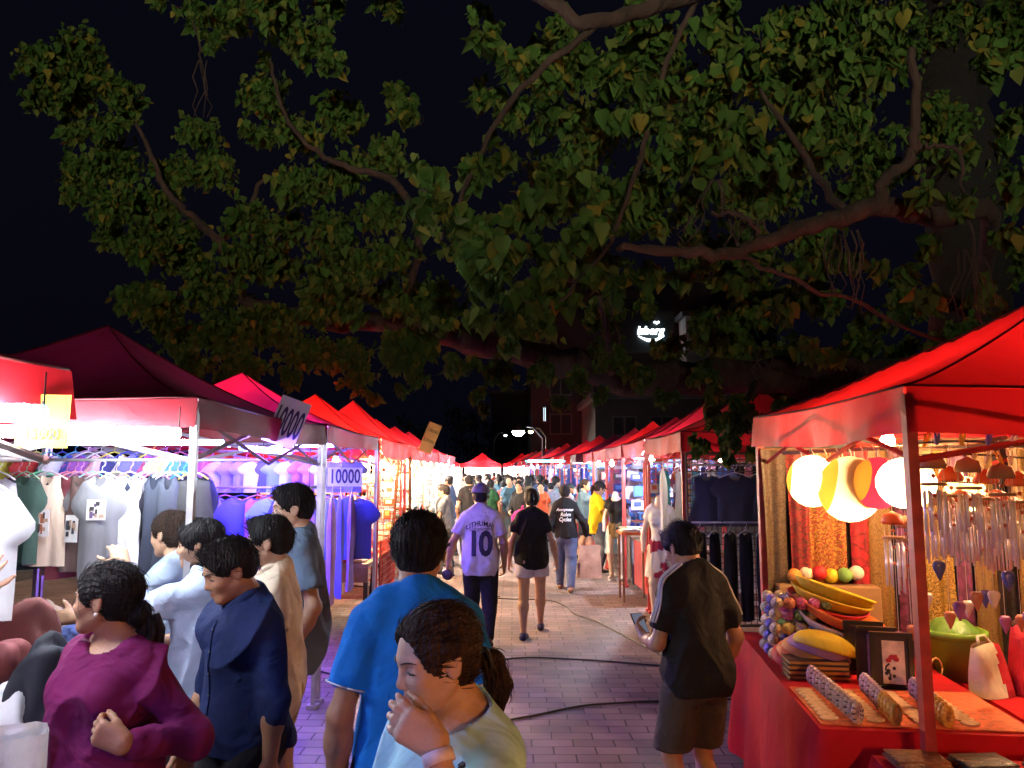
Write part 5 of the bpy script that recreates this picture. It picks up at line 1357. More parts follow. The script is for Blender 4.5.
# dark books
for i in range(4):
    rt = empty('dark_book', PA(-.235, -.14, TZ+i*.024), '%s book of the dark gilt edged pile' % ('bottom', 'second', 'third', 'top')[i], 'book', 'dark gilt edged books in a pile')
    z = TZ+.012+i*.024; zr = R(-7+2*(i % 2))
    MB().box(PA(-.235, -.14, z+.009), (.30, .15, .003), zr).build('cover', mat('book_dark', (.05, .03, .02), rough=.4, var=.4, coat=.3), rt)
    MB().box(PA(-.235, -.14, z-.009), (.30, .15, .003), zr).build('cover', _mc['book_dark'], rt)
    MB().box(PA(-.233, -.14, z), (.285, .138, .0145), zr).build('pages', mat('book_gilt', (.38, .24, .08), rough=.4, metal=.5), rt)
# framed pictures standing
for i, (x, y, c, nm) in enumerate(((.035, -.05, (.35, .2, .45), 'violet flower frame at the back'), (.05, -.19, (.40, .22, .5), 'violet flower frame in the middle'), (.075, -.32, (.75, .6, .45), 'framed cream picture of a red orchid in front'))):
    rt = empty('picture_frame', PA(x, y, TZ), 'black '+nm, 'picture', 'black picture frames standing on the red table'); rz = R(-14); M = Matrix.Rotation(rz, 3, 'Z'); o0 = PA(x, y, TZ)
    fr = MB(); w_, h_ = .17, .25
    for q in (-1, 1): fr.box(o0+M@Vector((q*w_/2, 0, h_/2+.004)), (.022, .022, h_+.022), rz)
    for z in (.004, h_+.004): fr.box(o0+M@Vector((0, -.001, z)), (w_-.02, .022, .022), rz)
    fr.build('frame', mat('frame_black', (.012, .01, .01), rough=.3, coat=.4), rt)
    MB().box(o0+M@Vector((0, .006, h_/2)), (w_-.02, .006, h_-.02), rz).build('mount', mat('mount_dark', (.03, .02, .02), rough=.6), rt)
    MB().box(o0+M@Vector((0.008, -.001, h_/2)), (w_*.58, .006, h_-.05), rz).build('picture', mat('picture_%d' % i, c, rough=.6, var=.3, scale=20), rt)
    art = MB()
    if i == 2:
        for (a, b, s_) in ((0, .055, .018), (.02, .045, .016), (-.015, .04, .016), (.015, .06, .012)): art.ball(o0+M@Vector((a, -.006, h_/2+b-.03)), s_, 8, sx=1, sy=.15, sz=.7)
        art.tube([o0+M@Vector((-.02+.012*math.sin(k*1.4), -.007, .05+k*.014)) for k in range(6)], .004, 4, mi=1)
        for k in range(5): art.ball(o0+M@Vector((-.012+.02*math.sin(k*2), -.006, .05+k*.012)), .009, 6, sy=.2, mi=1)
    else:
        for k in range(6): art.ball(o0+M@Vector((.008+.02*math.sin(k*2.2), -.006, .05+k*.03)), .016, 8, sy=.15, mi=2)
    art.build('flower', [mat('orchid_red', (.55, .03, .05), rough=.6), mat('orchid_stem', (.03, .02, .02), rough=.6), mat('orchid_violet', (.55, .35, .6), rough=.6)], rt)
# bracelets on cards in three rolls, and flat coins in rows before them
mm = MB().box(PA(-.0, -.62, TZ+.003), (.82, .54, .005), R(-7)).build('woven_mat', mat('mat_orange', (.65, .13, .03), rough=.7, var=.35, scale=30), None); tag(mm, 'orange woven mat below the bracelet rows', 'mat')
def bracelet_roll(p, rad, c1, c2, label, n=4, name='bracelet'):
    mb = MB(); rr = random.Random(int(p.x*1000+p.y*77)); c = Vector(p)
    ring = [(c.x+rad*math.cos(a)*.55, c.y+rad*.15*math.cos(a), c.z+rad*math.sin(a)) for a in np.linspace(0, 2*math.pi, 19)]
    rt = empty(name, c-Vector((0, 0, rad)), label[0], 'bracelet', label[1])
    MB().tube(ring, rad*.26, 6).build('band', c1, rt, True); q = MB()
    for a in np.linspace(0, 2*math.pi, 12)[:-1]: q.ball((c.x+rad*math.cos(a)*.55, c.y+rad*.15*math.cos(a), c.z+rad*math.sin(a)), rad*.34, 6)
    q.build('beads', c2, rt, True); return rt
bm1 = mat('bead_lilac', (.42, .28, .32), rough=.35, var=.6, scale=60, coat=.3); bm2 = mat('bead_dark', (.10, .06, .08), rough=.35, var=.5); bm3 = mat('bead_amber', (.75, .40, .06), rough=.3, var=.3, coat=.3); bm4 = mat('bead_cream', (.62, .45, .33), rough=.4, var=.4)
for rr_i, (xs, xe, ys, ye, nb) in enumerate(((-.29, -.26, -.29, -.87, 14), (-.08, -.11, -.40, -.87, 12), (.12, .09, -.45, -.87, 11))):
    for k in range(nb):
        t = k/(nb-1); amber = rr_i > 0 and t > .62
        p = PA(xs+(xe-xs)*t, ys+(ye-ys)*t, TZ+.047)
        bracelet_roll(p, .036, bm3 if amber else (bm2 if (k % 2) else bm1), bm3 if amber else (bm4 if rr_i == 0 and t > .5 else bm1), ('%s bracelet of the %s roll on the orange mat' % ('amber beaded' if amber else 'lilac and dark beaded', ('left', 'middle', 'right')[rr_i]), '%s bracelets of the %s roll' % ('amber' if amber else 'lilac', ('left', 'middle', 'right')[rr_i])))
coinm = mat('coin_cream', (.65, .42, .22), rough=.4, var=.3, scale=40)
for rr_i in range(4):
    for k in range(9):
        x = -.36+rr_i*.185; y = -.42-k*.05
        if x > .6: continue
        cr = MB().lathe(PA(x, y, TZ+.0062), [(.030, 0), (.033, .002), (.033, .005), (.028, .007), (.012, .0065)], 14, sx=1.25, rot=Matrix.Rotation(.3, 3, 'Z')).build('round_charm', coinm, None, True)
        tag(cr, 'flat cream charm on the orange mat in the %s column between the bracelet rolls' % ('leftmost', 'second', 'third', 'rightmost')[rr_i], 'charm', 'flat charms in the %s column' % ('leftmost', 'second', 'third', 'rightmost')[rr_i])
# wallets on the low table
wl1 = mat('leather_brown', (.28, .13, .05), rough=.45, var=.5, scale=14, bump=.8, bscale=40); wl2 = mat('leather_black', (.025, .02, .018), rough=.35, var=.4, bump=.6, bscale=40)
for i, (x, y, s_, m_, lb) in enumerate(((-.47, .13, .2, wl1, 'brown patterned purse at the aisle end of the low table'), (-.24, .12, .2, wl2, 'black purse in the middle of the low table'), (.06, .13, .28, wl1, 'large brown fur purse on the low table right of the canopy leg'), (.05, -.12, .26, wl2, 'black wallet nearest the camera on the low table'), (-.35, -.14, .24, wl1, 'tan wallet at the front corner of the low table'), (.42, -.1, .26, wl1, 'reddish wallet at the right end of the low table'))):
    z = .698+.014; rt = empty('leather_purse', PB(x, y, .698), lb, 'purse', None)
    MB().box(PB(x, y, z+.002), (s_, .17, .028), R(-3+7*(i % 3)), bev=.012).build('body', m_, rt, True)
    MB().box(PB(x, y+.015, z+.018), (s_*.96, .13, .008), R(-3+7*(i % 3)), bev=.004).build('flap', wl2 if m_ is wl1 and i % 2 else m_, rt, True)
    MB().tube([PB(x-s_*.45, y-.07, z+.012), PB(x+s_*.45, y-.07+.02*(i % 3), z+.012)], .004, 5).build('zip', mat('zip_brass', (.5, .35, .12), rough=.3, metal=.8), rt)
# green bin
gb = empty('green_bin', PC(-.42, .52, 0), 'lime green plastic bin with a handle behind the near canopy leg', 'bin')
gc = Vector((2.36, 4.15, 0)); gmt = mat('plastic_green', (.16, .36, .035), rough=.35, var=.1)
MB().lathe(gc+Vector((0, 0, .707)), [(.105, 0), (.125, .0), (.155, .20), (.155, .215), (.170, .215), (.170, .245), (.158, .25), (.150, .245), (.12, .01)], 26).build('body', gmt, gb, True)
MB().lathe(gc+Vector((0, 0, .90)), [(.148, 0), (.146, .03), (.08, .10), (.01, .12)], 20).build('bag_lining', mat('bag_green', (.10, .26, .04), rough=.4, var=.3, bump=.8, bscale=20), gb, True)
MB().tube([gc+Vector((-.13, -.10, .80))+Vector((.03*math.cos(a)-.03, -.02, .05*math.sin(a)-.02)) for a in np.linspace(0, 6.28, 13)], .005, 5).build('handle', mat('handle_cream', (.7, .6, .3), rough=.4), gb, True)
# folded white, red bags heaped on the side table
heap_w = mat('cotton_cream', (.80, .74, .55), rough=.8, bump=.7, bscale=7)
def soft_heap(c, size, m_, name, label, cat, seed, group=None, n=26):
    rr = SNoise(seed, 5, 6); rr2 = SNoise(seed+50, 6, 7); mb = MB(); c = Vector(c); n = max(n, 40)
    def fn(u, v):
        a = u*2*math.pi; t = v*math.pi/2; p = Vector((math.cos(a)*math.cos(t), math.sin(a)*math.cos(t), math.sin(t)))
        k = 1+.22*float(rr(np.array(p)*1.3))+.07*(1-abs(float(rr2(np.array(p)*2.1))))**2; s_ = abs(math.cos(a)**4+math.sin(a)**4)**-.25
        return c+Vector((p.x*size[0]*k*s_, p.y*size[1]*k*s_, max(0, p.z)**.7*size[2]*(1+.2*(k-1))))
    mb.grid(fn, n, n//2); return tag(mb.build(name, m_, None, True), label, cat, group)
def upright_bag(c, w_, d_, h_, m_, name, label, rz=0, mid=None, seed=0, lean=.1):
    rt = empty(name, c, label, 'bag', None); n1 = SNoise(seed, 9, 6); c = Vector(c); M = Matrix.Rotation(rz, 3, 'Z')
    def fn(u, v):
        a = u*2*math.pi; x = math.cos(a); y = math.sin(a); k = (abs(x)**4+abs(y)**4)**-.25
        p = Vector((x*k*w_/2*(1-.15*v), y*k*d_/2*(1-.75*v**2), h_*v*(1-.06*math.cos(a*2)))); p.y += lean*v*h_
        p += Vector((1, 1, .3))*.016*float(n1(np.array(p)*2)); return c+M@p
    mb = MB(); mb.grid(fn, 36, 14)
    if mid: 
        for i, f in enumerate(mb.f):
            x = sum((M.transposed()@(Vector(mb.v[k])-c)).x for k in f)/4/w_
            if mid[0] < x < mid[1]: mb.m[i] = 1
    mb.build('cloth_body', [m_, mat('cotton_red', (.55, .02, .04), rough=.8, bump=.5)], rt, True)
    MB().tube([c+M@Vector((-w_*.2, lean*h_, h_*.97)), c+M@Vector((-w_*.1, lean*h_+.02, h_*1.12)), c+M@Vector((w_*.12, lean*h_+.02, h_*1.12)), c+M@Vector((w_*.22, lean*h_, h_*.97))], .008, 6).build('handle', m_, rt, True)
    return rt
upright_bag(PC(-.13, .18, .707), .34, .2, .33, heap_w, 'cotton_bag', 'cream cotton bag with a red side panel on the side table', .1, (-.6, -.33), 3)
upright_bag(PC(-.42, .12, .707), .2, .14, .24, heap_w, 'cotton_bag', 'small cream and red cotton bag left of the big one', .35, (.1, .6), 4)
# dark fur trimmed baskets
for i, (x, y) in enumerate(((-.22, -.16), (.12, -.22))):
    rt = empty('fur_purse', PC(x, y, .707), ('round dark purse with a fur rim on the side table, left one', 'round dark purse with a fur rim on the side table, right one')[i], 'purse', None)
    MB().lathe(PC(x, y, .707), [(.12, 0), (.15, .03), (.155, .08), (.14, .10), (.13, .085), (.1, .05)], 22, sy=.7).build('body', wl2, rt, True)
    MB().lathe(PC(x, y, .78), [(.13, 0), (.165, .02), (.16, .045), (.12, .05)], 22, sy=.7).build('fur_rim', mat('fur_tan', (.35, .22, .12), rough=.95, var=.6, scale=40, bump=1.5, bscale=70), rt, True)
for i, (x, y, lb) in enumerate(((-.05, -.38, 'red plastic cup on the side table before the fur rimmed purses'), (.22, -.1, 'second red cup at the frame edge of the side table'))):
    tag(MB().lathe(PC(x, y, .707), [(.032, 0), (.04, .11), (.037, .11), (.03, .01)], 16).build('red_cup', mat('cup_red', (.6, .02, .02), rough=.3, var=0, trans=.2), None, True), lb, 'cup', None)
# back wall of hanging textiles (behind, facing the camera, and on the right)
def textile(name, base, gold, px_s, label, x, y, w_, z0, z1, rz, fold, seed, patt=18, thr=(.50, .56), group='patterned textiles hung in the lantern stall'):
    m = bpy.data.materials.new(name); m.use_nodes = True; n = m.node_tree.nodes; l = m.node_tree.links; b = n['Principled BSDF']; b.inputs['Roughness'].default_value = .55; 
    tc = n.new('ShaderNodeTexCoord'); vo = n.new('ShaderNodeTexVoronoi'); vo.feature = 'DISTANCE_TO_EDGE'; vo.inputs['Scale'].default_value = patt
    wv = n.new('ShaderNodeTexWave'); wv.wave_type = 'RINGS'; wv.inputs['Scale'].default_value = patt*.42; wv.inputs['Distortion'].default_value = 22; wv.inputs['Detail'].default_value = 2; wv.inputs['Detail Scale'].default_value = 1.6
    l.new(tc.outputs['Object'], vo.inputs['Vector']); l.new(tc.outputs['Object'], wv.inputs['Vector'])
    rp = n.new('ShaderNodeValToRGB'); rp.color_ramp.elements[0].position = thr[0]; rp.color_ramp.elements[0].color = (*base, 1); rp.color_ramp.elements[1].position = thr[1]; rp.color_ramp.elements[1].color = (*[.6*q for q in gold], 1)
    l.new(wv.outputs['Fac'], rp.inputs[0])
    mu = n.new('ShaderNodeMixRGB'); mu.blend_type = 'MULTIPLY'; mu.inputs[0].default_value = .7; r2 = n.new('ShaderNodeValToRGB'); r2.color_ramp.elements[0].position = .02; r2.color_ramp.elements[0].color = (.35, .3, .3, 1); r2.color_ramp.elements[1].position = .1
    l.new(vo.outputs['Distance'], r2.inputs[0]); l.new(rp.outputs[0], mu.inputs[1]); l.new(r2.outputs[0], mu.inputs[2]); l.new(mu.outputs[0], b.inputs['Base Color'])
    rt = empty('hanging_textile', (x, y, z0), label, 'textile', group); M = Matrix.Rotation(rz, 3, 'Z'); rr = random.Random(seed); ph = rr.uniform(0, 6)
    def fn(u, v):
        s_ = 1-.25*math.sin(math.pi*v)*fold; xx = (u-.5)*w_*s_
        yy = fold*(.025*math.sin(u*w_*38+ph)+.015*math.sin(u*w_*71+ph*2))*(.4+.6*v)
        return Vector((x, y, z1-(z1-z0)*v))+M@Vector((xx, yy, 0))
    MB().grid(fn, max(10, int(w_*50)), 10).build('cloth', m, rt, True)
    MB().tube([Vector((x, y, z1))-M@Vector((w_/2, 0, 0)), Vector((x, y, z1))+M@Vector((w_/2, 0, 0))], .008, 5).build('hem_rod', wood_m, rt); return rt
yb = 4.80
tx_ = [(-.0, .14, (.10, .07, .045), (.20, .14, .07), 30, 'olive brown plain hanging beside the far post'), (.15, .13, (.30, .02, .02), (.30, .06, .04), 20, 'dark red strip'), (.32, .26, (.30, .05, .02), (.72, .42, .06), 26, 'gold scrolled brocade nearest the aisle'), (.53, .14, (.45, .02, .03), (.48, .04, .03), 10, 'bright red strip'),
       (.66, .16, (.20, .11, .03), (.38, .24, .06), 60, 'narrow bronze strip'), (.80, .12, (.14, .03, .09), (.16, .04, .10), 10, 'plum strip'), (.98, .27, (.16, .09, .02), (.70, .44, .07), 34, 'gold leaf brocade in the middle'), (1.17, .12, (.15, .03, .10), (.17, .04, .11), 10, 'second plum strip'),
       (1.32, .15, (.17, .10, .03), (.36, .22, .06), 60, 'bronze strip with folds'), (1.50, .15, (.15, .09, .03), (.34, .2, .05), 60, 'second bronze strip with folds'), (1.68, .2, (.22, .04, .03), (.6, .36, .06), 30, 'gold and maroon brocade'), (1.9, .22, (.14, .08, .03), (.33, .2, .06), 50, 'wide bronze shawl'), (2.15, .26, (.20, .02, .04), (.25, .03, .05), 10, 'maroon square'), (2.42, .3, (.2, .1, .03), (.62, .38, .06), 28, 'gold brocade at the far right'), (2.7, .3, (.12, .07, .03), (.3, .18, .06), 50, 'dark bronze shawl at the far right')]
for i, (x, w_, b_, g_, pt_, lb) in enumerate(tx_):
    y = yb-.02*(i % 2)-(.10 if i > 8 else 0)
    textile('textile_%s' % 'abcdefghijklmnop'[i], b_, g_, 0, lb+' of the lantern stall back wall', RX+.08+x, y, w_*1.15, .55, 1.93, 0, .8 if i % 2 == 0 else 1.1, i, pt_)
textile('textile_backing', (.03, .02, .02), (.035, .025, .02), 0, 'dark backing cloth behind all the textiles of the lantern stall', 3.05, 4.86, 2.9, .02, 2.0, 0, .4, 77, 10, group=None)
# round lanterns on a bamboo pole
pole = tag(MB().tube([(1.60, 4.45, 1.90), (2.2, 3.6, 1.925), (2.0, 3.05, 1.93)], .011, 8).build('bamboo_pole', wood_m, None, True), 'thin pole under the right canopy from which the round lanterns hang', 'pole')
def lantern(c, r_, tint, e, label, half=None, dirv=(0, 0, 1)):
    rt = empty('round_lantern', c, label, 'lantern', 'glowing round lanterns in a row'); c = Vector(c); mb = MB(); n = 32; k = 20
    prof = [(max(.02, math.sin(math.pi*i/k))*r_*(1+.012*(i % 2)), -math.cos(math.pi*i/k)*r_*.92) for i in range(k+1)]
    M = Vector((0, 0, 1)).rotation_difference(Vector(dirv)).to_matrix()
    mb.lathe(c, prof, n, rot=M)
    mt_ = []
    for nm, cc, ee in ((tint, {'cream': (.95, .85, .62), 'yellow': (1., .82, .45), 'crimson': (.75, .03, .08)}[tint], e), ('gold_print', (.45, .24, .03), e*.03)):
        m = mat('lantern_%s' % nm, cc, rough=.8, var=.05, trans=.55, spec=.1); mt_.append(m)
    if half:
        for i, f in enumerate(mb.f):
            q = M.transposed()@(sum((Vector(mb.v[j]) for j in f), Vector())/len(f)-c)
            if half[0] < q.z/r_ < half[1]: mb.m[i] = 1
    mb.build('paper_shade', mt_, rt, True)
    MB().ball(c+Vector(dirv).normalized()*-r_*.30+Vector((0, -r_*.15, -r_*.1)), .026, 10).build('inner_bulb', emat('lantern_bulb_%d' % e, (1, .80, .48), e*9), rt, True)
    MB().tube([c+Vector((0, 0, r_*.9)), c+Vector((0, 0, r_*.9+.05))], .003, 4).build('cord', cable_m, rt)
    MB().lathe(c+Vector((0, 0, -r_*.97)), [(.03, 0), (.035, .015), (.02, .02)], 12).build('base_ring', wood_m, rt, True) if not half else None
    return rt
lantern(tuple(W(812, 481, 3.95)), .135, 'cream', 22., 'pale cream round lantern, farthest of the lit row', (.72, 1.0), (-.8, .3, .1))
lantern(tuple(W(850, 489, 3.6)), .155, 'yellow', 30., 'big lantern with a gold printed side, second of the lit row', (.55, .85), (-.85, .2, .2))
lantern(tuple(W(878, 483, 3.45)), .118, 'crimson', 8., 'crimson lantern with a gold rim between two white ones', (.5, 1.), (-.9, .1, .2))
lantern(tuple(W(906, 483, 3.28)), .12, 'cream', 45., 'glaring white lantern just behind the near canopy leg', None)
lantern(tuple(W(965, 494, 3.95)), .10, 'yellow', 12., 'amber lantern glowing behind the wind chimes', None)
bulb_lamp((2.75, 3.9, 1.95), (1, .6, .3), 1000, 'warm bulb in the middle of the lantern stall', r=.04)
bulb_lamp((2.0, 4.0, 1.97), (1, .55, .22), 480, 'warm bulb above the bead rolls of the lantern stall', r=.035)
# wind chimes: cup, rods, bead string, pendant
capm = [mat('coconut_cup', (.32, .18, .09), rough=.7, var=.3), mat('cup_orange', (.6, .12, .03), rough=.5)]
rodm = mat('chime_rod', (.92, .9, .88), rough=.22, metal=.35, var=0); heartm = [mat('pendant_blue', (.08, .10, .35), rough=.3, coat=.5), mat('pendant_violet', (.35, .12, .30), rough=.3, coat=.5), mat('pendant_clay', (.5, .18, .1), rough=.4), mat('pendant_pearl', (.8, .7, .65), rough=.25)]
beadm = mat('bead_coral', (.6, .15, .08), rough=.4); cordm = mat('cord_pale', (.75, .65, .5), rough=.8, var=0)
clipc = [((.1, .12, .5), 'blue'), ((.85, .5, .05), 'yellow'), ((.8, .8, .7), 'white'), ((.75, .65, .4), 'wooden')]
def chime(p, L_, k, label, nrod=7, pend=True, tail=.25):
    p = Vector(p); rr = random.Random(k); rt = empty('wind_chime', p, label, 'wind chime', 'wind chimes hanging in the lantern stall')
    MB().tube([p+Vector((0, 0, .10)), p], .0018, 4).build('cord', cordm, rt)
    cup = MB().lathe(p, [(.048, -.06), (.052, -.045), (.04, -.012), (.012, .0), (.004, .004)], 14).build('cup', capm[k % 2], rt, True)
    MB().lathe(p+Vector((0, 0, -.13)), [(.048, 0), (.05, .004), (.05, .009), (.046, .012)], 16).build('ring', capm[0], rt, True)
    for i in range(nrod):
        a = 2*math.pi*i/nrod; x, y = .04*math.cos(a), .04*math.sin(a); z0 = -.145-.01*rr.random(); l_ = L_*rr.uniform(.75, 1)
        MB().tube([p+Vector((x, y, z0)), p+Vector((x, y, z0-l_))], .0052, 7).build('rod', rodm, rt, True)
        s_ = MB(); s_.tube([p+Vector((x, y, -.06)), p+Vector((x, y, z0))], .001, 3); s_.build('string', cordm, rt)
    b = MB(); b.tube([p+Vector((0, 0, -.06)), p+Vector((0, 0, -.20-L_-tail))], .0015, 4); bo = b.build('centre_cord', cordm, rt)
    for j in range(3): MB().ball(p+Vector((0, 0, -.09-j*.08)), .009, 8).build('bead', beadm, rt, True)
    if pend:
        c = p+Vector((0, 0, -.22-L_-tail)); hp_ = MB(); w_ = .030
        hp_.lathe(c, [(.002, -.055), (.012, -.035), (.026, -.005), (.028, .012), (.018, .026), (.006, .022)], 12, sy=.5); hp_.build('pendant', heartm[k % 4], rt, True)
    return rt
cpos = [(932, 462, 3.12), (950, 475, 3.3), (967, 466, 3.15), (985, 478, 3.3), (1000, 472, 3.12), (1018, 480, 3.2), (942, 500, 3.55), (960, 498, 3.6), (978, 502, 3.5), (996, 498, 3.55), (1012, 505, 3.6), (920, 490, 3.6), (1035, 478, 3.15), (892, 520, 3.75), (905, 524, 3.9)]
for k, (px, py, d) in enumerate(cpos):
    p = W(px, py-8, d); chime(p, (.20, .26, .17, .24)[k % 4], k, '%s wind chime with %s cup, %s' % (('blue pendant', 'violet pendant', 'clay pendant', 'pearl pendant')[k % 4], ('coconut', 'orange')[k % 2], ('front row', 'back row')[k > 5 and k != 12]+', %s from the post' % NTH[k]), 8, True, (.04, .12, .18, .08)[k % 4])
for k, (px, py, c_) in enumerate(((937, 437, 0), (962, 438, 1), (989, 438, 0), (1013, 441, 2), (974, 456, 3), (988, 457, 2), (999, 458, 1), (1010, 458, 3), (926, 440, 1))):
    c = W(px, py, 3.04 if k < 4 else 3.2); mb = MB(); tilt = R(random.uniform(-25, 25)); 
    for q in (-1, 1): mb.box(c+Vector((q*.006, 0, 0)), (.007, .010, .062), rot=Matrix.Rotation(tilt+q*.12, 3, 'Y'))
    mb.tube([c+Vector((-.012, -.001, 0)), c+Vector((.012, -.001, 0))], .004, 6)
    tag(mb.build('clothes_peg', mat('peg_'+clipc[c_][1], clipc[c_][0], rough=.4, var=0), None), '%s clothes peg, %s on the line over the wind chimes' % (clipc[c_][1], NTH[k]), 'peg', 'clothes pegs over the wind chimes')
for i, (pts, lb) in enumerate((([W(905, 445, 3.06), W(960, 441, 3.05), W(1060, 447, 3.05)], 'line of pegs under the near valance'), ([W(905, 455, 3.2), W(985, 455, 3.2), W(1060, 462, 3.2)], 'second line carrying the wind chimes'), ([W(895, 478, 3.6), W(960, 482, 3.55), W(1050, 486, 3.6)], 'third line carrying the back row of wind chimes'))):
    tag(MB().tube(spline(pts, 6), .004, 5).build('hanging_line', cable_m, None, True), lb, 'line', None)
# looped pale cords hanging along the aisle side brace
for k in range(9):
    px = 800+k*12; d = 4.3-k*.13; a = W(px, 452-k*1.2, d); b_ = a-Vector((0, 0, .12+.05*(k % 3)))
    tag(MB().tube(spline([a, a+Vector((.015, 0, -.05)), b_, b_+Vector((.03, 0, .02)), a+Vector((.03, 0, -.02))], 5), .003, 4).build('cord_loop', cordm, None, True), 'pale cord loop, %s from the far end, above the round lanterns' % NTH[k], 'cord', 'cord loops above the lanterns')

# ---------------------------------------------------------------- dark clothes stall and the mannequins beyond it
x2 = rx(7.75)
mesh_panel((x2+1.12, 7.74, .25), 2.15, 1.72, .06, 'x', 'dark wire panel hung with dim clothes facing the camera', mat('mesh_dark', (.12, .07, .05), rough=.6))
rail((x2+.05, 7.66, 1.85), (x2+2.1, 7.66, 1.85), 'rail of dim dresses on the wire panel of the dark stall')
rail((x2+.05, 7.6, 1.28), (x2+2.1, 7.6, 1.28), 'lower rail of black trousers on the dark stall')
dk = [('dress', (.09, .09, .14), 'grey blue gathered dress'), ('tshirt', (.10, .10, .13), 'grey top'), ('dress', (.05, .05, .06), 'charcoal dress'), ('dress', (.30, .06, .08), 'red flowered dress'), ('dress', (.28, .08, .10), 'faded red flowered dress'), ('tshirt', (.05, .05, .07), 'dim black top'), ('dress', (.12, .1, .1), 'brown dress')]
for i, (k, c, nm) in enumerate(dk): hang(k, c, .42, .5, (x2+.22+i*.29, 7.64-.01*(i % 2), 1.775), R(random.uniform(-6, 6)), '%s on the upper rail of the dark stall' % nm, 300+i, None, None, 'clothes hanging on the dark stall')
for i in range(13): hang('trousers', ((.03, .03, .045), (.02, .02, .025), (.05, .045, .05))[i % 3], .30, .85, (x2+.12+i*.155, 7.59, 1.205), R(30+(i*17) % 25), '%s trousers, %s from the left on the lower rail of the dark stall' % (('navy', 'black', 'charcoal')[i % 3], NTH[i]), 320+i, None, (.7, .7, .75), 'trousers hanging on the dark stall')
mesh_panel((x2+.35, 9.95, .3), .7, 1.6, .075, 'x', 'orange lit wire panel beside the flowery mannequin', redpost)
wall_goods(x2+.05, x2+.65, 1.0, 1.8, 9.9, 4, 5, shoe_c, 'small packet hung on the orange lit wire panel', 'packet', 'packets on the orange lit wire panel', seed=88)
rail((x2+.05, 9.6, 1.9), (x2+2, 9.6, 1.9), 'rail of teal and white tops behind the flowery mannequin')
for i, (c, nm) in enumerate((((.05, .35, .4), 'teal top'), ((.7, .75, .78), 'pale blue scarf top'), ((.06, .3, .4), 'sea green top'), ((.6, .6, .62), 'white top'))): hang('dress', c, .3, .7, (x2+.2+i*.2, 9.6, 1.825), R(40), '%s on the rail behind the flowery mannequin' % nm, 350+i, None, None, 'tops behind the flowery mannequin')
hang('dress', (.6, .65, .7), .32, .75, (x2-.02, 8.6, 1.83), R(75), 'pale scarf hanging at the post beside the flowery mannequin', 361)
# small goods ledge
ld = empty('goods_tray', (1.66, 10.6, 0), 'small tray table with a white folded cloth and an orange edge beside the mannequins', 'table'); MB().box((1.70, 10.7, .93), (.4, .5, .03)).build('tray', clo_mat((.6, .15, .04), 'g'), ld)
for a in (-.17, .17):
    for b in (-.2, .2): MB().box((1.70+a, 10.7+b, .46), (.03, .03, .91)).build('leg', wood_m, ld)
soft_heap((1.68, 10.65, .946), (.16, .18, .07), clo_mat((.75, .68, .5)), 'folded_cloth', 'cream cloth folded on the small tray table', 'cloth', 9)
# further right stalls: hanging goods
blu = [((.08, .12, .5), 'b'), ((.1, .25, .6), 's'), ((.6, .6, .7), 'w'), ((.5, .2, .3), 'r'), ((.1, .1, .12), 'k'), ((.05, .06, .3), 'n')]
for i in range(1, 12):
    y = 7.75+i*2.12; x = rx(y)
    tb = empty('stall_table', (x+.5, y+1, 0), 'goods table of the %s stall of the right row' % NTH[i], 'table', 'goods tables of the right row')
    MB().box((x+.6, y+1.0, .72), (.9, 1.8, .04)).build('table_top', wood_m, tb); MB().grid(lambda u, v: (x+.13+.01*math.sin(u*40), y+.1+u*1.8, .745-v*.66), 30, 2).build('table_cloth', clo_mat(((.1, .1, .3), (.45, .06, .06), (.12, .1, .1))[i % 3]), tb, True)
    for (a, b) in ((.18, .15), (1.0, .15), (.18, 1.85), (1.0, 1.85)): MB().box((x+a, y+b, .35), (.04, .04, .70)).build('leg', steel, tb)
    wall_goods(x+.1, x+1.5, 1.15, 2.0, y+1.95, 6, 4, blu, 'small garment packet on the display between two right stalls', 'packet', 'packets on the displays of the right row', seed=400+i, name='garment_packet')
    wall_goods(x+.15, x+1.0, .77, 1.1, y+1.0, 4, 2, blu, 'small boxed article on the table of a right stall', 'box', 'boxes on the tables of the right row', seed=430+i, name='goods_box', dep=.3)
    if i > 1 or True:
        rail((x+.1, y+.15, 1.95), (x+1.8, y+.15, 1.95), 'rail across the near side of the %s right stall' % NTH[i])
        for k in range(5 if i < 7 else 3): hang('tshirt' if k % 2 else 'dress', blu[(i+k*2) % 6][0], .34, .5+.2*(k % 2), (x+.2+k*.3, y+.15, 1.875), R(20+20*k % 50), '%s garment of the rail at the near side of the %s right stall' % (NTH[k], NTH[i]), 500+i*10+k, None, None, 'clothes hanging in the right stalls', 'shirt')
# white and dark clothing heaps on the leftmost stall's table, and the big plastic bag
tL = empty('stall_table', (-2.6, 2.0, 0), 'goods table of the leftmost stall heaped with clothes', 'table'); MB().box((-2.45, 2.3, .72), (1.3, .9, .04)).build('table_top', wood_m, tL)
for a in (-.6, .6):
    for b in (-.4, .4): MB().box((-2.45+a, 2.3+b, .35), (.04, .04, .70)).build('leg', steel, tL)
hp2 = [((-1.98, 2.5), (.22, .14, .30), (.025, .03, .04), 'dark navy trousers heaped with a pale waistband behind the purple woman'), ((-2.05, 2.2), (.16, .16, .16), (.78, .76, .74), 'white blouse heap at the left edge'), ((-2.3, 2.45), (.2, .2, .34), (.35, .08, .07), 'rust red heap of tops'), ((-1.98, 2.0), (.10, .10, .12), (.45, .22, .06), 'orange printed top heap'), ((-2.1, 2.62), (.2, .12, .46), (.30, .08, .08), 'brick red top under the photo card'), ((-2.3, 2.1), (.15, .15, .1), (.10, .13, .10), 'dark green heap of tops')]
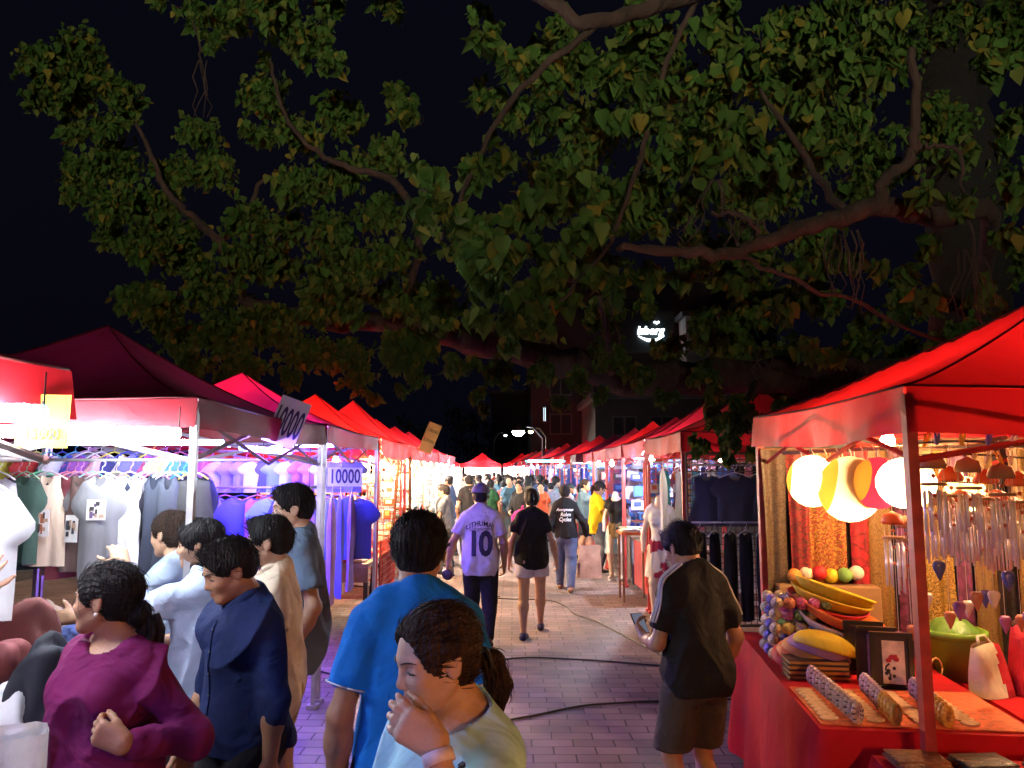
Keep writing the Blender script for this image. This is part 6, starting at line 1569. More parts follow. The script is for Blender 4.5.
for i, (p, s_, c, lb) in enumerate(hp2): soft_heap((p[0], p[1], .74), s_, clo_mat(c), 'clothes_heap', lb, 'clothes', 600+i, 'clothes heaped on the leftmost stall')
pb = empty('plastic_bag', (-1.45, 2.3, 0), 'large knotted translucent white plastic bag standing at the left edge', 'bag')
nb_ = SNoise(71, 7, 8); mbp = MB()
def bagf(u, v):
    a = u*2*math.pi; prof = [.13, .24, .27, .27, .25, .2, .10, .11]; k = v*7; i = min(6, int(k)); r_ = prof[i]+(prof[i+1]-prof[i])*(k-i)
    p = np.array((math.cos(a), math.sin(a), v*2)); r_ *= 1+.10*float(nb_(p))+.03*math.sin(a*13)*(v > .6)
    return (-1.45+math.cos(a)*r_*.8, 2.3+math.sin(a)*r_*.7, .02+v*1.02)
mbp.grid(bagf, 40, 28); mbp.build('body', mat('plastic_white', (.62, .62, .64), rough=.25, var=.1, trans=.35, bump=.8, bscale=18), pb, True)

tK = empty('clothes_table', (-2.2, 3.02, 0), 'table heaped with dark and white clothes at the left edge behind the purple woman', 'table'); MB().box((-2.2, 3.02, .72), (1.3, .7, .04)).build('table_top', wood_m, tK)
for a in (-.6, .6):
    for b in (-.3, .3): MB().box((-2.2+a, 3.02+b, .35), (.04, .04, .70)).build('leg', steel, tK)
MB().grid(lambda u, v: (-2.86+1.32*u, 2.655-.008*math.sin(u*60)*v, .735-.6*v), 40, 2).build('table_cloth', clo_mat((.05, .06, .09)), tK, True)
for i, (px, d, s_, c, lb) in enumerate(((66, 2.98, (.12, .13, .42), (.015, .018, .03), 'tall dark navy heap of trousers behind the purple woman'), (30, 2.9, (.13, .12, .26), (.72, .70, .70), 'white crumpled blouse heap in front of the dark trousers'), (14, 3.1, (.14, .12, .40), (.30, .08, .08), 'brick red heap of tops at the left frame edge'), (8, 2.8, (.1, .08, .14), (.40, .22, .06), 'ochre printed top at the corner of the clothes table'), (100, 3.15, (.1, .1, .30), (.28, .09, .09), 'rust coloured top heap right of the navy trousers'), (40, 3.25, (.16, .1, .52), (.22, .07, .06), 'dark red heap at the back of the clothes table'), (88, 2.8, (.09, .08, .16), (.09, .10, .06), 'olive top at the right corner of the clothes table'))):
    soft_heap(((px-512)/F_PX*d, d, .741), s_, clo_mat(c), 'clothes_heap', lb, 'clothes', 640+i, 'clothes heaped on the leftmost stall', 30)
tM = empty('clothes_table', (-2.7, 4.95, 0), 'long clothes table under the rail of the maroon canopy', 'table'); MB().box((-2.7, 4.95, .72), (1.8, .5, .04)).build('table_top', wood_m, tM)
for a in (-.85, .85):
    for b in (-.2, .2): MB().box((-2.7+a, 4.95+b, .35), (.04, .04, .70)).build('leg', steel, tM)
MB().grid(lambda u, v: (-3.62+1.84*u, 4.69-.01*math.sin(u*70)*v, .735-.66*v), 50, 2).build('table_cloth', clo_mat((.10, .05, .07)), tM, True)
for i in range(14):
    c, nm = (((.03, .03, .04), 'black'), ((.6, .6, .62), 'white'), ((.25, .08, .08), 'red'), ((.12, .10, .08), 'brown'), ((.08, .12, .3), 'blue'), ((.4, .3, .2), 'tan'), ((.1, .2, .16), 'green'))[i*3 % 7]
    soft_heap((-3.5+i*.125, 4.93+.08*(i % 2), .741), (.09, .11, .10+.06*(i*5 % 3)), clo_mat(c), 'folded_shirt', '%s folded top, %s from the left on the table below the photo print tops' % (nm, NTH[i]), 'clothes', 660+i, 'folded tops below the photo print tops', 18)
# ---------------------------------------------------------------- people
def cot(n, c, **k): return mat('garment_'+n, c, **{**dict(rough=.85, var=.12, scale=12, bump=2.0, bscale=6.5, spec=.2), **k})
blackleather = mat('shoe_black', (.02, .02, .02), rough=.5)
PI = math.pi
HT = -1
# yaw: 0 faces away from the camera (+y), PI faces the camera, PI/2 faces left (-x)
# -- woman in the purple top, looking left
p = Person(1.53, 'f', wide=1.36, head=(R(-62), .0, 0), arms={'R': ((.175, .04, -.06), (.6, -1, 0)), 'L': (to_up((-1.10, 2.22, 1.03), -1.27, 2.46, PI*.87, 1.53), dir_local((.9, .3, -1), PI*.87))},
           hands={'L': dict(dir=dir_local((-.85, -.1, .45), PI*.87), palm=dir_local((.1, .9, -.1), PI*.87), curl=.8, tcurl=.7, tout=.2, thumb=HT), 'R': dict(curl=.4)}, bust=1.25)
p.root_at(-1.27, 2.46, PI*.87, 'woman in a purple long sleeved top turning her head left, hand on her chest')
p.body(.0042, 'brown'); p.face(); p.hair(.004, 'bunlow', amp=.010, seed=3)
tailp = MB(); a = p.hp(.05, -.62, -.25); 
for k in range(9):
    o = Vector((.012*math.sin(k*2.1), .012*math.cos(k*1.7), 0)); tailp.tube([a+o, a+o*2+Vector((.0, -.01, -.05)), a+o*2.4+Vector((0, -.02+.006*k, -.11-.006*k))], [.017, .014, .004], 7)
p.add('hair_tail', tailp, _mc['hair_black'])
p.shirt(.0055, cot('purple', (.13, .008, .07), bump=2.0, bscale=7), t=.013, sleeves={'R': 1.95, 'L': 1.80}, hem=-.12, neck='wide', fold=.0055, seed=5, boxy=1.16)
p.pants(.009, cot('dark_trousers', (.03, .03, .04)), t=.012, length=.98, flare=.01)
p.shoes(.008, blackleather)
er = MB(); er.ball(p.hp(-.40, -.05, -.17), .006, 8); er.ball(p.hp(.40, -.05, -.17), .006, 8)
e1 = MB(); e1.ball(p.hp(-.395, -.05, -.16), .0065, 8); p.add('earring', e1, mat('pearl', (.8, .78, .75), rough=.2)); e1 = MB(); e1.ball(p.hp(.395, -.05, -.16), .0065, 8); p.add('earring', e1, _mc['pearl'])
# -- man in the dark navy shirt looking down
p = Person(1.57, 'm', wide=1.08, head=(R(-16), R(22), 0), arms={'L': ((-.145, .03, -.05), (-.5, -1, 0)), 'R': ((.15, .05, -.045), (.5, -1, 0))}, lean=.04)
p.root_at(-1.03, 3.0, PI*.80, 'man in a dark navy shirt with rolled sleeves looking down')
p.body(.005, 'brown'); p.face(closed=True, brow_w=1.2); p.hair(.0045, 'short', amp=.014, seed=8)
navy = cot('navy_shirt', (.012, .022, .085))
p.shirt(.006, navy, t=.014, sleeves=1.25, hem=-.04, neck='polo', fold=.006, seed=9, boxy=1.12)
p.collar(navy, rad=(.045, .049), stand=.022)
f = p.on_shirt(False); b = MB(); pts = [f(.004, p.hip.z+z*p.H, .003) for z in np.linspace(-.02, .27, 12)]; b.tube(pts, .004, 5, flat=.5); p.add('placket', b, navy)
for k in range(6):
    b = MB(); b.ball(f(.004, p.hip.z+(.0+.05*k)*p.H, .006), .005, 8, sy=.5); p.add('button', b, mat('button_dark', (.05, .05, .07), rough=.3, var=0))
p.pants(.008, cot('black_trousers', (.016, .016, .02)), length=.98); p.shoes(.008, blackleather)
# -- woman in the pale blue shirt reaching into the rail
p = Person(1.60, 'f', wide=1.0, head=(R(8), .1, 0), arms={'L': (to_up((-1.80, 3.55, 1.36), -1.40, 3.62, PI*.52, 1.6, .08), (-.4, -.2, -1)), 'R': ((.10, .20, .10), (.6, 0, -1))}, hands={'L': dict(curl=.35, palm=(.3, 0, -1)), 'R': dict(curl=.3, palm=(0, 0, -1))}, lean=.08)
p.root_at(-1.40, 3.62, PI*.52, 'woman in a loose pale blue shirt and shorts reaching towards the rail of tops')
p.body(.0055, 'tan'); p.face(); p.hair(.005, 'long', amp=.012, seed=12)
ps_ = cot('pale_blue_shirt', (.42, .50, .66))
p.shirt(.0065, ps_, t=.024, sleeves=1.45, hem=-.13, neck='polo', fold=.008, seed=13, boxy=1.25); p.collar(ps_, rad=(.046, .05), stand=.02)
p.pants(.008, cot('denim_shorts', (.03, .05, .11)), length=.34, flare=.012); p.shoes(.008, mat('sandal_tan', (.25, .14, .07)), sandal=True)
# -- woman with her hair in a bun beside her
p = Person(1.61, 'f', head=(R(-6), .12, 0), arms={'L': ((-.12, .26, .14), (-.5, -.2, -1))})
p.root_at(-1.76, 4.0, PI*.45, 'woman with her hair in a top bun, mostly hidden behind the pale blue shirt')
p.body(.006, 'tan'); p.face(); p.hair(.005, 'bun', color='hair_brown', amp=.014, seed=14)
p.shirt(.008, cot('grey_blue_top', (.28, .33, .42)), t=.015, sleeves=.6, hem=-.06, seed=15, boxy=1.1); p.pants(.01, cot('grey_trousers', (.10, .10, .11)), length=.98); p.shoes(.008, blackleather)
# -- man in the cream polo shirt
p = Person(1.60, 'm', wide=1.12, head=(R(0), .06, 0), arms={'L': ((-.10, .10, .02), (-.5, -1, -.3)), 'R': ((.10, .14, .03), (.4, -1, -.3))})
p.root_at(-1.12, 3.62, PI*.56, 'man in a cream polo shirt and ochre shorts seen from his left')
p.body(.0055, 'tan'); p.face(); p.hair(.005, 'short', amp=.012, seed=18)
cr = cot('cream_polo', (.70, .56, .42))
p.shirt(.0065, cr, t=.014, sleeves=.62, hem=-.08, neck='polo', fold=.005, seed=19, boxy=1.15); p.collar(cr, rad=(.046, .05))
p.pants(.008, cot('ochre_shorts', (.42, .27, .10)), length=.46, flare=.008); p.shoes(.008, mat('sandal_dark', (.04, .03, .03)), sandal=True)
# -- boy in the grey blue t-shirt
p = Person(1.74, 'm', wide=.92, head=(R(4), .08, 0), arms={'L': ((-.135, .02, -.03), (-.5, -1, 0)), 'R': ((.14, .04, -.03), (.5, -1, 0))})
p.root_at(-1.19, 4.25, PI*.60, 'tall youth in a long grey blue t-shirt looking left past the price board')
p.body(.0055, 'light'); p.face(); p.hair(.005, 'short', amp=.014, seed=21)
p.shirt(.007, cot('grey_blue_tee', (.12, .17, .25)), t=.020, sleeves=.7, hem=-.11, fold=.006, seed=22, boxy=1.25)
p.pants(.008, cot('khaki_shorts', (.34, .24, .12)), length=.5, flare=.01); p.shoes(.008, blackleather)
# -- man in the blue polo, seen from behind
p = Person(1.68, 'm', wide=1.10, head=(R(-8), .05, 0), arms={'L': ((-.148, .0, -.045), (-.6, -1, 0)), 'R': ((.145, .04, -.04), (.5, -1, 0))})
p.root_at(-.31, 2.52, R(8), 'man in a bright blue polo shirt with a grey striped collar seen from behind')
p.body(.005, 'brown'); p.face(); p.hair(.0042, 'short', amp=.012, seed=25)
bp_ = cot('blue_polo', (.008, .17, .62))
p.shirt(.0055, bp_, t=.016, sleeves=.70, hem=-.10, neck='polo', fold=.006, seed=26, boxy=1.12)
p.collar(mat('collar_grey', (.22, .24, .30), rough=.8), rad=(.045, .050), stand=.024)
st = MB(); n = 28
for dz in (.012,):
    pts = [p.up(math.sin(2*PI*k/n)*.0455, math.cos(2*PI*k/n)*.0505*.95+.004, .318-.03*max(0, math.cos(2*PI*k/n))**2+dz) for k in range(n+1)]; st.tube(pts, .0022, 5)
p.add('collar_stripe', st, mat('stripe_white', (.6, .62, .66), rough=.8, var=0))
for nm in 'LR':
    j, el, wr = p.arm[nm]; c = j+(el-j)*.685; d = (el-j).normalized(); u, w = frame(d); rr = .0355*p.H+.0165; st = MB()
    st.tube([c+u*math.cos(a)*rr+w*math.sin(a)*rr for a in np.linspace(0, 2*PI, 25)], .0028, 5); p.add('cuff_stripe', st, _mc['stripe_white'])
p.pants(.008, _mc['garment_black_trousers'], length=.98); p.shoes(.008, blackleather)
# -- girl in the pale blue tee, hand over her mouth
p = Person(1.53, 'f', wide=1.02, head=(R(-24), R(13), 0), bust=.9)
pp = dict(wide=1.02, head=(R(-24), R(13), 0), bust=.9)
p = Person(1.53, 'f', arms={'L': (to_up((-.150, 1.545, 1.262), -.13, 1.74, PI*.80, 1.53), dir_local((.55, -.15, -1), PI*.8)), 'R': ((.06, .15, .06), (.8, -.2, -1))},
           hands={'L': dict(dir=dir_local((-.80, .10, .52), PI*.8), palm=dir_local((-.2, .95, -.1), PI*.8), curl=[.4, .45, .5, .55], tcurl=.5, tout=.35, thumb=HT), 'R': dict(dir=(-.8, .1, .2), palm=(0, -1, 0), curl=.8)}, **pp)
p.root_at(-.13, 1.74, PI*.80, 'girl in a pale blue t-shirt nearest the camera, one hand over her mouth')
p.body(.0038, 'light'); p.face(closed=True); p.hair(.0036, 'ponylow', color='hair_brown', amp=.009, seed=31)
tee = cot('pale_blue_tee', (.42, .74, .82))
def prt(C, N): return np.where((N[:, 1] > .3) & (np.abs(C[:, 0]) < .12) & (C[:, 2] < p.hip.z+.20*p.H) & (C[:, 2] > p.hip.z), 1, 0)
pm2 = mat('tee_print', (.38, .70, .80), rough=.8, color2=(.32, .08, .30), thr=(.52, .60), scale=22, bump=.3, bscale=22)
p.shirt(.005, [tee, pm2], t=.013, sleeves=.60, hem=-.08, neck='wide', fold=.0045, seed=32, boxy=1.1, fm=prt)
j, el, wr = p.arm['L']; d = (wr-el).normalized(); u, w = frame(d); c = el+(wr-el)*.90; wb = MB(); rr = .0175*p.H+.003
for off in (0,): wb.lathe(c, [(rr, -.012), (rr+.002, -.012), (rr+.002, .012), (rr, .012)], 24, rot=Vector((0, 0, 1)).rotation_difference(d).to_matrix())
p.add('wristband', wb, mat('wristband_pink', (.75, .60, .62), rough=.4, var=.2, scale=40))
V, Fq, N = p.shirtVF; sb = MB(); pts = []
fc = p.on_shirt(False); fb = p.on_shirt(True); U = p.H
sp_ = [fc(-.10+.2*t, p.hip.z+(.265-.30*t)*U-.0, .006) for t in np.linspace(0, 1, 14)]
sb.tube(sp_, [.011]*14, 6, flat=.25)
spb = [fb(-.10+.2*t, p.hip.z+(.265-.30*t)*U, .006) for t in np.linspace(0, 1, 14)]
sb2 = MB(); sb2.tube([sp_[0]]+[sp_[0]*.5+spb[0]*.5+Vector((0, 0, .025))]+spb, .010, 6, flat=.3); stm = mat('strap_black', (.015, .015, .02), rough=.6)
p.add('bag_strap', sb, stm); p.add('bag_strap', sb2, stm)
hr_ = MB(); tie = p.hp(0, -.56, -.215); hr_.tube([tie+p.HM@Vector((.026*math.cos(a), 0, .026*math.sin(a))) for a in np.linspace(0, 2*PI, 15)], .006, 6); p.add('hair_tie', hr_, stm)
p.pants(.008, cot('jeans_a', (.04, .06, .13)), length=.98); p.shoes(.008, blackleather)
# -- man in the black tee with the three shoulder stripes
p = Person(1.56, 'm', wide=.86, head=(R(10), R(22), 0), lean=.03, arms={'L': ((-.07, .17, .085), (-.5, -.9, -.5)), 'R': ((.15, .06, -.02), (.5, -1, 0))}, hands={'L': dict(dir=(.2, .9, .45), palm=(.6, .0, .8), curl=.5)})
p.root_at(.90, 3.8, R(25), 'man in a black t-shirt with three white shoulder stripes looking at his phone')
p.body(.005, 'tan'); p.face(closed=True); p.hair(.0045, 'short', amp=.013, seed=35)
blk = cot('black_tee', (.014, .013, .014)); 
p.shirt(.0055, blk, t=.018, sleeves=.74, hem=-.055, fold=.006, seed=36, boxy=1.06)
V, Fq, N = p.shirtVF; U = p.H
for nm in 'LR':
    j, el, wr = p.arm[nm]; q = -1 if nm == 'L' else 1; nk = p.up(q*.048, -.008, .315)
    for k in (-1, 0, 1):
        st = MB(); pts = []
        path = [nk.lerp(j+Vector((q*.005, 0, .02)), t) for t in (0, .33, .66, 1)]+[j+(el-j)*t for t in (.2, .4, .62)]
        path = spline(path, 4)
        for i, s_ in enumerate(path):
            s2 = s_+Vector((0, k*.019, 0)); outd = Vector((q*(.15+.85*min(1, i/14)), 0, 1-.85*min(1, i/14))).normalized()
            T_ = (V-np.array(s2)); al = T_@np.array(outd); pr_ = vlen(T_-al[:, None]*np.array(outd)); ok = np.where((pr_ < .009) & (al > 0))[0]
            if len(ok): a_ = float(al[ok].max()); pts.append(s2+outd*(a_+.0015))
        if len(pts) > 3: st.tube(pts, .0052, 6, flat=1); p.add('shoulder_stripe', st, _mc['stripe_white'])
p.pants(.007, cot('brown_shorts', (.065, .052, .045)), t=.007, top=-.015, length=.45, flare=.014, fold=.006); p.shoes(.008, mat('sandal_dark', (.04, .03, .03)), sandal=True)
hw = p.arm['L'][2]; hand_c = p.out(np.array([tuple(hw+Vector((.02, .075, .06)))]))[0]
ph = empty('phone', hand_c, 'dark phone held by the man in the black t-shirt', 'phone'); Mr = Euler((R(-50), 0, R(14))).to_matrix()
MB().box(hand_c, (.066, .008, .135), rot=Mr, bev=.003).build('case', mat('phone_black', (.02, .02, .022), rough=.2), ph); MB().box(Vector(hand_c)+Mr@Vector((0, -.006, 0)), (.058, .002, .122), rot=Mr).build('screen', emat('phone_screen', (.7, .75, 1), .12), ph)

# ------------------------------------------------ middle distance
walk = {'L': ((-.05, .10, 0), .1), 'R': ((.05, -.12, .03), .1)}
def quick(H, sex, X, Y, yaw, label, skin, hairs, h, shirt, pants, sleeves=.62, hem=-.07, head=(0, .05, 0), arms=None, feet=None, plen=.98, wide=1., seed=1, skirt=None, t=.014, hands=None, face=False, boxy=1.1, shoe=None, group=None, lean=0., hcol='hair_black'):
    p = Person(H, sex, wide=wide, head=head, arms=arms, feet=feet, hands=hands, lean=lean); p.root_at(X, Y, yaw, label, group)
    p.body(h, skin, lips=face)
    if face: p.face()
    p.hair(h, hairs, color=hcol, amp=.012, seed=seed)
    p.shirt(h, shirt, t=t, sleeves=sleeves, hem=hem, seed=seed, fold=.005, boxy=boxy)
    if skirt: p.skirt(h, skirt[0], z1=skirt[1], r=skirt[2])
    else: p.pants(h, pants, length=plen, flare=.006 if plen > .6 else .014)
    if shoe != 'none': p.shoes(h, shoe or blackleather)
    return p
def cap_on(p, m, back=True):
    hs = p.hs; o = []; M = mnp(p.HM)
    o.append(Prim('ell', k=.02, M=M, c=tuple(p.hp(0, -.06, .2)), r=[.42*hs, .5*hs, .40*hs])); 
    V_, F_ = None, None
    cut = p.hp(0, 0, .16); p.cloth('cap', o, .008, m, .002, cuts=[(cut, p.HM@Vector((0, 0, -1)))], fold=0)
    br = MB(); br.prism([(-.30*hs, 0), (-.27*hs, .22*hs), (-.12*hs, .36*hs), (.12*hs, .36*hs), (.27*hs, .22*hs), (.30*hs, 0)], p.hp(0, .32, .17), p.HM@Vector((1, 0, 0)), p.HM@Vector((0, 1, -.15)), .006); p.add('cap_brim', br, m, None, False)
# number ten
tee10 = cot('lilac_tee', (.52, .47, .62))
p = quick(1.67, 'm', -.33, 8.0, R(2), 'youth in a pale lilac shirt with the number 10 and a grey cap walking away', 'brown', 'crop', .0085, tee10, cot('black_track', (.015, .015, .02)), sleeves=.72, hem=-.09, arms={'L': ((-.20, .02, -.02), (-.6, -1, 0)), 'R': ((.15, .03, -.03), (.5, -1, 0))}, feet=walk, seed=40, t=.02, boxy=1.2)
cap_on(p, cot('cap_grey', (.16, .15, .22)))
f = p.on_shirt(True); zc = p.hip.z
for i, (s_, dx, dz, size, sx) in enumerate((('1', -.068, .10, .34, .85), ('0', .055, .10, .34, .85), )):
    vs_, fs = text_on(s_, size, lambda x, y: f(x+dx, zc+dz*p.H+y, .004), maxlen=.03, bold=.012, sx=sx); p.add('number_digit', MB().add(vs_, fs), mat('print_navy', (.015, .012, .05), rough=.7, var=0), None, False)
vs_, fs = text_on('SUTHUMAVI', .072, lambda x, y: f(x, zc+.228*p.H+y-2.2*x*x, .004), maxlen=.03, bold=.001, sx=.9); p.add('name_lettering', MB().add(vs_, fs), _mc['print_navy'], None, False)
vs_, fs = text_on('Luangnamtha', .055, lambda x, y: f(x, zc+.195*p.H+y, .004), maxlen=.03, shear=.3, sx=.8); p.add('name_lettering', MB().add(vs_, fs), _mc['print_navy'], None, False)
hp0 = p.out(np.array([tuple(p.arm['L'][2]+Vector((-.01, .01, -.12)))]))[0]
hl_ = empty('round_bottle', hp0, 'dark round flask carried in the left hand of the number ten youth', 'flask'); MB().ball(hp0, .062, 14, sy=.6).build('body', mat('helmet_dark', (.03, .02, .05), rough=.3), hl_, True); MB().tube([Vector(hp0)+Vector((0, 0, .055)), Vector(hp0)+Vector((0, 0, .085))], .018, 8).build('cap', steel, hl_, True)
# woman in black t-shirt and white shorts
quick(1.62, 'f', .22, 8.45, R(-3), 'woman in a black t-shirt and white shorts walking away down the middle of the lane', 'light', 'ponyhigh', .0085, blk, cot('white_shorts', (.62, .60, .66)), sleeves=.6, hem=-.075, plen=.24, arms={'L': ((-.155, .02, -.035), (-.5, -1, 0)), 'R': ((.165, .05, -.03), (.5, -1, 0))}, feet={'L': ((-.055, -.13, .0), .1), 'R': ((.055, .16, .0), .0)}, seed=44, shoe=mat('shoe_navy', (.03, .03, .08)))
# woman in long sleeved black top with the paper bag
p = quick(1.60, 'f', .80, 11.5, R(-4), 'woman in a long sleeved black top with white lettering on the back, in jeans', 'tan', 'bun', .0095, blk, cot('jeans_b', (.09, .12, .22)), sleeves=1.92, hem=-.03, arms={'L': ((-.13, .03, -.03), (-.5, -1, 0)), 'R': ((.20, .02, -.01), (.5, -1, 0))}, feet={'L': ((-.05, .14, 0), .1), 'R': ((.05, -.15, .02), 0)}, seed=47, shoe=mat('sandal_tan', (.25, .14, .07)))
f = p.on_shirt(True); wp = mat('print_white', (.8, .8, .8), rough=.7, var=0)
for s_, dz, sz, dx in (('Anonymous', .235, .060, 0), ('Rohm', .19, .075, .01), ('Cycles', .145, .08, 0)):
    vs_, fs = text_on(s_, sz, lambda x, y: f(x+dx, p.hip.z+dz*p.H+y, .006), maxlen=.04, bold=.002, shear=.25, sx=.85); p.add('back_lettering', MB().add(vs_, fs), wp, None, False)
def shopping_bag(c, w_, d_, h_, m_, name, label, rz=0):
    rt = empty(name, c, label, 'bag'); c = Vector(c); M = Matrix.Rotation(rz, 3, 'Z'); rr = SNoise(int(h_*1000), 12, 6); mb = MB()
    def fn(u, v):
        t = u*4; s_, k = int(t) % 4, t-int(t); x, y = [(-1+2*k, -1), (1, -1+2*k), (1-2*k, 1), (-1, 1-2*k)][s_]
        p_ = Vector((x*w_/2*(1-.06*v), y*d_/2*(1-.5*v), h_*v)); p_ += Vector((1, 1, 0))*.012*float(rr(np.array(p_)*3)); return c+M@p_
    mb.grid(fn, 32, 10); mb.build('body', m_, rt, True)
    MB().tube([c+M@Vector((-w_*.18, 0, h_*.97)), c+M@Vector((-w_*.1, 0, h_+.08)), c+M@Vector((w_*.1, 0, h_+.08)), c+M@Vector((w_*.18, 0, h_*.97))], .005, 5).build('handle', m_, rt, True); return rt
wr = p.out(np.array([tuple(p.arm['R'][2])]))[0]
shopping_bag((wr[0]+.04, wr[1]-.02, wr[2]-.62), .34, .14, .48, mat('paper_kraft', (.50, .30, .20), rough=.7, var=.15, bump=.4), 'paper_bag', 'large brown paper bag carried by the woman in the long sleeved black top', .2)
# woman in yellow
p = quick(1.62, 'f', 1.52, 13.6, R(-75), 'woman in a yellow t-shirt and black cap standing at a right hand stall', 'tan', 'pony', .0095, cot('yellow_tee', (.80, .50, .01)), cot('grey_jeans', (.10, .11, .14)), sleeves=.66, hem=-.10, head=(0, .3, 0), arms={'L': ((-.06, .18, .09), (-.5, -.8, -.5)), 'R': ((.08, .19, .10), (.5, -.8, -.5))}, seed=50, hcol='hair_brown', face=True)
cap_on(p, cot('cap_black', (.02, .02, .02)))
shopping_bag((1.80, 13.4, .35), .32, .15, .42, mat('plastic_blue', (.35, .5, .62), rough=.3, var=.2, trans=.3, bump=.5), 'plastic_bag', 'pale blue plastic bag hanging beside the woman in yellow', .3)
# person with the pink bag
p = quick(1.60, 'f', .16, 16.2, PI*.9, 'woman in a dark top and pale jacket holding a pink bag, facing the camera', 'tan', 'long', .011, cot('dark_top', (.03, .03, .03)), cot('jeans_c', (.04, .07, .10)), sleeves=1.8, arms={'L': ((-.09, .14, .06), (-.5, -.8, -.5)), 'R': ((.09, .15, .05), (.5, -.8, -.5))}, seed=53, face=True)
pk = empty('pink_bag', (.12, 15.95, .72), 'bright pink plastic bag held before the woman in the dark top', 'bag'); mb = MB(); nn_ = SNoise(5, 7, 6)
mb.lathe((.10, 15.93, .60), [(.02, -.05), (.14, 0), (.22, .14), (.20, .28), (.12, .38), (.04, .44)], 20, sy=.45, rot=Matrix.Rotation(.5, 3, 'Y')); mb.v = [tuple(Vector(v)+Vector((.02, .02, .02))*float(nn_(np.array(v)))) for v in mb.v]; mb.build('body', mat('plastic_pink', (.85, .05, .35), rough=.3, bump=.6, trans=.3), pk, True)
MB().tube([(.2, 15.93, 1.0), (.24, 15.93, 1.06)], .02, 6).build('knot', mat('plastic_pink', (.8, .1, .4)), pk, True)
quick(1.72, 'm', -.86, 15.2, R(5), 'man in a black t-shirt seen from behind near the glaring left stalls', 'brown', 'short', .011, blk, _mc['garment_black_trousers'], seed=56)
quick(1.55, 'f', .66, 17.2, PI*.95, 'woman in an orange red top facing the camera behind the black t-shirt woman', 'light', 'pony', .011, cot('orange_top', (.55, .10, .04)), cot('white_skirt', (.6, .58, .6)), seed=58, face=True, plen=.4)
# shopper at the left edge whose hand feels the white blouse
p = Person(1.52, 'f', head=(R(20), .2, 0), arms={'L': (to_up((-1.74, 2.52, 1.41), -2.12, 2.36, R(-50), 1.52), (-.5, -.3, -1)), 'R': ((.10, .15, .02), (.5, -.8, -.5))}, hands={'L': dict(dir=dir_local((.45, .1, .9), R(-50)), curl=.15, palm=dir_local((-.2, .9, 0), R(-50)), spread=.12)})
p.root_at(-2.12, 2.36, R(-50), 'shopper cut off by the left frame edge raising an open hand to a white blouse'); p.body(.006, 'light'); p.face(); p.hair(.006, 'pony', seed=60)
p.shirt(.007, cot('pink_floral', (.62, .52, .52), color2=(.4, .1, .12), thr=(.55, .62), scale=30), sleeves=1.9, seed=61, boxy=1.1); p.pants(.01, _mc['garment_dark_trousers']); p.shoes(.01, blackleather)
# mannequins
def mannequin(X, Y, H, label, top, skirt_, z1, r, yaw, head=False):
    p = Person(H, 'f', head=(0, 0, 0), wide=.9, arms={'L': ((-.13, .0, -.03), (-.4, -1, 0)), 'R': ((.13, .0, -.03), (.4, -1, 0))}); p.root_at(X, Y, yaw, label, 'mannequins outside the right stalls', name='mannequin', z=.04)
    p.root['category'] = 'mannequin'; mm_ = mat('mannequin_shell', (.62, .50, .42), rough=.35, var=0)
    ps = list(p.torso)+p.nk+[q for nm in 'LR' for q in (p.legprims[nm]+p.footprims[nm]+p.armprims[nm])]
    if head: ps += p.headprims
    L, D = field(ps, .009); V, Fq = surface_nets(L, D, .009); p.mk('body', V, Fq, mm_)
    p.shirt(.009, top, t=.010, sleeves=.35, hem=-.02, neck='wide', seed=70); p.skirt(.009, skirt_, z1=z1, r=r, top=.10)
    MB().lathe((X, Y, .0), [(.15, .005), (.15, .015), (.02, .03), (.012, .05)], 18).build('base_plate', steel, p.root, True); return p
mannequin(1.80, 9.25, 1.60, 'headless mannequin in a white bodice and a maroon and white dress', cot('white_lace', (.62, .64, .70)), cot('dress_maroon_white', (.22, .015, .05), color2=(.55, .55, .58), thr=(.5, .52), scale=3.2), .30, .115, PI*.93)
mannequin(1.72, 12.6, 1.55, 'mannequin in a black top and an olive brown skirt farther along the right row', blk, cot('olive_skirt', (.12, .08, .035), color2=(.2, .14, .07), scale=25), .42, .085, PI*.9)
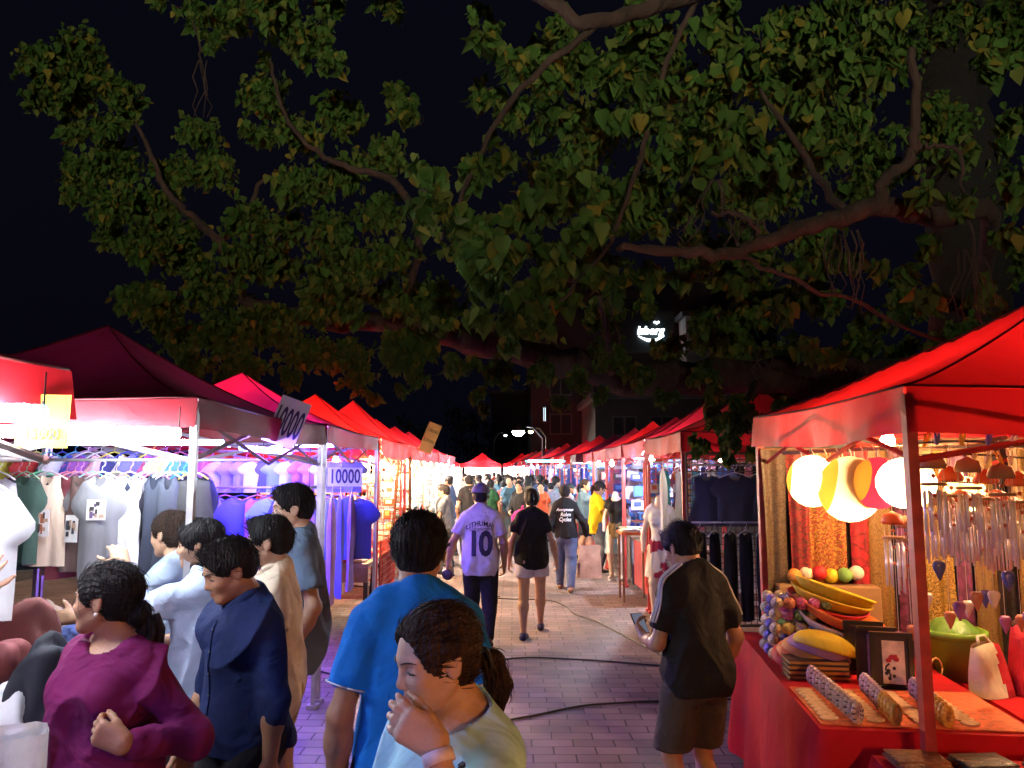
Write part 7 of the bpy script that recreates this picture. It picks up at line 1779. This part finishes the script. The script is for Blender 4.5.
# ---------------------------------------------------------------- the crowd down the lane
tops = [((.03, .03, .035), 'black'), ((.5, .5, .52), 'white'), ((.10, .12, .2), 'navy'), ((.22, .26, .32), 'grey'), ((.03, .12, .05), 'green'), ((.45, .08, .06), 'red'), ((.25, .18, .12), 'brown'), ((.12, .25, .35), 'teal'), ((.5, .35, .4), 'pink'), ((.1, .16, .35), 'blue')]
spots = [(-.62, 19.5), (-1.0, 18.2), (-.35, 21.), (.05, 20.), (.42, 19.), (.95, 18.5), (1.15, 20.5), (.55, 21.5), (-.15, 22.5), (-.75, 23), (.3, 23.5), (.85, 24), (-.5, 25), (.1, 26), (.6, 26.5), (-1.1, 26), (1.15, 26), (-.3, 28), (.35, 29), (-.9, 30), (.8, 30), (0, 32), (-.6, 33), (.45, 34), (-1.2, 22), (1.3, 17.2), (-.2, 18.6), (1.4, 23), (-1.35, 16.4), (.38, 18.0), (-1.15, 13.2), (-1.3, 14.3), (1.48, 15.6), (-1.5, 33), (-1.9, 31), (-.1, 24.3), (.2, 21.8), (-.9, 20.7), (.75, 20.2), (-.45, 23.6), (1.0, 22.2), (.5, 24.9), (-.05, 17.8), (-.5, 17.3), (1.1, 19.2), (0.3, 37), (-.9, 38), (-1.8, 36)]
rc_ = random.Random(12); protos = {}
hairs_ = ['short', 'pony', 'long', 'short', 'bun']
for i, (x, y) in enumerate(spots):
    t, tn = tops[(i*7+3) % 10]; hair = hairs_[(i*3) % 5]; sex = 'm' if hair == 'short' else 'f'; away = (i*5) % 3 != 0
    yaw = rc_.uniform(-.4, .4)+(0 if away else PI) if abs(x) < 1.1 else (PI/2 if x < 0 else -PI/2)+rc_.uniform(-.4, .4)
    hh = .013 if y < 21 else .016; hold = i % 3 == 0
    lb = '%s in a %s top %s, %s in the far crowd' % ('man' if sex == 'm' else 'woman', tn, 'walking away' if away else 'coming nearer', ('near the left stalls' if x < -.6 else 'near the right stalls' if x > .7 else 'mid lane')+', %s person back' % NTH[i % 20] if i < 20 else ('beyond the rest, %s from the front' % NTH[i % 20]))
    a_ = {'L': ((-.09, .15, .05), (-.5, -.8, -.5)), 'R': ((.09, .15, .06), (.5, -.8, -.5))} if hold else {'L': ((-.15, .03, -.04), (-.5, -1, 0)), 'R': ((.15, .05, -.04), (.5, -1, 0))}
    ft = {'L': ((-.05, .10*(1 if i % 2 else -1), 0), .1), 'R': ((.05, -.10*(1 if i % 2 else -1), 0), .1)}
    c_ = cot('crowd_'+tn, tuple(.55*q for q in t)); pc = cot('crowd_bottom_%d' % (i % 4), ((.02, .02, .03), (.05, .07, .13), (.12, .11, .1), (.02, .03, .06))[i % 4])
    quick(rc_.uniform(1.5, 1.72), sex, x, y, yaw, ' '.join(lb.split()[:16]), ('tan', 'brown', 'light')[i % 3], hair, hh, c_, pc, sleeves=(.6, .6, 1.8)[i % 3], arms=a_, feet=ft, plen=(.98, .98, .45)[i % 3], seed=100+i, wide=rc_.uniform(.95, 1.15), group='people in the far crowd')
